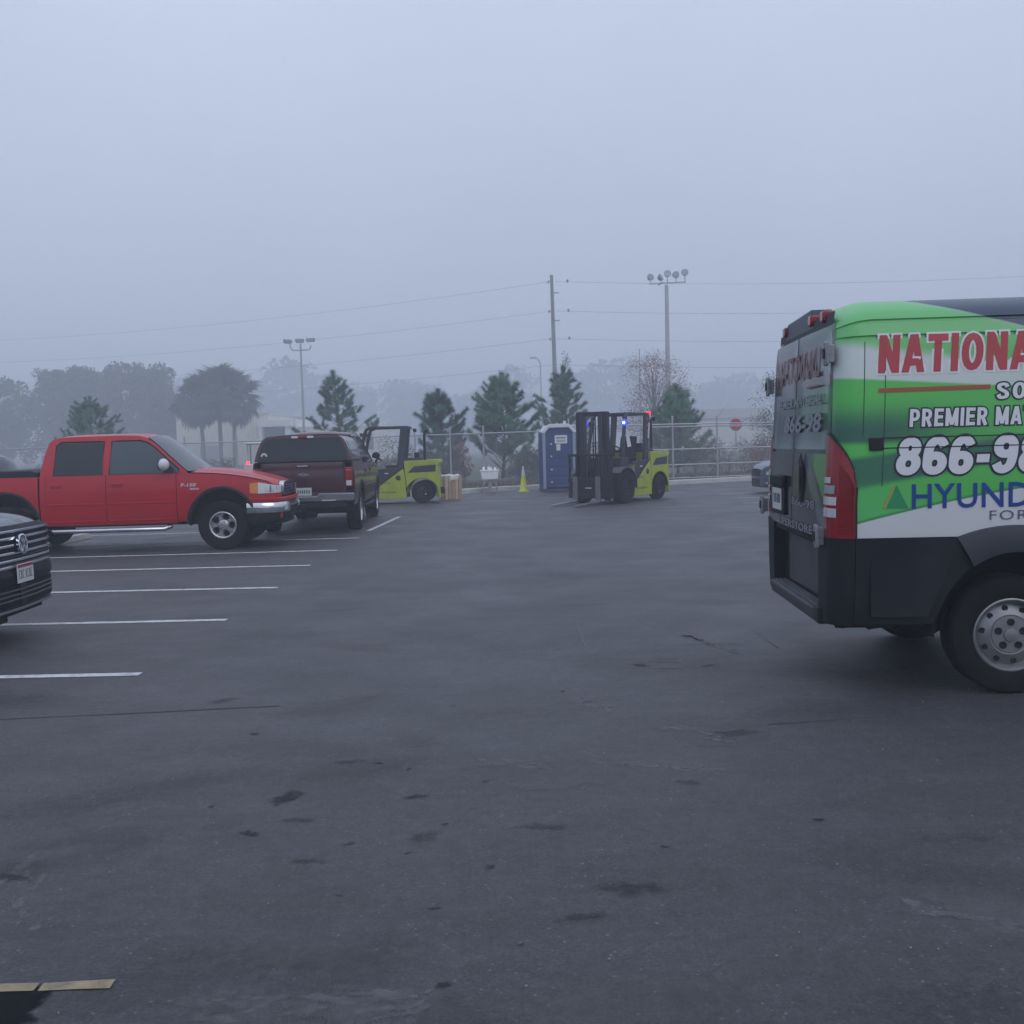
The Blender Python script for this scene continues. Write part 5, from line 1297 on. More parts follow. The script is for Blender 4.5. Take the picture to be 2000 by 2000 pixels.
# ------------------------------------------------------------------ pickups
def pickup(name, label, loc, yaw, P):
    t = thing(name, label, 'pickup truck', loc, yaw)
    pm = P['paint']; wb = P['wb']; XB = -wb - P['tail']; dz = P.get('dz', 0.0); r = P['r']
    W = [(0.44 + dz, 0.93), (0.56 + dz, 0.965), (0.80 + dz, 0.985), (1.0 + dz, 0.985), (1.15 + dz, 0.972), (1.31 + dz, 0.945)]
    GH = [(1.29 + dz, 0.935), (1.45 + dz, 0.885), (1.70 + dz, 0.79), (1.90 + dz, 0.70), (2.1 + dz, 0.62)]
    tap = lambda x: interp([(0.15, 0), (0.45, 0.012), (0.65, 0.04), (0.80, 0.085), (0.90, 0.15), (0.95, 0.22)], x)
    def yb(x, z): 
        groove = 0.006 if abs(z - (0.80 + dz)) < 0.012 else 0
        return smooth_interp(W, z) - tap(x) - groove
    yg = lambda x, z: smooth_interp(GH, z)
    belt = 1.30 + dz
    arch = [(0, r, P['aa'], P['ab']), (-wb, r, P['aa'], P['ab'])]
    ft = lambda x: smooth_interp([(-0.80, 1.30 + dz), (-0.3, 1.285 + dz), (0.2, 1.235 + dz), (0.6, 1.155 + dz), (0.85, 1.085 + dz), (0.95, 1.04 + dz)], x)
    cb = P.get('cab', -2.95)
    dr0, dr1, dr2 = cb + 0.09, cb + 1.07, -0.735
    for s in (-1, 1):
        side_panel(MB(), 0, 1, 0, 1, yb) if False else None
        mb = MB(); side_panel(mb, -0.728, 0.95, 0.50 + dz, ft, yb, arch, 0.07, 12, s); mb.build('front_fender', pm, t, smooth=35)
        for a, b, nm in ((dr1 + 0.005, dr2 - 0.004, 'front_door'), (dr0, dr1 - 0.004, 'rear_door')):
            mb = MB(); side_panel(mb, a, b, 0.475 + dz, belt, yb, (), 0.1, 16, s)
            d = mb.build(nm, pm, t, smooth=25)
            hx = a + 0.16
            for zm in (0.825 + dz, 0.545 + dz):
                m2 = MB(); m2.rows([[(x, s * (yb(x, zm) + o), zm + q) for q, o in ((-0.016, 0.0), (-0.010, 0.008), (0.008, 0.010), (0.016, 0.0))] for x in seq(a + 0.02, b - 0.02, 6)]); m2.build('body_molding', pm, d, smooth=30)
            MB().b(-0.095, 0.095, -0.012, 0.012, -0.03, 0.03).build('door_handle', P.get('handle', pm), d, loc=(hx + 0.02, s * (yb(hx, 1.14 + dz) + 0.012), 1.135 + dz), bevel=0.008)
        mb = MB(); side_panel(mb, cb, dr0 - 0.004, 0.475 + dz, belt, yb, (), 0.1, 12, s); mb.build('cab_corner', pm, t, smooth=25)
        mb = MB(); side_panel(mb, XB, cb - 0.03, 0.52 + dz, lambda x: P['rail'], yb, arch, 0.09, 14, s); bs = mb.build('bed_side', pm, t, smooth=30)
        mb = MB().b(XB + 0.03, cb - 0.03, min(s * 0.80, s * 0.925), max(s * 0.80, s * 0.925), P['rail'] - 0.012, P['rail'] + 0.018); mb.build('bed_rail', P.get('railm', M_BLK), bs, bevel=0.01)
        # greenhouse side
        zt = lambda x: smooth_interp([(cb, belt + 0.04), (cb + 0.03, belt + 0.22), (cb + 0.08, 1.80 + dz), (cb + 0.15, 1.895 + dz), (cb + 0.28, 1.935 + dz), (cb + 0.9, 1.95 + dz), (-1.45, 1.945 + dz), (-1.26, 1.905 + dz), (-1.1, 1.80 + dz), (-0.82, 1.55 + dz), (-0.55, belt + 0.015)], x)
        mb = MB(); side_panel(mb, cb, -0.55, belt - 0.005, zt, yg, (), 0.05, 12, s, lip=0.02); gh = mb.build('cab_side', pm, t, smooth=40)
        for x0, x1 in ((cb + 0.23, dr1 - 0.07), (dr1 + 0.06, -0.70)):
            mb = MB(); top = lambda x: min(zt(x) - 0.085, 1.845 + dz, 1.845 + dz - 0.0 + (x - x0 - 0.03) * 2.2 + 0.0 if x < x0 + 0.03 and x0 < dr1 - 0.5 else 9)
            side_panel(mb, x0, x1, belt + 0.012, top, lambda x, z: yg(x, z) + 0.004, (), 0.04, 8, s, lip=0.006)
            gl = mb.build('side_window', M_GLASS if x0 < dr1 - 0.5 else P.get('glass', M_GLASS), t, smooth=40)
            mb = MB(); path = [(x0 - 0.012, belt + 0.0)] + [(x, top(x) + 0.016) for x in seq(x0, x1, 12)] + [(x1 + 0.014, belt + 0.0)]
            mb.tube([(x, s * (yg(x, z) + 0.002), z) for x, z in path + [path[0]]], 0.012, 6, False); mb.build('window_seal', M_BLK, gl)
        # mirror
        mb = MB().b(-0.03, 0.03, -0.13, 0.0, -0.02, 0.03); mi = mb.build('mirror', M_BLK, t, loc=(-0.86, s * 0.955, 1.40 + dz)); mi.scale = (P.get('msc', 1),) * 3
        mb = MB().grid(lambda u, v: (lambda a, b: (0.085 * math.cos(b) * math.cos(a) - 0.0, 0.125 * math.sin(a) * math.cos(b), 0.10 * math.sin(b)))(2 * math.pi * u, math.pi * (v - 0.5)), 16, 10)
        mb.build('mirror_cap', P.get('mcap', M_WHT), mi, loc=(-0.03, s * 0.13, 0.05))
        MB().lathe([(0.0, 0.0), (0.085, 0.0), (0.09, 0.05), (0.07, 0.06)], 'x', n=18).build('mirror_glass', M_BLK, mi, loc=(-0.105, s * 0.13, 0.05))
        # arch lip
        for cx in (0, -wb):
            mb = MB(); a_, b_ = P['aa'], P['ab']
            mb.rows([[(cx + (a_ + q * 0.055) * math.cos(th), s * (yb(cx + a_ * math.cos(th), max(0.5 + dz, r + b_ * math.sin(th))) + o), r + (b_ + q * 0.055) * math.sin(th)) for q, o in ((-0.02, -0.10), (0, 0.012), (0.5, 0.022), (1, 0.002))] for th in [math.pi * (0.02 + 0.96 * k / 24) for k in range(25)]])
            mb.build('arch_lip', M_BLK, t, smooth=40)
            mb = MB(); mb.rows([[(cx + (a_ + 0.04) * math.cos(th), s * 0.55, r + (b_ + 0.04) * math.sin(th)), (cx + (a_ + 0.01) * math.cos(th), s * 0.93, r + (b_ + 0.01) * math.sin(th))] for th in [math.pi * k / 16 for k in range(17)]])
            mb.add([(cx + (a_ + .05) * math.cos(math.pi * k / 16), s * 0.56, r + (b_ + .05) * math.sin(math.pi * k / 16)) for k in range(17)], [tuple(range(17))]); mb.build('wheel_house', M_DARK, t)
        # step tube
        if P.get('step', True):
            mb = MB().tube([(cb + 0.12, s * 0.86, 0.42 + dz), (cb + 0.2, s * 0.97, 0.385 + dz), (-0.95, s * 0.97, 0.385 + dz), (-0.87, s * 0.86, 0.42 + dz)], 0.038, 10); mb.build('side_step', P.get('stepm', M_CHR), t, smooth=50)
    zt2 = zt
    # roof, glass, hood
    mb = MB(); mb.rows([[(x, v * yg(x, zt2(x)), zt2(x) + 0.045 * (1 - v * v) * min(1, max(0, 1))) for v in seq(-1, 1, 12)] for x in [cb + 0.13, cb + 0.16, cb + 0.2] + seq(cb + 0.28, -1.30, 14) + [-1.24]]); mb.build('roof', pm, t, smooth=40)
    mb = MB(); mb.rows([[(x + 0.16 * (1 - v * v) * (0.35 + 0.65 * (-1.24 - x) / -0.69), v * (yg(x, zt2(x)) - 0.01), zt2(x) + 0.02 + 0.04 * (1 - v * v) * (1 - (x + 1.24) / 0.69)) for v in seq(-1, 1, 14)] for x in seq(-1.235, -0.55, 10)]); mb.build('windscreen', M_GLASS2, t, smooth=50)
    mb = MB(); mb.rows([[(cb + (z - belt) * 0.2 - 0.0 + (0.02 if z > 1.85 + dz else 0), v * yg(0, z) * 0.97, z) for v in seq(-1, 1, 6)] for z in seq(belt, 1.90 + dz, 6)]); mb.build('rear_window', M_GLASS, t)
    def hood(x, v):
        e = 0.83 - tap(x) * 0.55
        return (x - (0.10 * v * v if x > 0.7 else 0) * (x - 0.7) / 0.25, v * e, ft(x) + 0.012 + (0.07 - 0.02 * max(0, x)) * (1 - abs(v) ** 3) - (0.012 if 0.80 < abs(v) < 0.9 else 0))
    mb = MB(); mb.rows([[hood(x, v) for v in [-1, -0.9, -0.84, -0.78, -0.6, -0.4, -0.2, 0, 0.2, 0.4, 0.6, 0.78, 0.84, 0.9, 1]] for x in [-0.52] + seq(-0.40, 0.90, 16) + [0.94, 0.955]]); mb.build('hood', pm, t, smooth=40)
    mb = MB(); mb.rows([[(x, v * 0.9, ft(x) - 0.01) for v in (-1, 1)] for x in (-0.75, -0.3)]); mb.build('cowl', M_BLK, t)
    for y0 in (-0.45, 0.25):
        MB().tube([(-0.42, y0, belt + 0.055), (-0.58, y0 + 0.25, belt + 0.10), (-0.62, y0 + 0.5, belt + 0.12)], 0.010, 5).build('wiper', M_BLK, t)
    # nose
    P['nose'](t, yb, tap, ft, dz)
    # bed floor, bulkhead, tail
    mb = MB().b(XB + 0.04, cb - 0.03, -0.90, 0.90, 0.70 + dz, 0.78 + dz).b(cb - 0.075, cb - 0.035, -0.9, 0.9, 0.7 + dz, P['rail'] - 0.01); mb.build('bed_floor', M_BLK, t)
    mb = MB(); 
    zz = seq(0.80 + dz * 0.6, P['rail'] - 0.005, 10)
    mb.rows([[(XB - 0.012 - 0.035 * math.sin(math.pi * (z - zz[0]) / (zz[-1] - zz[0])) ** 0.7 - (0.02 if z > zz[-1] - 0.06 else 0), y, z) for y in seq(-0.76, 0.76, 8)] for z in zz]); tg = mb.build('tailgate', pm, t, smooth=40)
    MB().b(XB - 0.005, XB + 0.05, -0.80, 0.80, 0.66 + dz, P['rail'] - 0.02).build('tail_closure', P.get('paint2', pm), t)
    P['tailf'](t, tg, yb, XB, dz)
    # chassis
    mb = MB().b(XB + 0.15, 0.72, -0.55, 0.55, 0.42 + dz, 0.70 + dz).b(cb, -0.70, -0.90, 0.90, 0.46 + dz, 0.62 + dz).b(-0.6, 0.6, -0.5, 0.5, 0.5, 1.1 + dz)
    mb.b(0.45, 0.86, -0.80, 0.80, 0.52 + dz, 0.95 + dz)
    mb.cyl((0, -0.7, r), (0, 0.7, r), 0.06).cyl((-wb, -0.7, r), (-wb, 0.7, r), 0.07).lathe([(0, -0.16), (0.14, -0.1), (0.17, 0), (0.14, 0.1), (0, 0.16)], 'y', (-wb, 0.05, r), 12)
    mb.build('chassis', M_DARK, t)
    mb = MB().b(cb + 0.06, -0.85, -0.82, 0.82, 0.6 + dz, 1.28 + dz).b(cb + 0.25, cb + 0.42, -0.7, 0.7, 1.28 + dz, 1.66 + dz).b(cb + 1.25, cb + 1.4, -0.68, -0.15, 1.28 + dz, 1.70 + dz).b(cb + 1.25, cb + 1.4, 0.15, 0.68, 1.28 + dz, 1.70 + dz).b(-0.95, -0.7, -0.7, 0.7, 1.1 + dz, 1.36 + dz)
    mb.build('cabin', mat('cabin_grey', (0.035, 0.036, 0.04), 0.8), t, bevel=0.03)
    for x in (0, -wb):
        for s in (-1, 1): put_wheel(t, x, s * P.get('track', 0.835), r, P['wheel'])
    return t

def red_nose(t, yb, tap, ft, dz):
    pr = MATS['truck_red']
    # grille
    mb = MB().prism([(-0.56, 0.88), (0.56, 0.88), (0.60, 0.93), (0.60, 1.07), (0.52, 1.115), (-0.52, 1.115), (-0.60, 1.07), (-0.60, 0.93)], 0.88, 0.965, 'yz'); gs = mb.build('grille_surround', M_CHR, t, bevel=0.015)
    MB().prism([(-0.50, 0.91), (0.50, 0.91), (0.545, 0.95), (0.545, 1.05), (0.48, 1.085), (-0.48, 1.085), (-0.545, 1.05), (-0.545, 0.95)], 0.95, 0.972, 'yz').build('grille', M_BLK, gs, bevel=0.006)
    for k in range(3): MB().b(0.965, 0.985, -0.52, 0.52, 0.95 + k * 0.045, 0.962 + k * 0.045).build('grille_bar', mat('grille_grey', (0.10, 0.10, 0.11), 0.4), gs)
    mb = MB().lathe([(0, 0.02), (0.035, 0.018), (0.04, 0)], 'x', n=20); mb.v = [(x, y * 2.2, z) for x, y, z in mb.v]; mb.build('badge', mat('badge_blue', (0.03, 0.05, 0.16), 0.3), gs, loc=(0.975, 0, 1.0))
    MB().b(0.80, 0.90, -0.86, 0.86, 0.85, 1.06).build('nose_panel', pr, t, bevel=0.03)
    for s in (-1, 1):
        def lampgrid(x0, x1, z0, z1, zs0, zs1, m, nm, par, o):
            mb = MB(); rws = []
            for k in range(9):
                x = x0 + (x1 - x0) * k / 8
                za = z0 + (zs0 - z0) * k / 8; zb_ = z1 + (zs1 - z1) * k / 8
                rws.append([(x, s * (yb(x, (za + zb_) / 2) - 0.02), za)] + [(x, s * (yb(x, z) + o), z) for z in seq(za, zb_, 5)] + [(x, s * (yb(x, (za + zb_) / 2) - 0.02), zb_)])
            mb.rows(rws); return mb.build(nm, m, par, smooth=50)
        hl = lampgrid(0.60, 0.945, 0.925, 1.112, 0.93, 1.045, M_CLR, 'headlamp', t, 0.010)
        lampgrid(0.70, 0.86, 0.95, 1.07, 0.95, 1.045, M_CHR, 'reflector', hl, 0.0125)
        lampgrid(0.47, 0.597, 0.935, 1.10, 0.925, 1.11, M_AMB, 'turn_signal', t, 0.012)
        MB().b(0.88, 0.955, min(s * 0.58, s * 0.80), max(s * 0.58, s * 0.80), 0.93, 1.05).build('headlamp_face', M_CLR, hl, bevel=0.01)
    # bumper
    def plan(u):
        return smooth_plan(u)
    pts = [(0.40, -0.955), (0.62, -0.955), (0.80, -0.93), (0.91, -0.86), (0.97, -0.72), (1.01, -0.45), (1.025, 0)]
    pts = pts + [(x, -y) for x, y in pts[-2::-1]]
    def ring(zs, m, nm, parent=t, back=0.05):
        mb = MB(); mb.rows([[(x - back if abs(y) < 0.9 else x, y * (1 if abs(y) < 0.9 else 0.95), zs[0][0])] + [(x + o * (1 if abs(y) < 0.9 else 0.2), y * (1 + o * (0.2 if abs(y) < 0.8 else 1)), z) for z, o in zs] + [(x - back if abs(y) < 0.9 else x, y * (1 if abs(y) < 0.9 else 0.95), zs[-1][0])] for x, y in pts])
        return mb.build(nm, m, parent, smooth=40)
    bp = ring([(0.585, -0.01), (0.60, 0.012), (0.68, 0.03), (0.76, 0.015), (0.775, 0.0)], M_CHR, 'front_bumper')
    ring([(0.785, 0.0), (0.795, 0.018), (0.835, 0.02), (0.85, 0.0)], pr, 'bumper_top', bp)
    ring([(0.40, -0.10), (0.48, -0.03), (0.575, -0.015)], M_BLK, 'valance', bp)
    for s in (-1, 1):
        mb = MB().lathe([(0, 0.03), (0.05, 0.028), (0.062, 0.012), (0.065, -0.03)], 'x', n=20); mb.v = [(x, y * 1.5, z) for x, y, z in mb.v]
        mb.build('fog_lamp', M_CLR, bp, loc=(0.985, s * 0.66, 0.68), rot=(0, 0, -s * -0.25))
        MB().b(-0.02, 0.10, -0.03, 0.03, -0.03, 0.03).build('tow_hook', M_BLK, bp, loc=(0.98, s * 0.42, 0.52), bevel=0.01)
    MB().b(1.035, 1.045, -0.16, 0.16, 0.62, 0.72).build('plate_bracket', M_BLK, bp)
    # badges on the fender
    chrm = mat('badge_chrome', (0.60, 0.61, 0.63), 0.3, 0.6)
    letters(t, 'fender_badge', 'F-150', -0.66, 1.075, 0.055, yb, chrm, 0.25, 0.02, 0.2, 0.006)
    MB().b(-0.51, -0.36, -(yb(-0.45, 1.05) + 0.006), -(yb(-0.45, 1.05) + 0.002), 1.02, 1.05).build('fender_badge', chrm, t)
    # black roll of the bed cover lying across the bed front
    mb = MB().prism([(-3.62, 1.275), (-3.02, 1.285), (-3.02, 1.37), (-3.10, 1.405), (-3.55, 1.405), (-3.66, 1.42), (-3.70, 1.36)], -0.90, 0.90); mb.build('bed_cover', mat('cover_black', (0.018, 0.019, 0.022), 0.7), t, bevel=0.015)

def plain_tail(t, tg, yb, XB, dz):
    for s in (-1, 1): MB().b(XB - 0.03, XB + 0.06, min(s * .79, s * .95), max(s * .79, s * .95), 0.88 + dz, 1.24 + dz).build('tail_lamp', M_RED, t, bevel=0.01)
    MB().b(XB - 0.14, XB - 0.03, -0.90, 0.90, 0.60 + dz, 0.78 + dz).build('rear_bumper', M_CHR, t, bevel=0.02)

def topper_tail(t, tg, yb, XB, dz):
    pm = MATS['truck_maroon']; RL = 1.395
    for s in (-1, 1):
        tl = MB().b(-0.05, 0.10, -0.072, 0.072, -0.19, 0.19).build('tail_lamp', M_RED, t, loc=(XB + 0.015, s * 0.868, 1.10), bevel=0.014)
        MB().b(-0.056, -0.04, -0.05, 0.05, -0.165, -0.07).build('reverse_lamp', M_CLR, tl, bevel=0.004)
        MB().b(-0.056, -0.04, -0.05, 0.05, 0.12, 0.15).build('lamp_strip', mat('lens_pink', (0.55, 0.10, 0.11), 0.2), tl)
    # bumper with plate
    mb = MB().prism([(-0.96, 0.64), (0.96, 0.64), (0.98, 0.70), (0.97, 0.80), (0.30, 0.80), (0.27, 0.75), (-0.27, 0.75), (-0.30, 0.80), (-0.97, 0.80), (-0.98, 0.70)], XB - 0.17, XB - 0.03, 'yz')
    bp = mb.build('rear_bumper', mat('bumper_brushed', (0.22, 0.22, 0.24), 0.35, 0.8), t, bevel=0.02)
    MB().b(XB - 0.12, XB + 0.1, -0.80, 0.80, 0.52, 0.64).build('bumper_valance', M_BLK, bp, bevel=0.02)
    MB().b(XB - 0.178, XB - 0.172, -0.62, -0.36, 0.655, 0.675).build('bumper_reflector', M_WHT, bp)
    MB().b(XB - 0.20, XB - 0.1, -0.07, 0.07, 0.50, 0.60).build('hitch', M_BLK, bp, bevel=0.01)
    pl = MB().b(-0.006, 0, -0.155, 0.155, -0.07, 0.08).build('license_plate', M_PLATE, t, loc=(XB - 0.06, 0.0, 0.83))
    mb = MB()
    for k in range(6): mb.b(-0.008, -0.0065, -0.12 + k * 0.042, -0.095 + k * 0.042, -0.03, 0.035)
    mb.build('plate_characters', mat('plate_green', (0.03, 0.12, 0.07), 0.5), pl)
    # tailgate trim
    mb = MB().b(-0.02, 0.02, -0.12, 0.12, -0.022, 0.022); mb.build('tailgate_handle', M_BLK, tg, loc=(XB - 0.055, 0.0, 1.33), bevel=0.008)
    MB().b(-0.026, -0.018, -0.105, 0.105, -0.012, 0.010).build('handle_trim', M_CHR, tg, loc=(XB - 0.055, 0.0, 1.33))
    mb = MB().tube([(XB - 0.056, 0.115 * math.cos(a), 1.13 + 0.05 * math.sin(a)) for a in [math.pi * (0.02 + 0.96 * k / 14) for k in range(15)]], 0.008, 6)
    bd = mb.build('badge_highlight', M_CHR, tg)  # chrome upper arc shaped as the highlight on the oval badge
    mb = MB().lathe([(0, 0.005), (1, 0.004), (1.02, 0)], 'x', n=24); mb.v = [(-x, y * 0.11, z * 0.045) for x, y, z in mb.v]; mb.build('badge', mat('badge_dark', (0.03, 0.03, 0.05), 0.3), tg, loc=(XB - 0.05, 0, 1.13))
    letters(t, 'badge_script', 'Ford', 0.062, 1.128, 0.04, lambda z, y: XB - 0.056, M_CHR, 0.125, 0.01, 0.3, 0.002, axis='rear')
    # canopy over the bed
    cf = -2.98; zt = 1.90
    yt = lambda z: interp([(RL, 0.93), (1.55, 0.90), (1.75, 0.83), (1.86, 0.76), (1.90, 0.68)], z)
    xb = lambda z: XB + 0.01 + (z - RL) * 0.20
    zs = [RL + 0.03, 1.5, 1.6, 1.7, 1.78, 1.84, 1.875, 1.90]
    mb = MB()
    for s in (-1, 1): mb.rows([[(xb(z) + (cf - xb(z)) * u, s * yt(z), z) for z in zs] for u in seq(0, 1, 8)])
    mb.rows([[(xb(1.9) + (cf - xb(1.9)) * u, v * yt(1.9), 1.90 + 0.035 * (1 - v * v)) for v in seq(-1, 1, 8)] for u in seq(0, 1, 6)])
    mb.rows([[(xb(z), v * yt(z), z) for v in (-1, 1)] for z in zs]); mb.rows([[(xb(1.9), v * yt(1.9), 1.9 + q * 0.035 * (1 - v * v)) for v in seq(-1, 1, 8)] for q in (0, 1)])
    cp = mb.build('canopy', pm, t, smooth=35)
    mb = MB(); mb.rows([[(xb(z) - 0.012, v * (yt(z) - 0.06), z) for v in seq(-1, 1, 6)] for z in seq(RL + 0.02, 1.865, 6)]); gl = mb.build('rear_glass', M_GLASS, cp)
    MB().b(XB - 0.02, XB + 0.03, -0.86, 0.86, RL + 0.005, RL + 0.04).build('glass_frame', M_BLK, cp, bevel=0.006)
    bl = MB().b(-0.03, 0.02, -0.20, 0.20, -0.022, 0.022).build('brake_light', M_RED, cp, loc=(xb(1.88) - 0.02, 0, 1.885), bevel=0.006)
    for s in (-1, 1): MB().b(-0.036, 0.02, -0.06, 0.06, -0.02, 0.02).build('cargo_light', M_CLR, bl, loc=(0, s * 0.15, 0))
    mb = MB().lathe([(0.028, 0.0), (0.03, 0.004), (0.062, 0.004), (0.064, 0.0)], 'x', n=24); mb.v = [(-x, y, z) for x, y, z in mb.v]
    mb.build('round_sticker', M_WHT, gl, loc=(xb(1.55) - 0.013, 0.74, 1.53))
    for s in (-1, 1):
        mb = MB(); mb.rows([[(xb(z) + 0.25 + u * 1.1, s * (yt(z) + 0.004), z) for z in seq(1.50, 1.80, 5)] for u in seq(0, 1, 4)]); mb.build('canopy_window', M_GLASS, cp)

def maroon_nose(t, yb, tap, ft, dz):
    MB().b(0.84, 0.98, -0.62, 0.62, 0.82 + dz, 1.10 + dz).build('grille', M_CHR, t, bevel=0.02)
    MB().b(0.80, 1.06, -0.95, 0.95, 0.52 + dz, 0.76 + dz).build('front_bumper', M_CHR, t, bevel=0.04)
    for s in (-1, 1): MB().b(0.74, 0.95, min(s * .62, s * .9), max(s * .62, s * .9), 0.86 + dz, 1.08 + dz).build('headlamp', M_CLR, t, bevel=0.03)

mat('truck_red', (0.43, 0.005, 0.012), 0.36, coat=0.25, var=0.05, vscale=1.5, dirt=(0.20, 0.012, 0.016), dscale=1.2, damt=0.5)
mat('truck_maroon', (0.055, 0.012, 0.018), 0.3, coat=0.6, var=0.1, vscale=2)
_r, _w, _rr = 0.415, 0.29, 0.222
_ws = (tyre_mesh(_r, _w, _rr), [('rim', rim_spoked(_rr, _w, 5, 0.40)), ('brake', rim_back(_rr, _w))])
pickup('pickup_truck', 'red crew cab pickup with black roll in its open bed, parked broadside', (-4.875, 17.57, 0), R(3),
       dict(paint=MATS['truck_red'], wb=3.52, tail=1.22, r=_r, aa=0.545, ab=0.60, rail=1.275, wheel=_ws, nose=red_nose, tailf=plain_tail, glass=M_GLASS2, railm=MATS['truck_red']))
_r2 = 0.405
_ws2 = (tyre_mesh(_r2, 0.28, 0.24), [('rim', rim_spoked(0.24, 0.28, 6, 0.36, M_CHR)), ('brake', rim_back(0.24, 0.28))])
pickup('pickup_truck', 'dark maroon pickup with a hard canopy over its bed, tail lamps showing', (-4.21, 24.04, 0), R(92.6),
       dict(paint=MATS['truck_maroon'], wb=3.68, tail=1.16, r=_r2, aa=0.53, ab=0.57, dz=0.04, rail=1.395, cab=-2.95, wheel=_ws2, nose=maroon_nose, tailf=topper_tail, mcap=M_BLK, msc=0.75, stepm=M_BLK))
# ------------------------------------------------------------------ cars
def sedan(name, label, loc, yaw, paint, L=4.7, H=1.47, hw=0.92, hoodz=0.98, belt=0.95, glass=None, front=None, wheelr=0.33, ws=None, cabx=(-3.55, -2.75, -1.25, -0.35), cat='car', rear_h=None):
    """a car with its front axle at the origin; cabx = rear glass base, roof rear, roof front, windscreen base"""
    t = thing(name, label, cat, loc, yaw)
    wb = L * 0.585; xf = L * 0.195; xr = xf - L
    c0, c1, c2, c3 = cabx
    rz = rear_h or belt + 0.06
    def top(x):
        return smooth_interp([(xr, rz - 0.10), (xr + 0.15, rz), (c0, rz + 0.0), (c3, hoodz + 0.03), (c3 + 0.5, hoodz), (xf - 0.35, hoodz - 0.10), (xf - 0.08, hoodz - 0.20), (xf, hoodz - 0.32)], x)
    def plan(x):
        return interp([(xr, 0.30), (xr + 0.06, 0.16), (xr + 0.2, 0.07), (xr + 0.6, 0.01), (xf - 1.0, 0.0), (xf - 0.45, 0.05), (xf - 0.2, 0.13), (xf - 0.07, 0.25), (xf, 0.42)], x)
    def yb(x, z): return hw - plan(x) - 0.10 * max(0, (z - 0.75)) ** 1.2 - 0.05 * max(0, 0.5 - z) + (0.010 if abs(z - 0.72) < 0.03 else 0)
    a_ = wheelr + 0.05; arch = [(0, wheelr, a_, a_), (-wb, wheelr, a_, a_)]
    for s in (-1, 1):
        mb = MB(); side_panel(mb, xr, xf, 0.24, lambda x: top(x) - 0.015, yb, arch, 0.08, 12, s); mb.build('body_side', paint, t, smooth=35)
        for cx in (0, -wb):
            mb = MB(); mb.rows([[(cx + a_ * 1.03 * math.cos(th), s * 0.5, wheelr + a_ * 1.03 * math.sin(th)), (cx + a_ * 1.01 * math.cos(th), s * (hw - 0.04), wheelr + a_ * 1.01 * math.sin(th))] for th in [math.pi * k / 14 for k in range(15)]]); mb.build('wheel_house', M_DARK, t)
        zr = lambda x: smooth_interp([(c0, belt), (c1, H - 0.06), ((c1 + c2) / 2, H - 0.02), (c2, H - 0.07), (c3, belt)], x)
        yr = lambda x, z: yb(-1.6, belt) - 0.02 - 0.30 * max(0, z - belt)
        mb = MB(); side_panel(mb, c0, c3, belt - 0.03, lambda x: zr(x), yr, (), 0.06, 8, s, lip=0.01); mb.build('cab_side', paint, t, smooth=40)
        mid = (c1 + c2) / 2 - 0.05
        for x0, x1 in ((c0 + 0.30, mid - 0.035), (mid + 0.035, c3 - 0.28)):
            mb = MB(); side_panel(mb, x0, x1, belt + 0.015, lambda x: zr(x) - 0.055, lambda x, z: yr(x, z) + 0.004, (), 0.05, 6, s, lip=0.004); mb.build('side_window', glass or M_GLASS, t, smooth=40)
        MB().b(-0.06, 0.05, -0.09, 0.09, -0.05, 0.06).build('mirror', paint, t, loc=(c3 - 0.32, s * (hw + 0.06), belt + 0.08), bevel=0.025)
    mb = MB(); mb.rows([[(x, v * (yb(x, top(x)) - 0.004), top(x) - 0.015 + 0.045 * (1 - v ** 4)) for v in seq(-1, 1, 12)] for x in seq(c3 - 0.05, xf - 0.02, 16)]); mb.build('hood', paint, t, smooth=40)
    mb = MB(); mb.rows([[(x, v * (yb(x, top(x)) - 0.004), top(x) - 0.015 + 0.03 * (1 - v ** 4)) for v in seq(-1, 1, 8)] for x in seq(xr, c0 + 0.05, 8)]); mb.build('trunk_lid', paint, t, smooth=40)
    mb = MB(); mb.rows([[(x, v * yr(x, zr(x)), zr(x) + 0.03 * (1 - v * v)) for v in seq(-1, 1, 10)] for x in seq(c1 - 0.02, c2 + 0.02, 10)]); mb.build('roof', paint, t, smooth=40)
    mb = MB(); mb.rows([[(x + 0.10 * (1 - v * v), v * yr(x, zr(x)), zr(x) + 0.008) for v in seq(-1, 1, 10)] for x in seq(c2, c3 + 0.03, 6)]); mb.build('windscreen', glass or M_GLASS, t, smooth=40)
    mb = MB(); mb.rows([[(x - 0.06 * (1 - v * v), v * yr(x, zr(x)), zr(x) + 0.008) for v in seq(-1, 1, 8)] for x in seq(c0 - 0.02, c1, 6)]); mb.build('rear_window', glass or M_GLASS, t, smooth=40)
    mb = MB(); mb.rows([[(xr + 0.01, v * (hw - 0.31), z) for v in (-1, 1)] for z in (0.28, rz - 0.11)]); mb.build('tail_panel', paint, t)
    mb = MB().b(xr + 0.1, xf - 0.12, -hw + 0.22, hw - 0.22, 0.20, 0.42).b(xf - 0.6, xf - 0.06, -hw + 0.3, hw - 0.3, 0.3, hoodz - 0.34).b(c0 + 0.3, c3 - 0.3, -hw + 0.15, hw - 0.15, 0.4, belt); mb.build('floor_pan', M_DARK, t)
    if front: front(t, xf, hw, hoodz, yb)
    ws = ws or (tyre_mesh(wheelr, 0.22, wheelr * 0.64), [('rim', rim_spoked(wheelr * 0.64, 0.22, 5, 0.3)), ('brake', rim_back(wheelr * 0.64, 0.22))])
    for x in (0, -wb):
        for s in (-1, 1): put_wheel(t, x, s * (hw - 0.12), wheelr, ws)
    return t
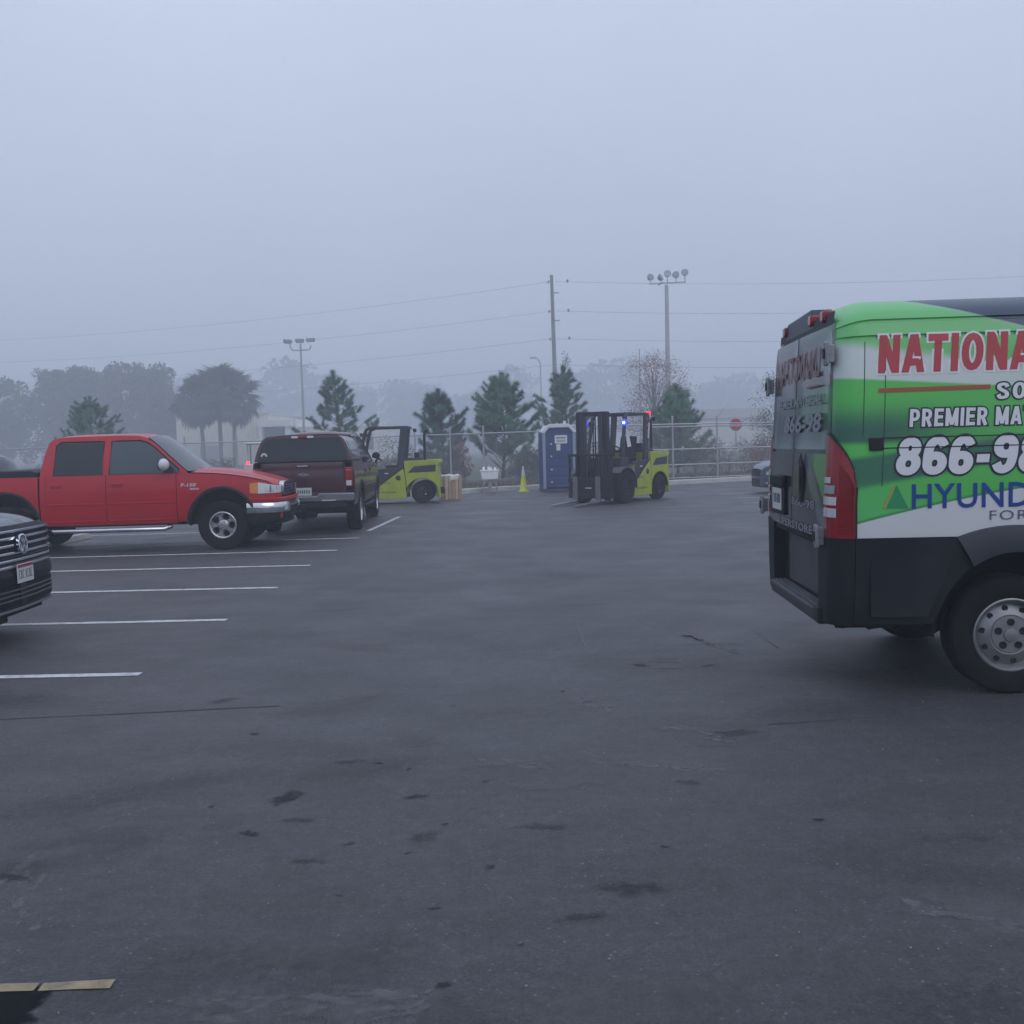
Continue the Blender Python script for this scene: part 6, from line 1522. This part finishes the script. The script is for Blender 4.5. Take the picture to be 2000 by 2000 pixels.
def plan_strip(parent, name, m, xf, hw, z0, z1, y0, y1, out, n=14, curve=None, depth=0.03, smooth=40):
    """a bar that follows the rounded nose"""
    cv = curve or (lambda y: xf - 0.42 * max(0, (abs(y) / hw)) ** 3.2 * 0.6 - 0.04 * (y / hw) ** 2)
    mb = MB(); mb.rows([[(cv(y) - depth, y, z0), (cv(y) + out, y, z0), (cv(y) + out * 1.15, y, (z0 + z1) / 2), (cv(y) + out, y, z1), (cv(y) - depth, y, z1)] for y in seq(y0, y1, n)])
    return mb.build(name, m, parent, smooth=smooth)
def right_front(t, xf, hw, hoodz, yb):
    plan_strip(t, 'grille', M_BLK, xf, hw, 0.52, 0.68, -0.50, 0.50, 0.02)
    plan_strip(t, 'bumper_bar', MATS['car_blue_grey'], xf, hw, 0.44, 0.51, -0.86, 0.86, 0.035)
    plan_strip(t, 'lower_grille', M_BLK, xf, hw, 0.26, 0.42, -0.62, 0.62, 0.01)
    plan_strip(t, 'splitter', M_BLK, xf, hw, 0.19, 0.24, -0.80, 0.80, 0.03)
    for s in (-1, 1):
        plan_strip(t, 'headlamp', M_CLR, xf, hw, 0.56, 0.66, s * 0.54, s * 0.84, 0.015)
        plan_strip(t, 'fog_lamp', M_CLR, xf, hw, 0.30, 0.34, s * 0.66, s * 0.78, 0.015)
mat('car_blue_grey', (0.08, 0.10, 0.145), 0.32, 0.3, coat=0.4)
mat('car_silver', (0.36, 0.37, 0.41), 0.3, 0.4, coat=0.5)
# front wheel at the origin, facing left in the picture
sedan('parked_car', 'blue-grey sedan with a low black nose, mostly behind the green van', (8.35, 30.35, 0), R(181), mat('car_blue_grey'), front=right_front, hoodz=0.99)
sedan('parked_suv', 'silver SUV parked along the fence behind the red pickup bed', (-15.1, 31.2, 0), R(4), mat('car_silver'), H=1.76, belt=1.12, hoodz=1.12, cabx=(-3.6, -3.3, -0.85, -0.45), cat='suv')

# ---- black SUV with slatted chrome grille
def suv():
    t = thing('parked_suv', 'black SUV nose with chrome slatted grille, round emblem and red-topped plate', 'suv', (-5.23, 8.62, 0), R(2))
    pb = mat('suv_black', (0.010, 0.011, 0.018), 0.25, coat=0.35, var=0.05)
    hood_m = mat('suv_black')
    xf = 0.93; hw = 0.985; wb = 2.98; xr = -wb - 1.1; wr = 0.385
    def cv(y): 
        a = abs(y) / hw
        return xf - 0.10 * a ** 2 - 0.36 * max(0, (a - 0.72) / 0.28) ** 2.2
    lean = lambda z: -0.16 * max(0, z - 0.78) - 0.10 * max(0, 0.45 - z)
    def yb(x, z):
        tp = interp([(xr, 0.25), (xr + 0.1, 0.1), (xr + 0.4, 0.02), (-1, 0.0), (0.25, 0.0), (0.40, 0.012), (0.5, 0.045), (0.56, 0.10)], x)
        return hw - tp - 0.12 * max(0, z - 0.85) - 0.06 * max(0, 0.5 - z)
    a_ = wr + 0.05; arch = [(0, wr, a_, a_), (-wb, wr, a_, a_)]
    ht = lambda x: smooth_interp([(xr, 1.05), (-1.0, 1.17), (-0.6, 1.165), (0.0, 1.12), (0.4, 1.07), (0.7, 1.02)], x)
    for s in (-1, 1):
        mb = MB(); side_panel(mb, xr, 0.56, 0.27, lambda x: ht(x) - 0.02, yb, arch, 0.09, 12, s); mb.build('body_side', pb, t, smooth=35)
        gh = lambda x: smooth_interp([(xr + 0.15, 1.1), (xr + 0.35, 1.66), (xr + 1.0, 1.75), (-1.9, 1.74), (-1.55, 1.68), (-0.62, 1.15)], x)
        yg = lambda x, z: 0.93 - 0.32 * max(0, z - 1.1)
        mb = MB(); side_panel(mb, xr + 0.15, -0.62, 1.10, gh, yg, (), 0.08, 8, s, lip=0.01); mb.build('cab_side', pb, t, smooth=40)
        for x0, x1 in ((xr + 0.5, -2.3), (-2.22, -1.0)):
            mb = MB(); side_panel(mb, x0, x1, 1.15, lambda x: gh(x) - 0.07, lambda x, z: yg(x, z) + 0.004, (), 0.08, 5, s, lip=0); mb.build('side_window', M_GLASS, t, smooth=40)
        MB().b(-0.07, 0.06, -0.11, 0.11, -0.07, 0.08).build('mirror', pb, t, loc=(-0.95, s * 1.06, 1.2), bevel=0.03)
        for cx in (0, -wb):
            mb = MB(); mb.rows([[(cx + a_ * 1.03 * math.cos(th), s * 0.5, wr + a_ * 1.03 * math.sin(th)), (cx + a_ * 1.01 * math.cos(th), s * (hw - 0.04), wr + a_ * 1.01 * math.sin(th))] for th in [math.pi * k / 14 for k in range(15)]]); mb.build('wheel_house', M_DARK, t)
    mb = MB(); mb.rows([[(x, v * yg(x, gh(x)), gh(x) + 0.03 * (1 - v * v)) for v in seq(-1, 1, 8)] for x in seq(xr + 0.3, -1.6, 10)]); mb.build('roof', pb, t, smooth=40)
    mb = MB(); mb.rows([[(x + 0.14 * (1 - v * v), v * yg(x, gh(x)), gh(x) + 0.01) for v in seq(-1, 1, 8)] for x in seq(-1.62, -0.60, 8)]); mb.build('windscreen', M_GLASS, t, smooth=40)
    def hoodp(u, v):
        y = v * 0.93
        x = -0.62 + 0.14 * (1 - v * v) + u * (cv(y) - 0.085 + 0.62 - 0.14 * (1 - v * v))
        z = ht(x) + 0.02 + 0.03 * (1 - v ** 4) - 0.05 * max(0, (u - 0.9) / 0.1) ** 2 + (0.012 if 0.35 < abs(v) < 0.5 else 0)
        return (x, y, z)
    mb = MB().grid(lambda a, b: hoodp(a, 2 * b - 1), 20, 24); mb.build('hood', pb, t, smooth=40)
    # front fascia following the plan curve
    prof = [(0.27, -0.05), (0.30, 0.0), (0.36, 0.012), (0.52, 0.0), (0.56, 0.022), (0.62, 0.022), (0.68, 0.0), (0.98, -0.02), (1.03, -0.045)]
    mb = MB(); mb.rows([[(cv(y) + o + lean(z) * 0.5, y, z) for z, o in prof] for y in [-hw * 0.999, -hw * 0.99, -hw * 0.97, -hw * 0.93] + seq(-0.88, 0.88, 24) + [hw * 0.93, hw * 0.97, hw * 0.99, hw * 0.999]])
    fa = mb.build('front_bumper', mat('fascia_black', (0.007, 0.008, 0.012), 0.45, spec=0.3), t, smooth=35)
    cvz = lambda z, o=0: (lambda y: cv(y) + lean(z) * 0.5 + o)
    plan_strip(t, 'grille', mat('grille_void', (0.004, 0.005, 0.010), 0.6, spec=0.2), xf, hw, 0.675, 1.0, -0.80, 0.80, 0.006, 20, cvz(0.8, -0.005))
    ch = mat('slat_chrome', (0.86, 0.88, 0.92), 0.18, 1.0)
    for k, z in enumerate((0.985, 0.925, 0.862, 0.798, 0.735, 0.682)):
        e = 0.84 - 0.035 * k
        plan_strip(t, 'grille_slat', ch, xf, hw, z - 0.011, z + 0.011, -e, e, 0.018, 22, cvz(z), 0.01)
        plan_strip(t, 'grille_rib', mat('rib_dark', (0.05, 0.055, 0.075), 0.3, 0.5), xf, hw, z - 0.040, z - 0.028, -e + 0.02, e - 0.02, 0.006, 22, cvz(z), 0.01)
        for q in range(12):
            y = -e + 0.1 + q * (2 * e - 0.2) / 11
            pass
    plan_strip(t, 'lower_grille', mat('grille_void'), xf, hw, 0.345, 0.515, -0.78, 0.78, 0.018, 18, cvz(0.42))
    for z in (0.39, 0.43, 0.47): plan_strip(t, 'lower_slat', mat('slat_dark', (0.035, 0.038, 0.045), 0.4), xf, hw, z, z + 0.014, -0.78, 0.78, 0.026, 18, cvz(0.42))
    MB().b(-0.02, 0.03, -0.06, 0.06, 0.34, 0.53).build('grille_post', mat('fascia_black'), t, loc=(xf - 0.005, 0, 0))
    plan_strip(t, 'chin_trim', mat('trim_grey', (0.25, 0.26, 0.29), 0.3, 0.8), xf, hw, 0.298, 0.318, -0.80, 0.80, 0.022, 18, cvz(0.3))
    for s in (-1, 1): plan_strip(t, 'headlamp', M_CLR, xf, hw, 0.90, 1.0, s * 0.84, s * 0.965, 0.012, 6, cvz(0.95))
    em = MB().lathe([(0.086, -0.01), (0.088, 0.012), (0.076, 0.014), (0.074, 0.004)], 'x', n=32, closed=True).build('emblem', ch, t, loc=(cv(0) + 0.040 + lean(.87) * .5, 0, 0.868), rot=(0, R(-5), 0))
    MB().lathe([(0.075, 0.004), (0, 0.006)], 'x', n=24).build('emblem_back', mat('emblem_dark', (0.10, 0.11, 0.14), 0.25, 0.6), em)
    mb = MB()
    for a, b in (((-0.045, 0.055), (-0.016, 0.004)), ((-0.016, 0.004), (0.0, 0.05)), ((0.0, 0.05), (0.016, 0.004)), ((0.016, 0.004), (0.045, 0.055)), ((-0.066, 0.02), (-0.034, -0.064)), ((-0.034, -0.064), (0.0, -0.008)), ((0.0, -0.008), (0.034, -0.064)), ((0.034, -0.064), (0.066, 0.02))):
        mb.bar((0.012, a[0], a[1]), (0.012, b[0], b[1]), 0.010, 0.010, (1, 0, 0))
    mb.build('emblem_letters', ch, em)
    pl = MB().b(0, 0.008, -0.155, 0.155, -0.082, 0.082).build('license_plate', M_PLATE, t, loc=(cv(0) + 0.035, 0.02, 0.615), bevel=0.004)
    MB().b(0.0085, 0.0095, -0.15, 0.15, 0.05, 0.078).build('plate_band', mat('plate_red', (0.30, 0.02, 0.04), 0.5), pl)
    mb = MB()
    for k, y in enumerate((-0.115, -0.08, -0.045, 0.01, 0.045, 0.08, 0.112)):
        mb.b(0.0085, 0.0095, y - 0.012, y + 0.006, -0.045, 0.03).b(0.0085, 0.0095, y - 0.012, y + 0.012, -0.045, -0.036).b(0.0085, 0.0095, y - 0.012, y + 0.012, 0.0, 0.008) if k % 2 else mb.b(0.0085, 0.0095, y - 0.012, y - 0.004, -0.045, 0.03).b(0.0085, 0.0095, y - 0.012, y + 0.014, 0.02, 0.03).b(0.0085, 0.0095, y - 0.012, y + 0.014, -0.045, -0.035)
    mb.build('plate_characters', mat('plate_ink', (0.16, 0.14, 0.17), 0.5), pl, weld=False)
    mb = MB().b(xr + 0.2, 0.78, -0.75, 0.75, 0.22, 0.45).b(-0.7, 0.72, -0.6, 0.6, 0.4, 0.95).b(xr + 0.3, -0.8, -0.8, 0.8, 0.4, 1.1).b(0.4, 0.85, -0.25, -0.1, 0.2, 0.3); mb.build('floor_pan', M_DARK, t)
    MB().b(xr, xr + 0.05, -0.75, 0.75, 0.35, 1.6).build('tail_panel', pb, t, bevel=0.02)
    ws = (tyre_mesh(wr, 0.25, 0.26), [('rim', rim_spoked(0.26, 0.25, 5, 0.3)), ('brake', rim_back(0.26, 0.25))])
    for x in (0, -wb):
        for s in (-1, 1): put_wheel(t, x, s * 0.86, wr, ws)
suv()
# ------------------------------------------------------------------ forklifts
def forklift(label, loc, yaw, sc=1.0, lit=False, mast_h=2.15, seat_sheet=False):
    t = thing('forklift', label, 'forklift', loc, yaw, None); t.scale = (sc, sc, sc)
    LM = mat('lime_paint', (0.36, 0.43, 0.035), 0.38, coat=0.3, var=0.08, vscale=2, dirt=(0.16, 0.17, 0.05), dscale=2.5, damt=0.45)
    CH = mat('charcoal_paint', (0.030, 0.032, 0.042), 0.5, var=0.15, vscale=3, dirt=(0.06, 0.055, 0.05), dscale=4, damt=0.4)
    BK = mat('mast_black', (0.010, 0.011, 0.018), 0.5, spec=0.3, var=0.2, vscale=4, dirt=(0.05, 0.045, 0.04), dscale=5, damt=0.4)
    CAV = mat('engine_void', (0.02, 0.022, 0.03), 0.7)
    hw = 0.60
    ar = [(-1.0 + 0.47 * math.cos(math.pi * k / 16), 0.34 + 0.40 * math.sin(math.pi * k / 16)) for k in range(17)]     # +.47 .. -.47
    poly = [(0.40, 0.15), (0.40, 0.42), (-0.10, 0.78), (-0.45, 1.03), (-0.46, 0.74)]
    side = [(0.40, 0.15), (0.40, 0.42), (-0.45, 1.03), (-0.50, 0.80), (-0.53, 0.34), (-0.53, 0.15)]
    chas = MB()
    for s in (-1, 1):
        y0, y1 = sorted((s * (hw - 0.10), s * hw))
        MB().prism(side, y0, y1).build('side_panel', LM, t, bevel=0.015)
        # counterweight flank with the wheel cut-out
        cw = [(-0.475, 1.26), (-1.50, 1.28), (-1.56, 1.20), (-1.50, 1.16), (-1.47, 1.08), (-1.50, 0.70), (-1.55, 0.16), (-1.49, 0.16)] + ar[::-1] + [(-0.545, 0.34), (-0.52, 0.78)]
        y0, y1 = sorted((s * (hw - 0.14), s * hw))
        c = MB().prism(cw, y0, y1).build('counterweight_flank', LM, t, bevel=0.02)
        mb = MB(); mb.rows([[(-1.0 + 0.462 * math.cos(math.pi * k / 16), s * y, 0.34 + 0.392 * math.sin(math.pi * k / 16)) for y in (hw - 0.2, hw - 0.004)] for k in range(17)]); mb.build('wheel_house', M_DARK, t)  # dark sheet over the lime cut-out, painting the shaded gap round the tyre
        y0, y1 = sorted((s * (hw - 0.05), s * (hw + 0.004)))
        MB().prism([(-0.58, 0.905), (-0.78, 1.09), (-1.42, 1.13), (-1.40, 0.925)], y0, y1).build('side_grille', CH, c)
        mb = MB().lathe([(0, 0), (0.075, 0), (0.08, -0.02)], 'y', n=16); mb.v = [(x, s * y, z * 1.0) for x, y, z in mb.v]
        mb.build('filler_recess', CAV, t, loc=(-0.30, s * (hw + 0.002), 0.76))
        # dark cab flank and floor
        y0, y1 = sorted((s * (hw - 0.12), s * (hw - 0.01)))
        MB().prism([(0.42, 0.44), (0.42, 1.02), (-0.40, 1.08), (-0.47, 1.06)], y0, y1).build('cab_flank', CH, t, bevel=0.012)
        MB().b(0.0, 0.11, -0.008, 0.008, -0.014, 0.014).build('flank_badge', M_WHT, t, loc=(-0.02, s * (hw - 0.004), 0.905))
        # step
        y0, y1 = sorted((s * (hw - 0.22), s * (hw + 0.02)))
        st = MB().b(0.43, 0.50, y0, y1, 0.25, 0.95).b(0.68, 0.74, y0, y1, 0.25, 0.80).b(0.5, 0.68, y0, y1, 0.25, 0.30).b(0.5, 0.68, y0, y1, 0.50, 0.54).b(0.5, 0.68, y0, y1, 0.72, 0.76)
        st.build('cab_step', mat('step_lime', (0.20, 0.22, 0.08), 0.6, var=0.2), t, bevel=0.008)
        # front mudguard
        mb = MB(); mb.rows([[(1.0 + 0.52 * math.cos(a), s * y, 0.42 + 0.50 * math.sin(a)) for y in (0.40, 0.72)] + [(1.0 + 0.50 * math.cos(a), s * 0.73, 0.42 + 0.48 * math.sin(a))] for a in [math.pi * (0.25 + 0.78 * k / 14) for k in range(15)]]); mb.build('mudguard', mat('mudguard_grey', (0.07, 0.075, 0.09), 0.5), t, smooth=40)
        # overhead guard legs
        MB().tube([(0.86, s * 0.50, 1.02), (0.83, s * 0.50, 1.25), (0.66, s * 0.48, 2.08), (0.60, s * 0.48, 2.20), (0.48, s * 0.48, 2.25)], 0.048, 8).build('guard_leg', CH, t, smooth=50)
        MB().bar((-0.36, s * 0.50, 1.06), (-0.50, s * 0.48, 2.24), 0.09, 0.20, (1, 0, 0)).build('guard_leg', CH, t, bevel=0.02)
        MB().bar((-0.60, s * 0.48, 2.25), (0.52, s * 0.48, 2.25), 0.07, 0.07).build('guard_rail', CH, t, bevel=0.01)
    # two marks on each flank: an emblem with a name and a model name, in dark print
    for s in (-1, 1):
        mb = MB().lathe([(0, 0.0), (0.045, 0.0)], 'y', n=6); mb.v = [(x, s * y, z) for x, y, z in mb.v]; mb.build('maker_emblem', mat('emblem_orange', (0.34, 0.12, 0.03), 0.5), t, loc=(0.27, s * (hw + 0.003), 0.345))
        for x0, z0, n, h in ((-0.02, 0.322, 7, 0.055), (-0.02, 0.60, 4, 0.05)):
            mb = MB(); y = s * (hw + 0.003)
            for k in range(n):
                a = x0 + (0.19 - k * 0.058 if s < 0 else 0.19 - k * 0.058)
                mb.add([(a, y, z0), (a - 0.016, y, z0), (a - 0.016, y, z0 + h), (a, y, z0 + h)], [(0, 1, 2, 3)])
                mb.add([(a - 0.016, y, z0 + (0 if k % 2 else h * 0.4)), (a - 0.046, y, z0 + (0 if k % 2 else h * 0.4)), (a - 0.046, y, z0 + h * (0.25 if k % 2 else 0.65)), (a - 0.016, y, z0 + h * (0.25 if k % 2 else 0.65))], [(0, 1, 2, 3)])
            mb.build('flank_print', M_INK, t, smooth=None, weld=False)
    # counterweight, hood
    mb = MB().prism([(-0.475, 0.30), (-0.475, 1.255), (-1.46, 1.27), (-1.54, 1.20), (-1.46, 1.08), (-1.52, 0.18), (-1.40, 0.18), (-1.40, 0.76), (-0.55, 0.76), (-0.55, 0.30)], -hw + 0.13, hw - 0.13); mb.build('counterweight', LM, t, bevel=0.03)
    MB().b(-1.0, -0.47, -0.42, 0.42, 1.26, 1.34).build('engine_hood', CH, t, bevel=0.02)
    MB().b(-0.90, -0.75, -0.1, 0.2, 1.34, 1.50).build('air_filter', BK, t, bevel=0.03)
    MB().tube([(-1.08, 0.30, 1.27), (-1.08, 0.30, 2.0), (-1.10, 0.30, 2.10), (-1.17, 0.30, 2.14)], 0.042, 8).build('exhaust_stack', BK, t, smooth=50)
    MB().b(-1.62, -1.50, -0.14, 0.14, 0.25, 0.45).build('tow_pin', BK, t, bevel=0.02)
    # floor, cowl, seat, wheel
    MB().b(-0.5, 0.98, -hw + 0.11, hw - 0.11, 0.30, 0.62).b(0.55, 0.95, -0.52, 0.52, 0.55, 1.15).build('cab_floor', CH, t, bevel=0.02)
    st = MB().b(-0.38, 0.10, -0.24, 0.24, 0.98, 1.14).build('seat', BK, t, bevel=0.04)
    MB().bar((-0.30, 0, 1.14), (-0.42, 0, 1.68), 0.46, 0.13, (1, 0, 0)).build('seat_back', BK, st, bevel=0.04)
    sw = MB().lathe([(0.16 + 0.018 * math.cos(a), 0.018 * math.sin(a)) for a in [2 * math.pi * k / 8 for k in range(8)]], 'z', n=24, closed=True).bar((-0.15, 0, 0), (0.15, 0, 0), 0.03, 0.012).build('steering_wheel', BK, t, loc=(0.36, 0, 1.36), rot=(0, R(-32), 0))
    MB().cyl((0.52, 0, 1.1), (0.37, 0, 1.35), 0.03).build('steering_column', BK, t)
    for k in range(3): MB().tube([(0.48, -0.20 - k * 0.09, 1.10), (0.44, -0.20 - k * 0.09, 1.28)], 0.012, 6).build('lever', BK, t)
    # guard roof
    for k in range(10):
        x = -0.52 + k * 0.105
        MB().bar((x, -0.47, 2.265), (x, 0.47, 2.265), 0.025, 0.045).build('roof_bar', CH, t)
    MB().bar((0.52, -0.48, 2.25), (0.52, 0.48, 2.25), 0.08, 0.06).build('guard_cross_bar', CH, t, bevel=0.01)
    MB().bar((-0.60, -0.48, 2.25), (-0.60, 0.48, 2.25), 0.08, 0.06).build('guard_cross_bar', CH, t, bevel=0.01)
    MB().b(-0.10, 0.0, -0.05, 0.05, -0.05, 0.05).build('work_lamp', BK, t, loc=(-0.70, -0.30, 2.16), bevel=0.015)
    MB().bar((-0.62, -0.30, 2.22), (-0.74, -0.30, 2.18), 0.02, 0.02).build('lamp_bracket', BK, t)
    # mast
    mx = 1.42
    mast = MB().b(mx - 0.02, mx + 0.03, -0.45, 0.45, mast_h - 0.10, mast_h).build('mast', BK, t, bevel=0.008)
    MB().b(mx - 0.02, mx + 0.03, -0.45, 0.45, 0.32, 0.44).build('mast_cross_member', BK, mast, bevel=0.008)
    for s in (-1, 1):
        MB().b(mx - 0.06, mx + 0.07, min(s * 0.45, s * 0.335), max(s * 0.45, s * 0.335), 0.10, mast_h - 0.005).build('mast_channel', BK, mast, bevel=0.008)
        MB().b(mx - 0.03, mx + 0.10, min(s * 0.325, s * 0.225), max(s * 0.325, s * 0.225), 0.14, mast_h - 0.06).build('inner_channel', mat('channel_worn', (0.045, 0.047, 0.06), 0.35, 0.5), mast, bevel=0.006)
        MB().cyl((mx - 0.09, s * 0.27, 0.2), (mx - 0.09, s * 0.27, mast_h * 0.62), 0.045, n=10).cyl((mx - 0.09, s * 0.27, mast_h * 0.62), (mx - 0.09, s * 0.27, mast_h - 0.08), 0.028, n=10).build('lift_cylinder', mat('cylinder_steel', (0.30, 0.31, 0.34), 0.25, 0.9), mast)
        MB().tube([(mx + 0.02, s * 0.17, 0.55), (mx + 0.02, s * 0.17, mast_h - 0.1)], 0.016, 6).build('lift_chain', mat('chain_grey', (0.16, 0.16, 0.18), 0.4, 0.7), mast)
        MB().bar((0.75, s * 0.40, 0.62), (mx - 0.05, s * 0.40, 0.95), 0.07, 0.07).build('tilt_cylinder', BK, mast, bevel=0.01)
    MB().tube([(mx + 0.05, 0.10, 0.6), (mx + 0.07, 0.11, 1.2), (mx + 0.05, 0.10, mast_h - 0.12)], 0.02, 6).build('hydraulic_hose', BK, mast)
    MB().tube([(mx + 0.05, 0.05, 0.7), (mx + 0.08, 0.05, 1.3), (mx + 0.05, 0.05, mast_h - 0.12)], 0.02, 6).build('hydraulic_hose', BK, mast)
    cx = mx + 0.14
    cg = MB().b(cx, cx + 0.05, -0.64, 0.64, 0.16, 0.26).b(cx, cx + 0.05, -0.64, 0.64, 0.56, 0.66).b(cx, cx + 0.045, -0.62, -0.54, 0.2, 0.62).b(cx, cx + 0.045, 0.54, 0.62, 0.2, 0.62).b(cx, cx + 0.045, -0.05, 0.05, 0.2, 0.62).b(cx - 0.03, cx + 0.02, -0.5, 0.5, 0.22, 0.60).build('carriage', BK, t, bevel=0.008)
    for k in range(7):
        y = -0.60 + k * 0.20
        MB().b(cx + 0.005, cx + 0.04, y - 0.02, y + 0.02, 0.66, 1.20).build('backrest_bar', BK, cg)
    MB().b(cx, cx + 0.045, -0.64, 0.64, 1.20, 1.26).build('backrest_rail', BK, cg, bevel=0.006)
    MB().b(cx + 0.052, cx + 0.07, -0.13, 0.05, 0.40, 0.425).build('carriage_latch', M_WHT, cg)
    for y in (-0.42, 0.24):
        MB().prism([(cx + 0.05, 0.70), (cx + 0.05, 0.045), (cx + 1.12, 0.035), (cx + 1.14, 0.045), (cx + 1.12, 0.055), (cx + 0.12, 0.09), (cx + 0.10, 0.11), (cx + 0.095, 0.70)], y - 0.065, y + 0.065).build('fork', mat('fork_steel', (0.22, 0.22, 0.24), 0.35, 0.6, dirt=(0.03, 0.03, 0.03), dscale=6, damt=0.6), t, bevel=0.006)
    MB().cyl((1.0, -0.6, 0.42), (1.0, 0.6, 0.42), 0.13).b(0.75, 1.3, -0.42, 0.42, 0.3, 0.6).build('front_axle', M_DARK, t)
    MB().cyl((-1.0, -0.5, 0.33), (-1.0, 0.5, 0.33), 0.08).build('rear_axle', M_DARK, t)
    for s in (-1, 1):
        hl = MB().b(-0.03, 0.05, -0.06, 0.06, -0.05, 0.05).build('headlamp', BK, t, loc=(0.74, s * 0.55, 2.02 if lit else 2.05), bevel=0.015)
        if lit:
            m = mat('lamp_blue_strong' if s > 0 else 'lamp_blue', (0.1, 0.1, 0.9), 0.3, emit=((0.01, 0.04, 1.0) if s > 0 else (0.03, 0.04, 1.0)), estr=2.2 if s > 0 else 1.2)
            MB().lathe([(0, 0.03), (0.05 if s > 0 else 0.035, 0.02), (0.085 if s > 0 else 0.05, 0)], 'x', n=16).build('blue_spot_lamp', m, hl, loc=(0.052, 0, 0))  # the larger blue disc also paints the halo round the lamp
            if s > 0: MB().lathe([(0, 0.012), (0.028, 0.008), (0.032, 0)], 'x', n=12).build('lamp_core', mat('lamp_core', (0.8, 0.9, 1.0), 0.3, emit=(0.6, 0.8, 1.0), estr=8.0), hl, loc=(0.082, 0, 0))
    if lit:
        rl = MB().b(-0.05, 0.05, -0.05, 0.05, -0.04, 0.04).build('red_warning_lamp', mat('lamp_red', (0.6, 0.02, 0.02), 0.3, emit=(1.0, 0.03, 0.04), estr=2.0), t, loc=(-0.66, 0.46, 2.28), bevel=0.015)
        MB().tube([(0.40, 0.53, 1.62), (0.36, 0.54, 1.45)], 0.012, 5).build('mirror_stalk', BK, t)
        MB().add([(0.60, 0.50, 1.86), (0.57, 0.52, 1.86), (0.42, 0.53, 1.42), (0.62, 0.53, 1.40), (0.64, 0.51, 1.62)], [(0, 1, 2, 3, 4)]).build('papers', M_WHT, t, smooth=None)
        for z in (2.12, 1.95, 1.80): MB().b(-0.02, 0.02, -0.02, 0.02, -0.03, 0.03).build('red_reflector', mat('reflector_pink', (0.40, 0.10, 0.12), 0.3), t, loc=(-0.42, 0.54, z), bevel=0.006)
        MB().bar((-0.46, 0.55, 1.62), (-0.52, 0.55, 2.02), 0.02, 0.05, (1, 0, 0)).build('white_strip', M_WHT, t)
        MB().b(-0.04, 0.04, -0.04, 0.04, -0.05, 0.05).build('rear_mirror', BK, t, loc=(-0.66, 0.62, 2.12), bevel=0.015)
    wf = (tyre_mesh(0.42, 0.27, 0.21), [('rim', rim_spoked(0.21, 0.27, 8, 0.5, BK))]); wr_ = (tyre_mesh(0.33, 0.22, 0.16), [('rim', rim_spoked(0.16, 0.22, 6, 0.5, BK))])
    for s in (-1, 1):
        put_wheel(t, 1.0, s * 0.585, 0.42, wf); put_wheel(t, -1.0, s * 0.485, 0.33, wr_)
    return t
# seen broadside behind the maroon pickup, and coming out obliquely with its lamps lit
forklift('lime forklift half hidden behind the maroon pickup, exhaust stack behind its cab', (-3.62, 29.95, 0), R(180), 1.0, False, 2.2)
_a = math.atan2(-1.54, -1.11)
forklift('lime forklift with tall black mast, forks lowered and blue lamp lit', (3.10, 27.95, 0), _a, 1.07, True, 2.30)
# ------------------------------------------------------------------ fog
def fog_box():
    mb = MB().b(-360, 360, -60, 480, -1.5, FOG_TOP)
    m = bpy.data.materials.new('fog'); m.use_nodes = True
    t = m.node_tree; t.nodes.clear()
    o = t.nodes.new('ShaderNodeOutputMaterial'); v = t.nodes.new('ShaderNodeVolumePrincipled')
    v.inputs['Color'].default_value = FOG_COL
    v.inputs['Density'].default_value = FOG_DENS
    v.inputs['Anisotropy'].default_value = 0.0
    t.links.new(v.outputs[0], o.inputs['Volume'])
    m.cycles.homogeneous_volume = True
    h = mb.build('haze', m, smooth=None)
    tag(h, 'pale blue-grey morning fog filling the whole place', 'fog', kind='stuff')
FOG_TOP, FOG_DENS, FOG_COL = 34.0, 0.0047, (0.80, 0.845, 0.94, 1)
fog_box()
